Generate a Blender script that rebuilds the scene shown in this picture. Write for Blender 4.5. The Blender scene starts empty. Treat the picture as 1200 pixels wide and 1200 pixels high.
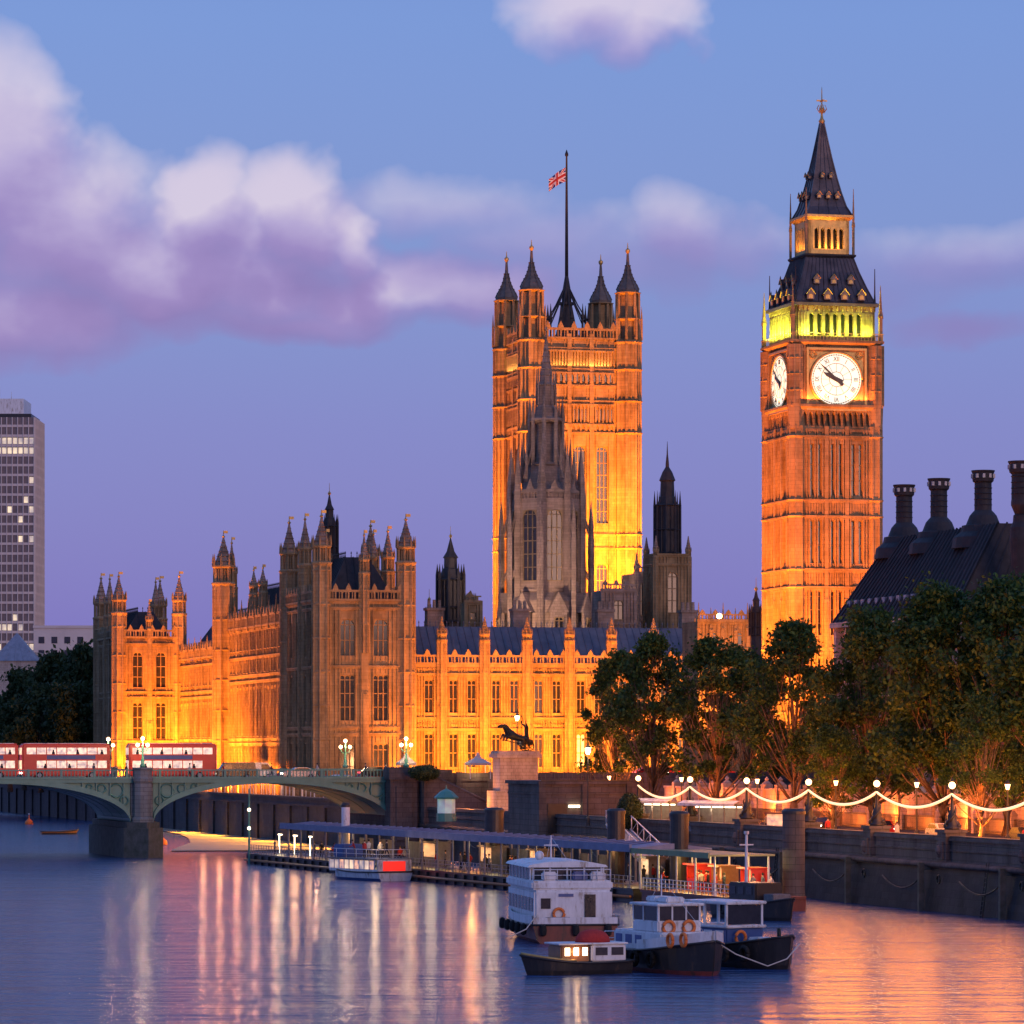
import bpy, bmesh, math, random
from math import sin, cos, pi, radians, sqrt
from mathutils import Vector, Matrix

random.seed(7)
SC = bpy.context.scene
COL = SC.collection

# ------------------------------------------------------------------ camera
FPX = 4840.0          # focal length in photo pixels (1200 wide)
HC = 12.8             # camera height over the water
cd = bpy.data.cameras.new('camera'); cam = bpy.data.objects.new('camera', cd); COL.objects.link(cam)
cam.location = (0, 0, HC); cam.rotation_euler = (radians(90), 0, 0)
cd.sensor_width = 36; cd.lens = 36 * FPX / 1200; cd.shift_y = 281 / 1200
cd.clip_start = 1; cd.clip_end = 20000
SC.camera = cam

# ------------------------------------------------------------------ world
SUN_EL, SUN_AZ = 9.0, 150.0      # degrees; azimuth measured from +Y towards +X
wd = bpy.data.worlds.new('World'); SC.world = wd; wd.use_nodes = True
nt = wd.node_tree; nt.nodes.clear()
def N(tree, kind, **kw):
    n = tree.nodes.new(kind)
    for k, v in kw.items():
        if k.startswith('i_'):
            n.inputs[int(k[2:]) if k[2:].isdigit() else k[2:].replace('_', ' ')].default_value = v
        else: setattr(n, k, v)
    return n
def math_n(tree, op, a, b=None, c=None, clamp=False):
    n = tree.nodes.new('ShaderNodeMath'); n.operation = op; n.use_clamp = clamp
    for i, x in enumerate((a, b, c)):
        if x is None: continue
        if isinstance(x, (int, float)): n.inputs[i].default_value = x
        else: tree.links.new(x, n.inputs[i])
    return n.outputs[0]
def vmath(tree, op, a, b):
    n = tree.nodes.new('ShaderNodeVectorMath'); n.operation = op
    for i, x in enumerate((a, b)):
        if isinstance(x, tuple): n.inputs[i].default_value = x
        else: tree.links.new(x, n.inputs[i])
    return n
def ramp(tree, fac, stops, interp='LINEAR'):
    n = tree.nodes.new('ShaderNodeValToRGB'); n.color_ramp.interpolation = interp
    e = n.color_ramp.elements
    while len(e) < len(stops): e.new(0.5)
    for el, (p, c) in zip(e, stops): el.position = p; el.color = (c[0], c[1], c[2], 1)
    tree.links.new(fac, n.inputs[0]); return n.outputs[0]
def lin(r, g, b):
    f = lambda c: (c / 255 / 12.92) if c / 255 <= .04045 else ((c / 255 + .055) / 1.055) ** 2.4
    return (f(r), f(g), f(b))

# cloud bodies by direction: centre azimuth / elevation and radii, in milliradians * 4.84
CL = [(0,200,120,150,1.1),(70,270,150,120,1.1),(-80,200,180,190,1.1),(250,250,90,95,1.15),(350,250,95,85,1.15),(410,280,70,60,1.0),(190,320,220,80,1.1),
      (440,345,230,52,.95),(525,245,140,44,.42),(640,285,120,52,.42),(30,385,190,55,.9),(560,345,160,48,.8),(330,375,200,30,.7),
      (800,276,95,66,.6),(865,300,60,50,.4),(740,320,110,50,.36),(680,5,110,75,1.0),(760,25,85,70,.95),(1140,310,170,50,.42),(1130,395,150,24,.45),(1000,350,130,40,.26)]
def cloud_group():
    g = bpy.data.node_groups.new('cloud_field', 'ShaderNodeTree')
    g.interface.new_socket('P', in_out='INPUT', socket_type='NodeSocketVector')
    g.interface.new_socket('D', in_out='OUTPUT', socket_type='NodeSocketFloat')
    gi = g.nodes.new('NodeGroupInput'); go = g.nodes.new('NodeGroupOutput')
    P = gi.outputs[0]
    n1 = N(g, 'ShaderNodeTexNoise'); n1.inputs['Scale'].default_value = 7; n1.inputs['Detail'].default_value = 4; n1.inputs['Roughness'].default_value = .5
    g.links.new(P, n1.inputs['Vector'])
    off = vmath(g, 'SUBTRACT', n1.outputs['Color'], (.5, .5, .5)).outputs[0]
    offs = vmath(g, 'MULTIPLY', off, (.24, .09, 0)).outputs[0]
    Q = vmath(g, 'ADD', P, offs).outputs[0]
    acc = None
    for (cx, cy, rx, ry, s) in CL:
        d = vmath(g, 'SUBTRACT', Q, ((cx) / 1000, (881 - cy) / 1000, 0)).outputs[0]
        e = vmath(g, 'MULTIPLY', d, (1000 / rx, 1000 / ry, 0)).outputs[0]
        l = N(g, 'ShaderNodeVectorMath', operation='DOT_PRODUCT'); g.links.new(e, l.inputs[0]); g.links.new(e, l.inputs[1])
        v = math_n(g, 'MULTIPLY_ADD', l.outputs['Value'], -s, s)
        acc = v if acc is None else math_n(g, 'SMOOTH_MAX', acc, v, .22)
    g.links.new(acc, go.inputs[0])
    return g
CG = cloud_group()
tc = N(nt, 'ShaderNodeTexCoord'); sx = N(nt, 'ShaderNodeSeparateXYZ'); nt.links.new(tc.outputs['Generated'], sx.inputs[0])
az = math_n(nt, 'ARCTAN2', sx.outputs[0], sx.outputs[1]); el = math_n(nt, 'ARCSINE', sx.outputs[2])
u = math_n(nt, 'MULTIPLY_ADD', az, 4.84, .6); v = math_n(nt, 'MULTIPLY', el, 4.84)
cb = N(nt, 'ShaderNodeCombineXYZ'); nt.links.new(u, cb.inputs[0]); nt.links.new(v, cb.inputs[1])
P = cb.outputs[0]
def cloud_at(p):
    g = nt.nodes.new('ShaderNodeGroup'); g.node_tree = CG; nt.links.new(p, g.inputs[0]); return g.outputs[0]
d0 = cloud_at(P); d1 = cloud_at(vmath(nt, 'ADD', P, (-.012, .062, 0)).outputs[0])
sky = ramp(nt, math_n(nt, 'MULTIPLY', v, 1.0), [(0.0, lin(119,123,211)), (.14, lin(117,123,211)), (.38, lin(117,132,217)), (.60, lin(116,146,222)), (.85, lin(112,150,228)), (1.0, lin(106,144,224))])
alpha = math_n(nt, 'SMOOTH_MIN', math_n(nt, 'MULTIPLY', math_n(nt, 'MAXIMUM', d0, 0.0), 1.15), .93, .4)
dd = math_n(nt, 'SUBTRACT', d0, d1)
nz = N(nt, 'ShaderNodeTexNoise'); nz.inputs['Scale'].default_value = 9; nz.inputs['Detail'].default_value = 6
nt.links.new(vmath(nt, 'MULTIPLY', P, (1, 2.0, 1)).outputs[0], nz.inputs['Vector'])
hi = math_n(nt, 'SUBTRACT', v, .56)
shade = math_n(nt, 'ADD', math_n(nt, 'MULTIPLY_ADD', dd, .60, .30), math_n(nt, 'MULTIPLY', hi, 1.7))
shade = math_n(nt, 'ADD', shade, math_n(nt, 'MULTIPLY_ADD', nz.outputs['Fac'], .42, -.19))
shade = math_n(nt, 'SUBTRACT', shade, math_n(nt, 'MULTIPLY', math_n(nt, 'SUBTRACT', u, .42, clamp=True), math_n(nt, 'MULTIPLY_ADD', v, -.9, 1.0)), clamp=True)
ccol = ramp(nt, shade, [(0.0, lin(136,106,190)), (.30, lin(154,128,206)), (.60, lin(186,168,226)), (1.0, lin(226,212,242))])
mx = N(nt, 'ShaderNodeMix', data_type='RGBA'); nt.links.new(alpha, mx.inputs[0]); nt.links.new(sky, mx.inputs[6]); nt.links.new(ccol, mx.inputs[7])
bgA = N(nt, 'ShaderNodeBackground'); bgA.inputs[1].default_value = .81; nt.links.new(mx.outputs[2], bgA.inputs[0])
ns = N(nt, 'ShaderNodeTexSky', sky_type='NISHITA'); ns.sun_disc = False; ns.sun_elevation = radians(1.5); ns.sun_rotation = radians(SUN_AZ)
bgB = N(nt, 'ShaderNodeBackground'); bgB.inputs[1].default_value = .05; nt.links.new(ns.outputs[0], bgB.inputs[0])
ad = N(nt, 'ShaderNodeAddShader'); nt.links.new(bgA.outputs[0], ad.inputs[0]); nt.links.new(bgB.outputs[0], ad.inputs[1])
wo = N(nt, 'ShaderNodeOutputWorld'); nt.links.new(ad.outputs[0], wo.inputs[0])

# ------------------------------------------------------------------ sun (last glow of dusk) and exposure
sl = bpy.data.lights.new('sun', 'SUN'); so = bpy.data.objects.new('sun', sl); COL.objects.link(so)
sl.energy = .75; sl.angle = radians(25); sl.color = (1, .60, .46)
sd = Vector((sin(radians(SUN_AZ)) * cos(radians(SUN_EL)), cos(radians(SUN_AZ)) * cos(radians(SUN_EL)), sin(radians(SUN_EL))))
so.rotation_euler = sd.to_track_quat('Z', 'Y').to_euler()
SC.view_settings.view_transform = 'Standard'; SC.view_settings.look = 'None'
SC.view_settings.exposure = 0; SC.view_settings.gamma = 1
SC.cycles.use_denoising = True
SC.cycles.max_bounces = 5; SC.cycles.diffuse_bounces = 2; SC.cycles.glossy_bounces = 3
SC.cycles.sample_clamp_indirect = 4; SC.cycles.use_light_tree = True

# ------------------------------------------------------------------ frames
TH = radians(14.5); ST, CT = sin(TH), cos(TH)
def W(a, b, z=0): return Vector((-ST * a + CT * b, CT * a + ST * b, z))      # a: along the river, b: inland
def a_at(px, b): r = (px - 600) / FPX; return (CT * b - r * ST * b) / (ST + r * CT)
def b_at(px, a): r = (px - 600) / FPX; return (r * CT * a + ST * a) / (CT - r * ST)
def PX(px, D, z=0): return Vector(((px - 600) / FPX * D, D, z))
def ZY(py, D): return HC + (881 - py) * D / FPX
GZ = 5.0

# ------------------------------------------------------------------ materials
MATS = {}
def newmat(name):
    m = bpy.data.materials.new(name); m.use_nodes = True
    b = m.node_tree.nodes['Principled BSDF']; MATS[name] = m; return m, m.node_tree, b
def mottled(name, c1, c2, scale=.6, rough=.85, metal=0, bump=.25, fine=6, spec=.3):
    m, t, b = newmat(name)
    co = N(t, 'ShaderNodeTexCoord')
    n = N(t, 'ShaderNodeTexNoise'); n.inputs['Scale'].default_value = scale; n.inputs['Detail'].default_value = 8; n.inputs['Roughness'].default_value = .65
    t.links.new(co.outputs['Object'], n.inputs['Vector'])
    c = ramp(t, n.outputs['Fac'], [(.32, c1), (.68, c2)])
    t.links.new(c, b.inputs['Base Color'])
    n2 = N(t, 'ShaderNodeTexNoise'); n2.inputs['Scale'].default_value = fine; n2.inputs['Detail'].default_value = 4
    t.links.new(co.outputs['Object'], n2.inputs['Vector'])
    if bump:
        bp = N(t, 'ShaderNodeBump'); bp.inputs['Strength'].default_value = bump; bp.inputs['Distance'].default_value = .08
        t.links.new(n2.outputs['Fac'], bp.inputs['Height']); t.links.new(bp.outputs[0], b.inputs['Normal'])
    rr = math_n(t, 'MULTIPLY_ADD', n2.outputs['Fac'], .25, rough - .12); t.links.new(rr, b.inputs['Roughness'])
    b.inputs['Metallic'].default_value = metal; b.inputs['Specular IOR Level'].default_value = spec
    return m
def masonry(name, c1, c2, cm, bw=1.1, bh=.45, rough=.9):
    """coursed ashlar / brick with weather stains"""
    m, t, b = newmat(name)
    co = N(t, 'ShaderNodeTexCoord'); sp = N(t, 'ShaderNodeSeparateXYZ'); t.links.new(co.outputs['Object'], sp.inputs[0])
    h = math_n(t, 'ADD', sp.outputs[0], sp.outputs[1]); cb_ = N(t, 'ShaderNodeCombineXYZ')
    t.links.new(h, cb_.inputs[0]); t.links.new(sp.outputs[2], cb_.inputs[1])
    br = N(t, 'ShaderNodeTexBrick'); br.inputs['Scale'].default_value = 1; br.inputs['Brick Width'].default_value = bw; br.inputs['Row Height'].default_value = bh
    br.inputs['Mortar Size'].default_value = .022; br.inputs['Color1'].default_value = (*c1, 1); br.inputs['Color2'].default_value = (*c2, 1); br.inputs['Mortar'].default_value = (*cm, 1)
    t.links.new(cb_.outputs[0], br.inputs['Vector'])
    n = N(t, 'ShaderNodeTexNoise'); n.inputs['Scale'].default_value = .4; n.inputs['Detail'].default_value = 9; n.inputs['Roughness'].default_value = .7
    st = vmath(t, 'MULTIPLY', co.outputs['Object'], (1, 1, .35)); t.links.new(st.outputs[0], n.inputs['Vector'])
    k = ramp(t, n.outputs['Fac'], [(.32, (.30, .27, .24)), (.47, (.75, .72, .70)), (.62, (1.08, 1.06, 1.05))])
    mm = N(t, 'ShaderNodeMix', data_type='RGBA', blend_type='MULTIPLY'); mm.inputs[0].default_value = .8
    t.links.new(br.outputs['Color'], mm.inputs[6]); t.links.new(k, mm.inputs[7]); t.links.new(mm.outputs[2], b.inputs['Base Color'])
    bp = N(t, 'ShaderNodeBump'); bp.inputs['Strength'].default_value = .4; bp.inputs['Distance'].default_value = .05
    n2 = N(t, 'ShaderNodeTexNoise'); n2.inputs['Scale'].default_value = 3; n2.inputs['Detail'].default_value = 6; t.links.new(co.outputs['Object'], n2.inputs['Vector'])
    t.links.new(math_n(t, 'ADD', math_n(t, 'MULTIPLY', br.outputs['Fac'], -1.0), n2.outputs['Fac']), bp.inputs['Height']); t.links.new(bp.outputs[0], b.inputs['Normal'])
    b.inputs['Roughness'].default_value = rough; b.inputs['Specular IOR Level'].default_value = .25
    return m
def emis(name, col, s, base=(.8, .8, .8), vary=0):
    m, t, b = newmat(name)
    b.inputs['Base Color'].default_value = (*base, 1); b.inputs['Emission Color'].default_value = (*col, 1); b.inputs['Emission Strength'].default_value = s
    if vary:
        co = N(t, 'ShaderNodeTexCoord'); n = N(t, 'ShaderNodeTexNoise'); n.inputs['Scale'].default_value = vary; n.inputs['Detail'].default_value = 3
        t.links.new(co.outputs['Object'], n.inputs['Vector'])
        t.links.new(math_n(t, 'MULTIPLY', ramp(t, n.outputs['Fac'], [(.35, (.15,) * 3), (.65, (1,) * 3)]), s), b.inputs['Emission Strength'])
    return m
def worn_paint(name, c1, c2, stain):
    m, t, b = newmat(name); co = N(t, 'ShaderNodeTexCoord')
    n = N(t, 'ShaderNodeTexNoise'); n.inputs['Scale'].default_value = 1.6; n.inputs['Detail'].default_value = 8; n.inputs['Roughness'].default_value = .7
    t.links.new(vmath(t, 'MULTIPLY', co.outputs['Object'], (1, 1, .3)).outputs[0], n.inputs['Vector'])
    t.links.new(ramp(t, n.outputs['Fac'], [(.34, stain), (.44, c2), (.62, c1), (.8, c2)]), b.inputs['Base Color']); b.inputs['Roughness'].default_value = .45
worn_paint('white_paint', (.74,.75,.78), (.60,.61,.63), (.33,.27,.22))
worn_paint('oxide_red', (.20,.04,.03), (.14,.03,.025), (.05,.03,.025))
worn_paint('hull_black', (.012,.012,.014), (.02,.02,.022), (.07,.045,.03))
masonry('limestone', (.37,.255,.135), (.29,.205,.105), (.24,.165,.09), 1.0, .5)
masonry('weathered_stone', (.37,.27,.215), (.27,.20,.155), (.2,.15,.115))
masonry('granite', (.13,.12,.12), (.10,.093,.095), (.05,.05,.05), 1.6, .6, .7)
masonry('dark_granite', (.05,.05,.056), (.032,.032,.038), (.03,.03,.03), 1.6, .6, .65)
masonry('bridge_stone', (.24,.26,.25), (.19,.21,.20), (.09,.1,.1), 1.2, .5)
masonry('red_brick', (.26,.10,.06), (.21,.085,.05), (.25,.2,.16), .5, .2)
masonry('pale_stone', (.55,.47,.42), (.5,.43,.38), (.3,.26,.22), .9, .4)
mottled('slate', (.055,.058,.075), (.10,.10,.13), .5, .5, 0, .2)
mottled('lead_roof', (.17,.18,.22), (.25,.26,.31), .5, .5, 0, .2)
mottled('cast_iron', (.018,.017,.02), (.04,.037,.042), .8, .62, 0, .2)
mottled('bronze_roof', (.06,.05,.055), (.13,.105,.11), .6, .38, .5, .15)
mottled('gold_patch_sand', (.30,.24,.15), (.42,.34,.22), .15, .45, 0, .1)
mottled('slate_lead', (.09,.09,.115), (.15,.15,.185), .5, .6, 0, .2)
mottled('turret_lead', (.09,.075,.07), (.17,.14,.12), 1.2, .6, .2, .2)
mottled('gilding', (.38,.25,.09), (.55,.37,.13), 2, .45, .5, .1)
mottled('green_paint', (.05,.20,.16), (.08,.27,.22), .7, .4, 0, .05, spec=.5)
mottled('black_paint', (.012,.012,.014), (.03,.03,.032), 1.2, .4, 0, .05, spec=.5)
mottled('blue_paint', (.03,.07,.22), (.05,.10,.28), 1.2, .4, 0, .04, spec=.5)
mottled('red_paint', (.58,.02,.012), (.68,.03,.018), 1.0, .35, 0, .03, spec=.5)
mottled('varnished_wood', (.22,.09,.03), (.33,.15,.05), 3, .35, 0, .05, spec=.5)
mottled('deck_grey', (.16,.16,.17), (.24,.24,.25), 2, .7)
mottled('steel_grey', (.20,.21,.25), (.30,.31,.36), 1, .45, .4, .05)
mottled('canopy_blue', (.15,.17,.27), (.22,.24,.36), 1, .5, .1, .05)
mottled('canopy_green', (.20,.24,.12), (.28,.32,.17), 1, .5, .1, .05)
mottled('weedy_pile', (.06,.07,.05), (.13,.13,.12), 1.2, .7)
mottled('rubber', (.012,.012,.012), (.025,.025,.025), 3, .8)
mottled('bark', (.09,.065,.045), (.20,.16,.11), 1.5, .9, 0, .6, 5)
mottled('asphalt', (.04,.04,.042), (.06,.06,.06), 2, .85)
mottled('paving', (.16,.15,.14), (.24,.23,.21), 1.5, .85)
mottled('soil_grass', (.03,.05,.015), (.06,.08,.03), .2, .95)
mottled('skin', (.42,.27,.20), (.50,.33,.25), 9, .6)
mottled('hair', (.03,.02,.015), (.06,.04,.03), 9, .6)
mottled('dark_cloth', (.02,.022,.03), (.045,.045,.06), 6, .9)
mottled('grey_cloth', (.12,.12,.13), (.2,.2,.21), 6, .9)
mottled('pale_cloth', (.45,.42,.38), (.6,.56,.5), 6, .9)
mottled('red_cloth', (.35,.03,.03), (.5,.05,.04), 6, .9)
mottled('car_red', (.42,.015,.012), (.5,.03,.02), 1, .25, 0, 0, spec=.6)
mottled('car_silver', (.35,.36,.38), (.45,.46,.48), 1, .25, .5, 0, spec=.6)
mottled('car_black', (.012,.012,.015), (.02,.02,.022), 1, .2, 0, 0, spec=.6)
mottled('orange_buoy', (.7,.16,.03), (.8,.22,.05), 3, .5)
mottled('bronze', (.02,.022,.018), (.05,.05,.04), 3, .4, .6, .1)
mottled('flag_blue', (.02,.03,.16), (.03,.04,.2), 3, .8, 0, 0)
mottled('tower_frame', (.58,.50,.47), (.68,.60,.56), .2, .5, .2, 0)
mottled('tower_glass', (.13,.10,.10), (.22,.17,.16), .35, .25, 0, 0, spec=.6)
mottled('glass', (.012,.013,.018), (.03,.03,.04), .9, .15, 0, 0, spec=.6)
emis('warm_window', (1, .62, .28), 1.1, vary=.8)
emis('bus_window', (1, .62, .34), 1.15, vary=2.6)
emis('tower_window', lin(255,225,160), .85, vary=.25)
emis('globe_glass', (1, .52, .2), 7)
emis('bulb_string', (1, .55, .22), 1.5)
emis('clock_glass', (1, .86, .56), .95)
emis('lantern_glow', (1, .36, .07), .5)
emis('head_lamp', (1, .9, .7), 12)
emis('tail_lamp', (1, .04, .03), 5)
emis('red_sign', (1, .03, .02), .9, base=(.6, .02, .02))
emis('pier_light', (1, .8, .5), 6)
emis('green_light', (.30, .60, .34), .35, vary=1.5)
emis('kiosk_glow', (1, .42, .1), 1.2, vary=2)
emis('flood_glass', (1, .55, .2), 40)
def leaf_mat(name, c1, c2, c3):
    m, t, b = newmat(name)
    g = N(t, 'ShaderNodeNewGeometry'); r = ramp(t, g.outputs['Random Per Island'], [(0, c1), (.55, c2), (1, c3)])
    t.links.new(r, b.inputs['Base Color']); b.inputs['Roughness'].default_value = .6; b.inputs['Specular IOR Level'].default_value = .3
    tr = N(t, 'ShaderNodeBsdfTranslucent'); t.links.new(r, tr.inputs[0]); ms = N(t, 'ShaderNodeMixShader'); ms.inputs[0].default_value = .3
    t.links.new(b.outputs[0], ms.inputs[1]); t.links.new(tr.outputs[0], ms.inputs[2]); t.links.new(ms.outputs[0], t.nodes['Material Output'].inputs[0])
leaf_mat('plane_leaf', (.018,.045,.010), (.035,.085,.018), (.08,.15,.03))
leaf_mat('dark_leaf', (.02,.04,.015), (.035,.065,.022), (.06,.09,.03))
def M(n): return MATS[n]

# ------------------------------------------------------------------ mesh builder
class MB:
    def __init__(s, T=None): s.v = []; s.f = []; s.m = []; s.T = T or Matrix.Identity(4); s.mi = 0; s.smooth = set()
    def add(s, vs, fs, sm=False):
        o = len(s.v); s.v += [tuple(s.T @ Vector(p)) for p in vs]
        for f in fs:
            if sm: s.smooth.add(len(s.f))
            s.f.append([i + o for i in f]); s.m.append(s.mi)
    def box(s, x0, x1, y0, y1, z0, z1):
        if x1 < x0: x0, x1 = x1, x0
        if y1 < y0: y0, y1 = y1, y0
        s.add([(x0,y0,z0),(x1,y0,z0),(x1,y1,z0),(x0,y1,z0),(x0,y0,z1),(x1,y0,z1),(x1,y1,z1),(x0,y1,z1)],
              [(0,3,2,1),(4,5,6,7),(0,1,5,4),(1,2,6,5),(2,3,7,6),(3,0,4,7)])
    def lathe(s, prof, n=8, cx=0, cy=0, rot=None, caps=True, sm=False, sq=1.0):
        """prof: list of (r, z) from bottom to top"""
        rot = pi / n if rot is None else rot
        vs = []
        for (r, z) in prof:
            for i in range(n):
                t = rot + 2 * pi * i / n; vs.append((cx + r * cos(t), cy + sq * r * sin(t), z))
        fs = []
        for k in range(len(prof) - 1):
            for i in range(n):
                j = (i + 1) % n; fs.append((k*n+i, k*n+j, (k+1)*n+j, (k+1)*n+i))
        if caps: fs.append(tuple(reversed(range(n)))); fs.append(tuple(range((len(prof)-1)*n, len(prof)*n)))
        s.add(vs, fs, sm)
    def tube(s, pts, r, n=6, sm=True):
        pts = [Vector(p) for p in pts]; vs = []; rr = r if isinstance(r, (list, tuple)) else [r] * len(pts)
        for k, p in enumerate(pts):
            d = (pts[min(k+1, len(pts)-1)] - pts[max(k-1, 0)]).normalized()
            u_ = d.cross(Vector((0, 0, 1)));
            if u_.length < 1e-3: u_ = Vector((1, 0, 0))
            u_.normalize(); w_ = d.cross(u_)
            for i in range(n): t = 2 * pi * i / n; vs.append(p + (u_ * cos(t) + w_ * sin(t)) * rr[k])
        fs = []
        for k in range(len(pts) - 1):
            for i in range(n): j = (i + 1) % n; fs.append((k*n+i, k*n+j, (k+1)*n+j, (k+1)*n+i))
        fs.append(tuple(reversed(range(n)))); fs.append(tuple(range((len(pts)-1)*n, len(pts)*n)))
        s.add(vs, fs, sm)
    def plate(s, poly, y0, y1):
        """polygon in x,z extruded along y from y0 (front) to y1"""
        n = len(poly); vs = [(x, y0, z) for x, z in poly] + [(x, y1, z) for x, z in poly]
        fs = [tuple(range(n)), tuple(reversed(range(n, 2*n)))] + [(i, i + n, (i+1) % n + n, (i+1) % n) for i in range(n)]
        s.add(vs, fs)
    def flat(s, poly, z0, z1):
        """polygon in x,y extruded in z"""
        n = len(poly); vs = [(x, y, z0) for x, y in poly] + [(x, y, z1) for x, y in poly]
        fs = [tuple(reversed(range(n))), tuple(range(n, 2*n))] + [(i, (i+1) % n, (i+1) % n + n, i + n) for i in range(n)]
        s.add(vs, fs)
    def sphere(s, c, r, n=10, m=7, sz=1.0):
        prof = [(max(1e-3, r * sin(pi * k / m)), c[2] - sz * r * cos(pi * k / m)) for k in range(m + 1)]
        s.lathe(prof, n, c[0], c[1], sm=True)
    def mesh(s, name, mats):
        me = bpy.data.meshes.new(name); me.from_pydata(s.v, [], s.f)
        for m in (mats if isinstance(mats, (list, tuple)) else [mats]): me.materials.append(M(m))
        me.polygons.foreach_set('material_index', s.m)
        if s.smooth: me.polygons.foreach_set('use_smooth', [i in s.smooth for i in range(len(s.f))])
        me.update(); return me
    def build(s, name, mats, parent=None, loc=None, rz=0):
        return link(name, s.mesh(name, mats), parent, loc, rz)
def link(name, me, parent=None, loc=None, rz=0):
    o = bpy.data.objects.new(name, me); COL.objects.link(o)
    if parent is not None: o.parent = parent
    if loc is not None: o.location = loc
    if rz: o.rotation_euler = (0, 0, rz)
    return o
def tag(o, label=None, cat=None, group=None, kind=None):
    if label: o['label'] = label
    if cat: o['category'] = cat
    if group: o['group'] = group
    if kind: o['kind'] = kind
    return o
def thing(name, loc, rz, label, cat, group=None):
    o = bpy.data.objects.new(name, None); COL.objects.link(o); o.location = loc; o.rotation_euler = (0, 0, rz)
    o.empty_display_size = 2
    return tag(o, label, cat, group)
def dup(root, loc, rz, label=None, group=None):
    def cp(o, par):
        c = o.copy(); COL.objects.link(c)
        if par is not None: c.parent = par
        for ch in KIDS(o): cp(ch, c)
        return c
    r = cp(root, None); r.location = loc; r.rotation_euler = (0, 0, rz)
    if label: r['label'] = label
    if group: r['group'] = group
    return r
def KIDS(o): return [c for c in list(o.children)]
def lamp(name, kind, loc, col, power, target=None, size=.5, parent=None, spot=None, sy=None):
    l = bpy.data.lights.new(name, kind); l.color = col; l.energy = power
    if kind == 'AREA':
        l.size = size
        if sy: l.shape = 'RECTANGLE'; l.size_y = sy
    elif kind in ('POINT', 'SPOT'): l.shadow_soft_size = size
    if spot: l.spot_size = radians(spot); l.spot_blend = .6
    o = bpy.data.objects.new(name, l); COL.objects.link(o); o.location = loc
    if target is not None:
        o.rotation_euler = (Vector(target) - Vector(loc)).to_track_quat('-Z', 'Y').to_euler()
    if parent: o.parent = parent
    return o
SOD = (1, .24, .01); AMB = (1, .27, .03); GRN = (.80, 1, .10)

# ------------------------------------------------------------------ gothic kit
RF = Matrix.Identity(4)
def face_m(side, x0, x1, y0, y1):
    """matrix for a facade on a block side: local x along it, outward -y"""
    if side == 'front': return Matrix.Translation((x0, y0, 0))
    if side == 'left': return Matrix.Translation((x0, y1, 0)) @ Matrix.Rotation(-pi/2, 4, 'Z')
    if side == 'right': return Matrix.Translation((x1, y0, 0)) @ Matrix.Rotation(pi/2, 4, 'Z')
    return Matrix.Translation((x1, y1, 0)) @ Matrix.Rotation(pi, 4, 'Z')
def facade(B, wins, Mx, L, z0, z1, bays, nwin, ww, floors, proud=.35, bw=.9, bp=.6, strings=(), arched=(), ribs=.9, e0=0, e1=0, btop=1.0):
    """skin of stone with openings left for the windows, buttresses at the bay lines, panel ribs and string courses"""
    oldT = B.T; B.T = oldT @ Mx
    X0, X1 = e0, L - e1; bay = (X1 - X0) / bays; cols = []
    for i in range(bays):
        u0 = X0 + bay * i + bw / 2; u1 = X0 + bay * (i + 1) - bw / 2; st = (u1 - u0) / nwin
        for j in range(nwin): cols.append((u0 + st * (j + .5) - ww / 2, u0 + st * (j + .5) + ww / 2))
    prev = 0
    strips = []
    for c0, c1 in cols: strips.append((prev, c0)); prev = c1
    strips.append((prev, L))
    for s0, s1 in strips:
        if s1 - s0 < .05: continue
        B.box(s0, s1, -proud, .02, z0, z1)
        if ribs and s1 - s0 > .5:
            n = max(1, int((s1 - s0) / ribs))
            for k in range(n + 1):
                x = s0 + .08 + (s1 - s0 - .16) * k / n
                B.box(x - .085, x + .085, -proud - .2, -proud + .01, z0, z1 - .4)
    for c0, c1 in cols:
        z = z0
        for (f0, f1) in floors:
            B.box(c0, c1, -proud, .02, z, f0)
            n = max(2, int((c1 - c0) / .6))
            if f0 - z > .8:
                for k in range(n): B.box(c0 + (c1-c0)*(k+.5)/n - .05, c0 + (c1-c0)*(k+.5)/n + .05, -proud - .1, -proud + .01, z + .25, f0 - .25)
            z = f1
        B.box(c0, c1, -proud, .02, z, z1)
        for k, (f0, f1) in enumerate(floors): wins.append((Mx @ Matrix.Translation(((c0 + c1) / 2, 0, f0)), round(c1 - c0, 2), round(f1 - f0, 2), k in arched))
    for i in range(bays + 1):
        x = X0 + bay * i
        if (i == 0 and e0 > 0) or (i == bays and e1 > 0): continue
        B.box(x - bw/2, x + bw/2, -proud - bp, .01, z0, z0 + (z1 - z0) * .55)
        B.box(x - bw/2 + .06, x + bw/2 - .06, -proud - bp * .75, .01, z0 + (z1 - z0) * .55, z1 + btop)
        B.box(x - bw/2 + .28, x + bw/2 - .28, -proud - bp - .12, -proud, z0, z0 + (z1 - z0) * .54)
    for zs in strings:
        B.box(-.05, L + .05, -proud - .32, -proud + .01, zs - .16, zs + .1)
        B.box(0, L, -proud - .18, -proud + .01, zs - .42, zs - .165)
    B.T = oldT
WC = {}
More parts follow.
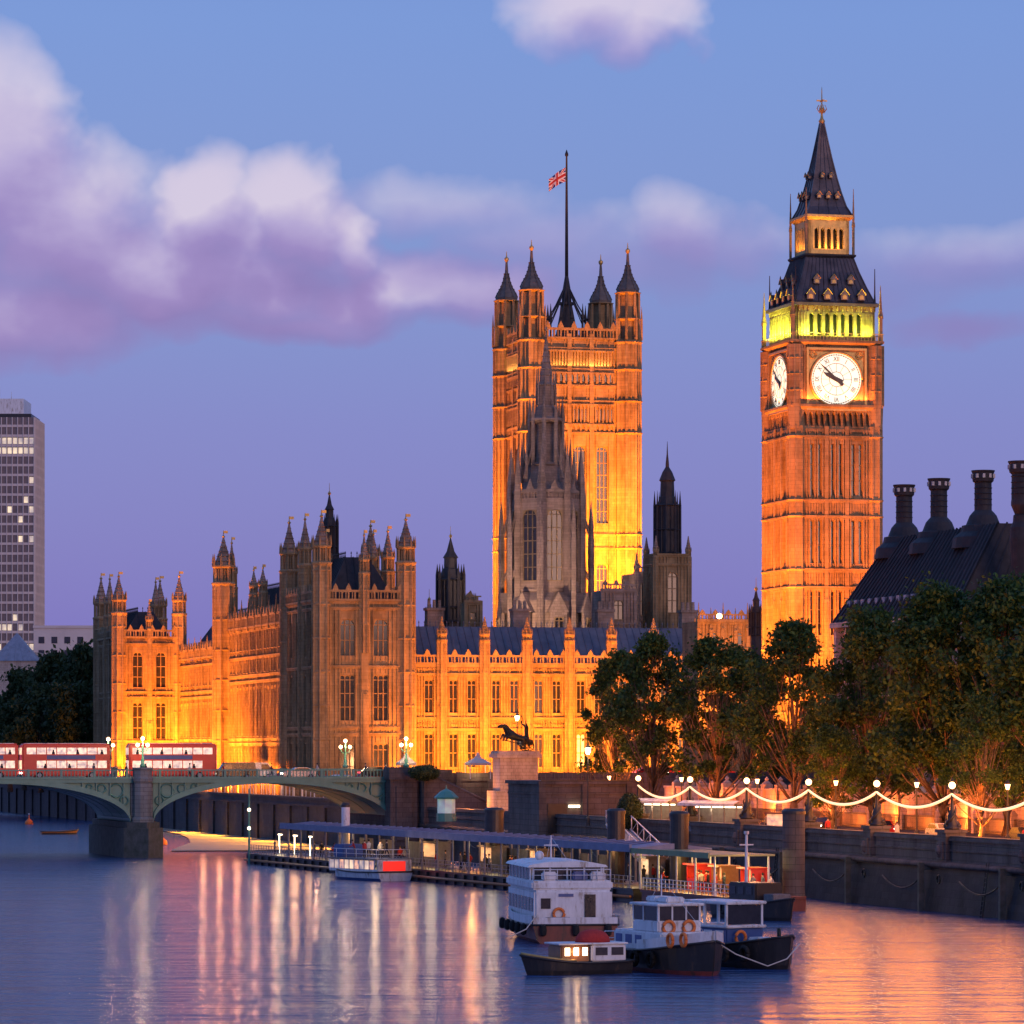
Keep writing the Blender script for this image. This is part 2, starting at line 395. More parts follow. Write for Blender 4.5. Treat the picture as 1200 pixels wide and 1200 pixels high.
def window_meshes(w, h, arched, glass):
    k = (w, h, arched, glass)
    if k in WC: return WC[k]
    F = MB(); d = -.20
    F.box(-w/2, -w/2 + .12, d, .0, 0, h); F.box(w/2 - .12, w/2, d, .0, 0, h)
    F.box(-w/2 + .12, w/2 - .12, d, 0, h - .12, h); F.box(-w/2 - .05, w/2 + .05, -.42, 0, -.12, 0.02)
    nl = max(1, round(w / .85))
    for i in range(1, nl): x = -w/2 + w * i / nl; F.box(x - .07, x + .07, d - .02, 0, .02, h - .12)
    nt_ = max(1, round(h / 2.4))
    for i in range(1, nt_ + 1):
        z = h * i / (nt_ + .35)
        if z < h - .3: F.box(-w/2 + .12, w/2 - .12, d + .03, 0, z - .07, z + .07)
    ha = min(h * .3, w * .75) if arched else w / nl * .5
    if arched:
        for sg in (-1, 1):
            pts = [(sg * w/2, h - ha)]
            for q in range(1, 7):
                t = q / 6; pts.append((sg * (w/2) * cos(t * pi/2) ** .8 if q < 6 else 0, h - ha + ha * sin(t * pi / 2)))
            pts.append((sg * w/2, h)); pts = pts if sg < 0 else pts[::-1]
            F.plate(pts, -.34, -.01)
    else:
        cw = w / nl
        for i in range(nl):
            cx = -w/2 + cw * (i + .5)
            for sg in (-1, 1): F.plate([(cx + sg*cw/2, h - ha), (cx + sg*cw*.18, h - .12), (cx + sg*cw/2, h)][::(1 if sg < 0 else -1)], d - .01, -.01)
    P_ = MB(); P_.box(-w/2 + .02, w/2 - .02, -.06, -.02, .02, h - .02)
    WC[k] = (F.mesh('window', 'limestone'), P_.mesh('pane', glass)); return WC[k]
def put_windows(root, wins, lit=0.0, rnd=random):
    for (mx, w, h, ar) in wins:
        fm, pm = window_meshes(w, h, ar, 'warm_window' if rnd.random() < lit else 'glass')
        o = link('window', fm, root); o.matrix_local = mx
        p = link('pane', pm, o)
def parapet(B, x0, x1, y0, y1, z, h=1.6, th=.35, step=1.1, sides='flrb'):
    """pierced battlement with small crests"""
    for s_ in sides:
        side = {'f': 'front', 'l': 'left', 'r': 'right', 'b': 'back'}[s_]
        L = (x1 - x0) if s_ in 'fb' else (y1 - y0)
        old = B.T; B.T = old @ face_m(side, x0, x1, y0, y1)
        B.box(0, L, -th, 0, z, z + .35); B.box(0, L, -th + .05, -.05, z + h * .62, z + h * .78)
        n = max(1, int(L / step)); st = L / n
        for i in range(n):
            c = st * (i + .5)
            B.box(c - st*.12, c + st*.12, -th + .04, -.06, z + .35, z + h * .62)
            B.box(c - st*.5 + .02, c - st*.5 + .16, -th + .04, -.06, z + .35, z + h * .62)
            if i % 2 == 0: B.plate([(c - st*.45, z + h*.78), (c + st*.45, z + h*.78), (c + st*.3, z + h*1.0), (c, z + h*1.25), (c - st*.3, z + h*1.0)], -th + .03, -.04)
        B.T = old
def crocket(r, z0, z1, n=6, tip=.08):
    """profile of a crocketed spirelet"""
    p = [(r, z0)]
    for k in range(1, n + 1):
        t = k / n; rr = r * (1 - t) ** 1.15 + tip
        z = z0 + (z1 - z0) * t
        p += [(rr, z - .02 * (z1 - z0)), (rr + r * .16 * (1 - t * .6), z), (rr, z + .012 * (z1 - z0))] if k < n else [(tip, z)]
    return p
TC = {}
def turret(root, x, y, z0, zs, zt, r, mat='limestone', cap='weathered_stone', lantern=.45, sub=True, name='turret'):
    """octagonal turret: ribbed shaft, open lantern stage, crocketed cap and vane"""
    k = (z0, zs, zt, r, mat, cap, lantern)
    if k not in TC:
        B = MB(); zl = zs - (zt - zs) * lantern
        B.lathe([(r, z0), (r, zl)], 8)
        for i in range(8):
            t = pi / 8 + i * pi / 4; B.lathe([(.13 * r + .06, z0), (.13 * r + .06, zl)], 4, r * cos(t), r * sin(t), rot=t)
        z = z0 + 4.5
        while z < zl - 1: B.lathe([(r * 1.08, z - .2), (r * 1.14, z), (r * 1.08, z + .2)], 8); z += 5.2
        B.lathe([(r * 1.05, zl - .5), (r * 1.25, zl - .1), (r * 1.25, zl + .1), (r, zl + .3)], 8)
        B.lathe([(r * .62, zl + .1), (r * .62, zs)], 8)
        for i in range(8):
            t = pi / 8 + i * pi / 4; B.lathe([(.16 * r, zl), (.16 * r, zs)], 4, r * .92 * cos(t), r * .92 * sin(t), rot=t)
            if zs - zl > 2: t2 = i * pi / 4; B.lathe([(.07 * r, zl), (.07 * r, zs)], 4, r * .86 * cos(t2), r * .86 * sin(t2), rot=t2)
        B.lathe([(r, zs - .35), (r * 1.18, zs - .1), (r * 1.18, zs + .1), (r * .9, zs + .3)], 8)
        for i in range(8):
            t = pi / 8 + i * pi / 4; B.lathe([(.13 * r, zs), (.11 * r, zs + r * .7), (.02, zs + r * 1.3)], 4, r * 1.08 * cos(t), r * 1.08 * sin(t), rot=t)
        C = MB(); C.lathe(crocket(r * .9, zs + .1, zs + (zt - zs) * .86, 6, .06 * r + .04), 8)
        Fn = MB(); zf = zs + (zt - zs) * .84
        Fn.lathe([(.09, zf), (.28 * min(r, 1.2), zf + .25), (.09, zf + .5), (.05, zt + .4)], 6); Fn.box(.02, .55 * min(r, 1.2) + .1, -.02, .02, zt - .1, zt + .35)
        TC[k] = (B.mesh(name, mat), C.mesh('spire', cap), Fn.mesh('vane', 'gilding'))
    m1, m2, m3 = TC[k]
    o = link(name, m1, root, (x, y, 0)); s_ = link('spire', m2, o)
    if sub: link('vane', m3, o)
    return o
def pinnacle(root, x, y, z0, z1, r=.42, mat='limestone'):
    k = ('p', z0, z1, r, mat)
    if k not in TC:
        B = MB(); zm = z0 + (z1 - z0) * .45
        B.lathe([(r, z0), (r, zm - .1), (r * 1.35, zm), (r * 1.1, zm + .15)], 4)
        for i in range(4): t = pi / 4 + i * pi / 2; B.lathe([(r * .28, zm - .3), (.02, zm + r * 2)], 4, r * 1.05 * cos(t), r * 1.05 * sin(t))
        B.lathe(crocket(r * .85, zm + .1, z1, 5, .04), 4)
        TC[k] = B.mesh('pinnacle', mat)
    return link('pinnacle', TC[k], root, (x, y, 0))
def hip_roof(B, x0, x1, y0, y1, z0, z1, inx, iny, seams=1.2):
    """steep roof with raised rolls and an iron ridge cresting"""
    v_ = [(x0,y0,z0),(x1,y0,z0),(x1,y1,z0),(x0,y1,z0),(x0+inx,y0+iny,z1),(x1-inx,y0+iny,z1),(x1-inx,y1-iny,z1),(x0+inx,y1-iny,z1)]
    B.add(v_, [(0,3,2,1),(4,5,6,7),(0,1,5,4),(1,2,6,5),(2,3,7,6),(3,0,4,7)])
    n = max(2, int((x1 - x0 - 2 * inx) / seams))
    for k in range(n + 1):
        x = x0 + inx + (x1 - x0 - 2 * inx) * k / n
        for (ya, yb) in ((y0, y0 + iny), (y1, y1 - iny)): B.tube([(x, ya, z0 + .06), (x, yb, z1 + .06)], .09, 4, False)
    m_ = max(2, int((y1 - y0 - 2 * iny) / seams))
    for k in range(m_ + 1):
        y = y0 + iny + (y1 - y0 - 2 * iny) * k / m_
        for (xa, xb) in ((x0, x0 + inx), (x1, x1 - inx)): B.tube([(xa, y, z0 + .06), (xb, y, z1 + .06)], .09, 4, False)
    n = max(2, int((x1 - x0 - 2 * inx) / .9))
    for k in range(n + 1):
        x = x0 + inx + (x1 - x0 - 2 * inx) * k / n
        B.lathe([(.1, z1), (.05, z1 + .5), (.14, z1 + .6), (.01, z1 + .95)], 4, x, y0 + iny)
    m_ = max(2, int((y1 - y0 - 2 * iny) / .9))
    for k in range(m_ + 1):
        y = y0 + iny + (y1 - y0 - 2 * iny) * k / m_
        B.lathe([(.1, z1), (.05, z1 + .5), (.14, z1 + .6), (.01, z1 + .95)], 4, x0 + inx, y)
# ================================================================== SETTING
def sheet(name, poly, z, mat, kind='structure'):
    B = MB(); B.add([(p[0], p[1], z) for p in poly], [tuple(range(len(poly)))])
    return tag(B.build(name, mat), kind=kind)
# river: one sheet to the horizon
m, t, b = newmat('river_water')
b.inputs['Base Color'].default_value = (.015, .055, .165, 1); b.inputs['Roughness'].default_value = .15; b.inputs['IOR'].default_value = 1.5
b.inputs['Specular IOR Level'].default_value = .75
co = N(t, 'ShaderNodeTexCoord')
w1 = N(t, 'ShaderNodeTexNoise'); w1.inputs['Scale'].default_value = 1; w1.inputs['Detail'].default_value = 5; w1.inputs['Roughness'].default_value = .6
t.links.new(vmath(t, 'MULTIPLY', co.outputs['Object'], (.14, .42, 1)).outputs[0], w1.inputs['Vector'])
w2 = N(t, 'ShaderNodeTexNoise'); w2.inputs['Scale'].default_value = 1; w2.inputs['Detail'].default_value = 6; w2.inputs['Roughness'].default_value = .6
t.links.new(vmath(t, 'MULTIPLY', co.outputs['Object'], (.022, .085, 1)).outputs[0], w2.inputs['Vector'])
hh = math_n(t, 'ADD', math_n(t, 'MULTIPLY', w1.outputs['Fac'], .95), math_n(t, 'MULTIPLY', w2.outputs['Fac'], 1.5))
bp = N(t, 'ShaderNodeBump'); bp.inputs['Strength'].default_value = 1; bp.inputs['Distance'].default_value = .9
t.links.new(hh, bp.inputs['Height']); t.links.new(bp.outputs[0], b.inputs['Normal'])
sheet('river', [(-9000, -200), (9000, -200), (9000, 16000), (-9000, 16000)], 0, 'river_water')
# land on the right bank
def wp(a, b_): p = W(a, b_); return (p.x, p.y)
sheet('ground', [wp(150, 117.2), wp(150, 3000), wp(6000, 3000), wp(6000, 117.2)], GZ, 'soil_grass')
sheet('pavement', [wp(150, 117.3), wp(150, 126), wp(493, 126), wp(493, 117.3)], GZ + .13, 'paving')
sheet('road', [wp(150, 126.1), wp(150, 141), wp(493, 141), wp(493, 126.1)], GZ + .01, 'asphalt')
B = MB(); B.box(125.9, 126.12, 150, 493, GZ, GZ + .16); tag(B.build('kerb', 'granite', rz=TH), kind='structure')
B = MB()
for k in range(60): B.box(133.4, 133.55, 200 + k * 5, 203 + k * 5, GZ + .012, GZ + .018)
tag(B.build('road_marking', 'white_paint', rz=TH), kind='structure')

# ------------------------------------------------------------------ embankment wall
wall = thing('embankment_wall', (0, 0, 0), TH, 'long dark granite river wall under the string of lights, with a moulded coping', 'wall')
B = MB(); a0, a1 = 250, 494
B.add([(115.2, a0, -2), (115.2, a1, -2), (116, a1, 3.6), (116, a0, 3.6), (117.3, a0, -2), (117.3, a1, -2), (117.3, a1, 3.6), (117.3, a0, 3.6)],
      [(0,3,2,1), (4,5,6,7), (0,4,7,3), (1,2,6,5), (3,7,6,2), (0,1,5,4)])
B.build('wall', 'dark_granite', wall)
B = MB(); B.tube([(115.75, a0, 3.75), (115.75, a1, 3.75)], .24, 8); B.box(115.8, 117.3, a0, a1, 3.6, 4.05); B.box(116.15, 117.0, a0, a1, 4.05, 5.72)
B.box(115.95, 117.15, a0, a1, 5.72, 5.95); B.box(116.05, 117.05, a0, a1, 5.95, 6.1); B.box(116.02, 116.16, a0, a1, 4.9, 5.02)
B.build('parapet', 'granite', wall)
lampA = [400 - 17.9 * k for k in range(0, 9)] + [417.9, 435.8, 453.7]
for a in lampA[:9]:
    B = MB(); B.box(115.7, 117.4, a - .95, a + .95, 3.5, 6.35); B.box(115.55, 117.5, a - 1.1, a + 1.1, 6.35, 6.6); B.box(115.5, 115.72, a - .6, a + .6, 4.2, 5.6)
    B.lathe([(.1, 4.3), (.35, 4.5), (.42, 4.9), (.3, 5.3), (.1, 5.4)], 10, 115.6, a); B.build('pedestal', 'granite', wall)
    B = MB()   # mooring ring under the pedestal
    B.tube([(115.45, a + .35 * cos(q), 2.6 + .35 * sin(q)) for q in [i * pi / 6 for i in range(13)]], .07, 5); B.build('mooring_ring', 'bronze', wall)

for k in range(14):   # timber fenders, chains and ladders on the river face
    a = 256 + 17.9 * k + 4; B = MB(); B.box(114.9, 115.35, a - .2, a + .2, -1, 3.9); B.box(114.9, 115.9, a - .15, a + .15, 3.3, 3.6); B.build('fender_post', 'weedy_pile', wall)
    B = MB(); B.tube([(115.1 + .0 * i, a + .3 + 1.1 * i, 2.6 - .9 * (1 - ((i - 4) / 4) ** 2)) for i in range(9)], .07, 5); B.build('chain', 'bronze', wall)
for a in (300, 352):
    B = MB()
    for q in (-.25, .25): B.tube([(115.0, a + q, -.5), (115.6, a + q, 4.2)], .04, 5)
    for k in range(12): B.tube([(115.02 + .05 * k, a - .25, -.2 + .36 * k), (115.02 + .05 * k, a + .25, -.2 + .36 * k)], .03, 4)
    B.build('ladder', 'bronze', wall)
def dolphin_lamp():
    r = thing('street_lamp', (0, 0, 0), 0, 'black iron embankment lamp with entwined fish base and lit globe', 'street lamp', 'globe lamps along the river wall')
    B = MB(); B.lathe([(.62, 0), (.62, .18), (.45, .25), (.5, .5), (.34, .7), (.42, 1.0), (.3, 1.35), (.16, 1.6), (.11, 2.6), (.14, 2.65), (.09, 2.75), (.09, 3.0), (.2, 3.1), (.24, 3.2)], 10, sm=True)
    for s_ in (0, pi):
        B.tube([(.42 * cos(s_ + q) * (1 - q * .1), .42 * sin(s_ + q) * (1 - q * .1), .35 + q * .42) for q in [i * .45 for i in range(9)]], [.2, .19, .17, .15, .13, .11, .09, .07, .04], 7)
        B.sphere((.5 * cos(s_), .5 * sin(s_), .3), .24, 8, 5)
    B.build('post', 'black_paint', r)
    B = MB(); B.sphere((0, 0, 3.52), .28, 14, 9); g = B.build('globe', 'globe_glass', r)
    B = MB(); B.lathe([(.12, 3.84), (.16, 3.9), (.05, 4.02), (.01, 4.2)], 8); B.build('crown', 'black_paint', r)
    return r
proto = dolphin_lamp()
ordn = ['first', 'second', 'third', 'fourth', 'fifth', 'sixth', 'seventh', 'eighth', 'ninth']
for k, a in enumerate(lampA[:9]):
    L = 'iron globe lamp on the river wall, %s along from the left' % ordn[k]
    o = proto if k == 0 else dup(proto, (0, 0, 0), 0)
    o.location = W(a, 116.6, 6.6); o['label'] = L
    lamp('globe_lamp', 'POINT', W(a, 116.6, 6.6 + 3.52) + Vector((0, 0, .0)), (1, .55, .22), 500, size=.35)
# hanging bulb strings between the lamps: one string per bay
for k in range(8):
    A, C_ = lampA[k], lampA[k + 1]; B = MB(); pts = []
    for i in range(25):
        t_ = i / 24; pts.append(W(A + (C_ - A) * t_, 116.6, 9.45 - 1.15 * 4 * t_ * (1 - t_)))
    r = thing('bulb_string', W(A, 116.6, 9.45), 0, 'string of warm bulbs swagged between the %s and %s globe lamps' % (ordn[k], ordn[k + 1]), 'string lights', 'bulb strings along the river wall')
    o0 = r.location; B.tube([p - o0 + Vector((0, 0, .1)) for p in pts], .03, 4); B.build('cable', 'rubber', r)
    B = MB()
    for i in range(72):
        t_ = i / 71; p = W(A + (C_ - A) * t_, 116.6, 9.45 - 1.15 * 4 * t_ * (1 - t_)) - o0; B.sphere((p.x, p.y, p.z - .04), .125, 6, 4)
    B.build('bulb_row', 'bulb_string', r)
    for q in (.25, .75): lamp('bulb_light', 'POINT', W(A + (C_ - A) * q, 118.9, 9.0), (1, .28, .02), 2100, size=4.5)

# ------------------------------------------------------------------ palace terrace wall (beyond the bridge)
r = thing('terrace_wall', (0, 0, 0), TH, 'dark river wall of the terrace seen through the bridge arches', 'wall')
B = MB(); B.box(115.8, 117.2, 521.5, 1100, -2, 6.2); B.box(115.5, 117.3, 521.5, 1100, 5.2, 5.5); B.box(115.5, 117.4, 521.5, 1100, 6.2, 6.5)
for k in range(48): B.box(115.5, 115.85, 524 + k * 12, 525.2 + k * 12, -1, 5.2)
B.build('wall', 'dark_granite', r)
for k in range(9):
    a = 548 + k * 15
    rr = thing('marquee', W(a, 121, GZ), TH, 'lit striped awning on the terrace, %s from the bridge' % ordn[k], 'awning', 'awnings on the river terrace')
    B = MB(); B.flat([(-2.6, -6.5), (2.6, -6.5), (2.6, 6.5), (-2.6, 6.5)], 3.2, 3.35)
    B.add([(-2.6, -6.5, 3.35), (2.6, -6.5, 3.35), (2.6, 6.5, 3.35), (-2.6, 6.5, 3.35), (0, -5, 4.6), (0, 5, 4.6)], [(0,1,4),(1,2,5,4),(2,3,5),(3,0,4,5)])
    B.build('canopy', 'white_paint' if k % 2 else 'red_cloth', rr)
    for sx_ in (-2.5, 2.5):
        for sy_ in (-6.3, 0, 6.3): B = MB(); B.lathe([(.07, 0), (.07, 3.2)], 6, sx_, sy_); B.build('pole', 'white_paint', rr)
    lamp('awning_lamp', 'POINT', W(a, 120.5, GZ + 2.7), (1, .45, .2), 700, size=.3)

# sand-coloured sheet and spots, both added to make the gold patch on the water
sheet('gold_patch_sheet', [wp(523, 90), wp(523, 115.9), wp(700, 115.9), wp(690, 114), wp(660, 112), wp(630, 110), wp(600, 106), wp(570, 101), wp(545, 95)], .12, 'gold_patch_sand')
for k in range(6): lamp('gold_patch_spot', 'SPOT', W(534 + 22 * k, 115.2, 5.9), (1, .42, .03), 26000, W(532 + 22 * k, 104 + .8 * k, 0), size=.5, spot=118)

# ================================================================== CLOCK TOWER
def shell(B, hw, z0, z1): B.box(-hw, hw, -hw, hw, z0, z1)
ct = thing('clock_tower', W(531.7, 180.9), TH, 'tall floodlit gothic clock tower with glowing white dials and a dark spire', 'clock tower')
hw = 5.55; B = MB(); shell(B, hw, GZ, 57.4); wins = []
for sd_ in ('front', 'left'):
    facade(B, wins, face_m(sd_, -hw, hw, -hw, hw), 2 * hw, GZ, 57.0, 3, 2, .6,
           [(10, 17), (19.5, 25.5), (28.5, 34.6), (38.4, 44.2), (47.6, 54.6)], proud=.5, bw=.7, bp=.35, strings=(18.2, 27, 35.2, 37.6, 44.8, 47, 55.6), ribs=.42, e0=1.2, e1=1.2, btop=0)
    old = B.T; B.T = face_m(sd_, -hw, hw, -hw, hw)
    for zb in (36.4, 45.9, 27.9):     # friezes of small arches
        for i in range(14): x = 1.4 + (2*hw - 2.8) * (i + .5) / 14; B.plate([(x-.3, zb-.7), (x-.17, zb-.7), (x-.17, zb+.25), (x, zb+.5), (x+.17, zb+.25), (x+.17, zb-.7), (x+.3, zb-.7), (x+.3, zb+.8), (x-.3, zb+.8)], -.52, -.28)
    B.T = old
for sx_ in (-1, 1):
    for sy_ in (-1, 1):
        cx, cy = sx_ * (hw - .1), sy_ * (hw - .1)
        B.lathe([(1.12, GZ), (1.12, 57)], 8, cx, cy)
        for i in range(8): t_ = pi/8 + i * pi/4; B.lathe([(.16, GZ), (.16, 57)], 4, cx + 1.12 * cos(t_), cy + 1.12 * sin(t_))
        for z in (18.2, 27, 35.2, 37.6, 44.8, 47, 55.6): B.lathe([(1.2, z - .3), (1.4, z), (1.2, z + .25)], 8, cx, cy)
B.build('shaft', 'limestone', ct); put_windows(ct, wins)
# arcade stage under the dial
B = MB(); h2 = 6.0; B.lathe([(5.7*1.414, 55.6), (6.15*1.414, 56.2), (6.15*1.414, 56.6)], 4, rot=pi/4); B.box(-5.35, 5.35, -5.35, 5.35, 56.4, 59.3)
for sd_ in ('front', 'left', 'right', 'back'):
    B.T = face_m(sd_, -h2, h2, -h2, h2)
    for i in range(12):
        x = 1.2 + (2*h2 - 2.4) * (i + .5) / 12
        B.box(x - .47, x - .27, -.02, .7, 56.5, 59.2); B.box(x + .27, x + .47, -.02, .7, 56.5, 59.2); B.plate([(x - .27, 58.5), (x, 59.05), (x + .27, 58.5), (x + .27, 59.2), (x - .27, 59.2)], .0, .6)
    B.box(0, 1.2, 0, .7, 56.5, 59.2); B.box(2*h2-1.2, 2*h2, 0, .7, 56.5, 59.2)
B.T = Matrix.Identity(4); B.lathe([(6.1*1.414, 59.2), (6.5*1.414, 59.6), (6.5*1.414, 59.9), (6.2*1.414, 60)], 4, rot=pi/4)
B.build('arcade', 'limestone', ct)
# clock stage
B = MB(); h3 = 5.75; shell(B, h3, 59.8, 68.1)
for sx_ in (-1, 1):
    for sy_ in (-1, 1):
        cx, cy = sx_ * h3, sy_ * h3; B.lathe([(.85, 56.6), (.95, 59.8), (.95, 68)], 8, cx, cy)
        for i in range(8): t_ = pi/8 + i * pi/4; B.lathe([(.17, 59.8), (.17, 68)], 4, cx + .93 * cos(t_), cy + .93 * sin(t_))
        for z in (61.8, 64, 66.2): B.lathe([(.97, z - .15), (1.1, z), (.97, z + .15)], 8, cx, cy)
for sd_ in ('front', 'left', 'right', 'back'):
    B.T = face_m(sd_, -h3, h3, -h3, h3)
    for x in (1.0, 1.3, 10.2, 10.5): B.box(x - .09, x + .11, -.3, 0, 60, 68)
    B.box(1.0, 10.5, -.28, 0, 59.9, 60.3); B.box(1, 10.5, -.28, 0, 67.1, 67.5)
    for i in range(26): x = 1.7 + 8.1 * i / 25; B.box(x - .08, x + .08, -.2, 0, 67.5, 68)
B.T = Matrix.Identity(4); B.lathe([(5.95*1.414, 67.9), (6.6*1.414, 68.3), (6.6*1.414, 68.6), (6.0*1.414, 68.7)], 4, rot=pi/4)
B.build('clock_stage', 'limestone', ct)
ZC = 63.35
def text_mesh(word, size, depth):
    cu = bpy.data.curves.new('t', 'FONT'); cu.body = word; cu.size = size; cu.extrude = depth; cu.align_x = 'CENTER'; cu.align_y = 'CENTER'; cu.resolution_u = 2
    o = bpy.data.objects.new('t', cu); COL.objects.link(o); dg = bpy.context.evaluated_depsgraph_get(); me = bpy.data.meshes.new_from_object(o.evaluated_get(dg))
    vs = [tuple(v_.co) for v_ in me.vertices]; fs = [tuple(p.vertices) for p in me.polygons]
    bpy.data.objects.remove(o); bpy.data.curves.remove(cu); bpy.data.meshes.remove(me); return vs, fs
NUM = ['XII', 'I', 'II', 'III', 'IIII', 'V', 'VI', 'VII', 'VIII', 'IX', 'X', 'XI']
def dial(side):
    fr = face_m(side, -h3, h3, -h3, h3) @ Matrix.Translation((h3, 0, ZC))
    S = MB()   # gilded square surround with ring
    for (x0, x1, z0, z1) in ((-4.25, 4.25, 3.95, 4.25), (-4.25, 4.25, -4.25, -3.95), (-4.25, -3.95, -3.95, 3.95), (3.95, 4.25, -3.95, 3.95)): S.box(x0, x1, -.5, 0, z0, z1)
    S.box(-3.95, 3.95, -.16, 0, -3.95, 3.95)
    S.tube([(3.66 * cos(q), -.3, 3.66 * sin(q)) for q in [i * pi / 24 for i in range(49)]], .17, 6)
    for sx_ in (-1, 1):
        for sz_ in (-1, 1):
            for rr_ in (.5, .28): S.tube([(sx_ * 3.25 + rr_ * cos(q), -.22, sz_ * 3.25 + rr_ * sin(q)) for q in [i * pi / 6 for i in range(13)]], .07, 4)
    o = S.build('dial_surround', 'gilding', ct); o.matrix_local = fr
    D_ = MB(); n = 64; vs = [(3.52 * cos(2*pi*i/n), y, 3.52 * sin(2*pi*i/n)) for y in (-.3, -.1) for i in range(n)]
    D_.add(vs, [tuple(range(n)), tuple(reversed(range(n, 2*n)))] + [(i, i+n, (i+1) % n + n, (i+1) % n) for i in range(n)])
    c = D_.build('clock_face', 'clock_glass', ct); c.matrix_local = fr
    T = MB()
    for k, w_ in enumerate(NUM):
        vs, fs = text_mesh(w_, .92, .02); a_ = k * pi / 6; R_ = 2.72
        mm_ = Matrix.Rotation(a_, 4, 'Y') @ Matrix.Translation((0, -.33, R_)) @ Matrix.Rotation(pi/2, 4, 'X') @ Matrix.Scale(.8, 4, (1, 0, 0))
        T.add([tuple(mm_ @ Vector(p)) for p in vs], fs)
    for rr_ in (3.3, 2.15, 1.0): T.tube([(rr_ * cos(q), -.31, rr_ * sin(q)) for q in [i * pi / 24 for i in range(49)]], .035, 4)
    for k in range(60):
        a_ = k * pi / 30; old = T.T; T.T = Matrix.Rotation(a_, 4, 'Y'); T.box(-.03, .03, -.33, -.3, 3.2, 3.42); T.T = old
    for k in range(12):
        T.T = Matrix.Rotation(k * pi / 6, 4, 'Y'); T.box(-.02, .02, -.325, -.3, 1.0, 2.15)
    T.T = Matrix.Identity(4); T.build('numerals', 'cast_iron', c)
    for nm, ang, L_, wd_, y in (('hour_hand', -64, 2.1, .33, -.42), ('minute_hand', -48, 3.25, .15, -.5)):
        Hn = MB(); Hn.T = Matrix.Rotation(radians(ang), 4, 'Y')
        Hn.plate([(-wd_, -.9), (wd_, -.9), (wd_ * .8, L_ * .7), (0, L_), (-wd_ * .8, L_ * .7)], y, y + .06)
        if nm == 'minute_hand': Hn.plate([(-.24, -1.2), (.24, -1.2), (.2, 0), (-.2, 0)], y - .02, y + .05)
        Hn.build(nm, 'black_paint', c)
for sd_ in ('front', 'left'): dial(sd_)
# belfry
B = MB(); B.box(-4.4, 4.4, -4.4, 4.4, 68.6, 73.4)
B.build('belfry_core', 'cast_iron', ct)
B = MB(); h4 = 5.6
for sd_ in ('front', 'left', 'right', 'back'):
    B.T = face_m(sd_, -h4, h4, -h4, h4)
    B.box(0, 2 * h4, 0, .5, 72.4, 73.4); B.box(0, 2 * h4, 0, .5, 68.6, 69.3); B.box(0, 1.7, 0, .6, 69.3, 72.4); B.box(2*h4 - 1.7, 2*h4, 0, .6, 69.3, 72.4)
    n = 7; w_ = (2*h4 - 3.4) / n
    for i in range(n + 1): x = 1.7 + w_ * i; B.box(x - .2, x + .2, -.1, .6, 69.3, 72.5)
    for i in range(n): x = 1.7 + w_ * (i + .5); B.plate([(x - w_/2, 71.6), (x - w_*.3, 72.1), (x, 72.35), (x + w_*.3, 72.1), (x + w_/2, 71.6), (x + w_/2, 72.5), (x - w_/2, 72.5)], .02, .5)
    for i in range(16): x = .5 + (2*h4 - 1) * i / 15; B.box(x - .1, x + .1, -.25, 0, 72.7, 73.4)
    for x in (.4, .8, 1.2, 2*h4 - .4, 2*h4 - .8, 2*h4 - 1.2): B.box(x - .07, x + .07, -.12, 0, 69.3, 72.4)
B.T = Matrix.Identity(4)
B.build('belfry', 'limestone', ct)
B = MB()
for sd_ in ('front', 'left', 'right', 'back'):
    B.T = face_m(sd_, -6.55, 6.55, -6.55, 6.55)
    B.box(0, 13.1, 0, .1, 69.5, 69.6)
    for i in range(27): B.box(.2 + .485 * i, .27 + .485 * i, .02, .08, 68.6, 69.5)
B.T = Matrix.Identity(4); B.build('balcony_rail', 'gilding', ct)
for sx_ in (-1, 1):
    for sy_ in (-1, 1): pinnacle(ct, sx_ * 6.2, sy_ * 6.2, 68.5, 76.2, .32, 'limestone')
# lower roof, lantern, spire
B = MB(); B.lathe([(6.0*1.414, 73.3), (6.05*1.414, 73.7), (5.6*1.414, 74.0), (4.75*1.414, 76.0), (3.95*1.414, 78.2), (3.35*1.414, 80.2)], 4, rot=pi/4)
for sd_ in range(4):
    B.T = Matrix.Rotation(sd_ * pi / 2, 4, 'Z')
    for k in range(15):
        s_ = -1 + 2 * k / 14; B.tube([(s_ * 5.5, -5.62, 74.0), (s_ * 4.7, -4.79, 76.0), (s_ * 3.9, -3.99, 78.2), (s_ * 3.3, -3.39, 80.2)], .07, 4, False)
B.T = Matrix.Identity(4); lr = B.build('lower_roof', 'bronze_roof', ct)
def dormer(par, side, x, y, z, w_, h_, mat='bronze_roof'):
    k = ('d', w_, h_)
    if k not in TC:
        D_ = MB(); D_.box(-w_/2, w_/2, -.5, .9, 0, h_ * .5); D_.plate([(-w_*.65, h_*.45), (w_*.65, h_*.45), (0, h_)], -.65, 1.0)
        D_.lathe([(.07, h_ * .9), (.12, h_ * 1.1), (.01, h_ * 1.35)], 5, 0, -.6)
        E_ = MB(); E_.plate([(-w_*.28, .1), (w_*.28, .1), (w_*.28, h_*.35), (0, h_*.55), (-w_*.28, h_*.35)], -.56, -.48)
        for sg in (-1, 1): E_.tube([(sg * w_*.66, -.68, h_*.45), (0, -.68, h_ * 1.02)], .06, 4, False)
        TC[k] = (D_.mesh('dormer', mat), E_.mesh('gable_edge', 'gilding'))
    o = link('dormer', TC[k][0], par); o.matrix_local = Matrix.Rotation(side * pi / 2, 4, 'Z') @ Matrix.Translation((x, y, z)); link('gable_edge', TC[k][1], o)
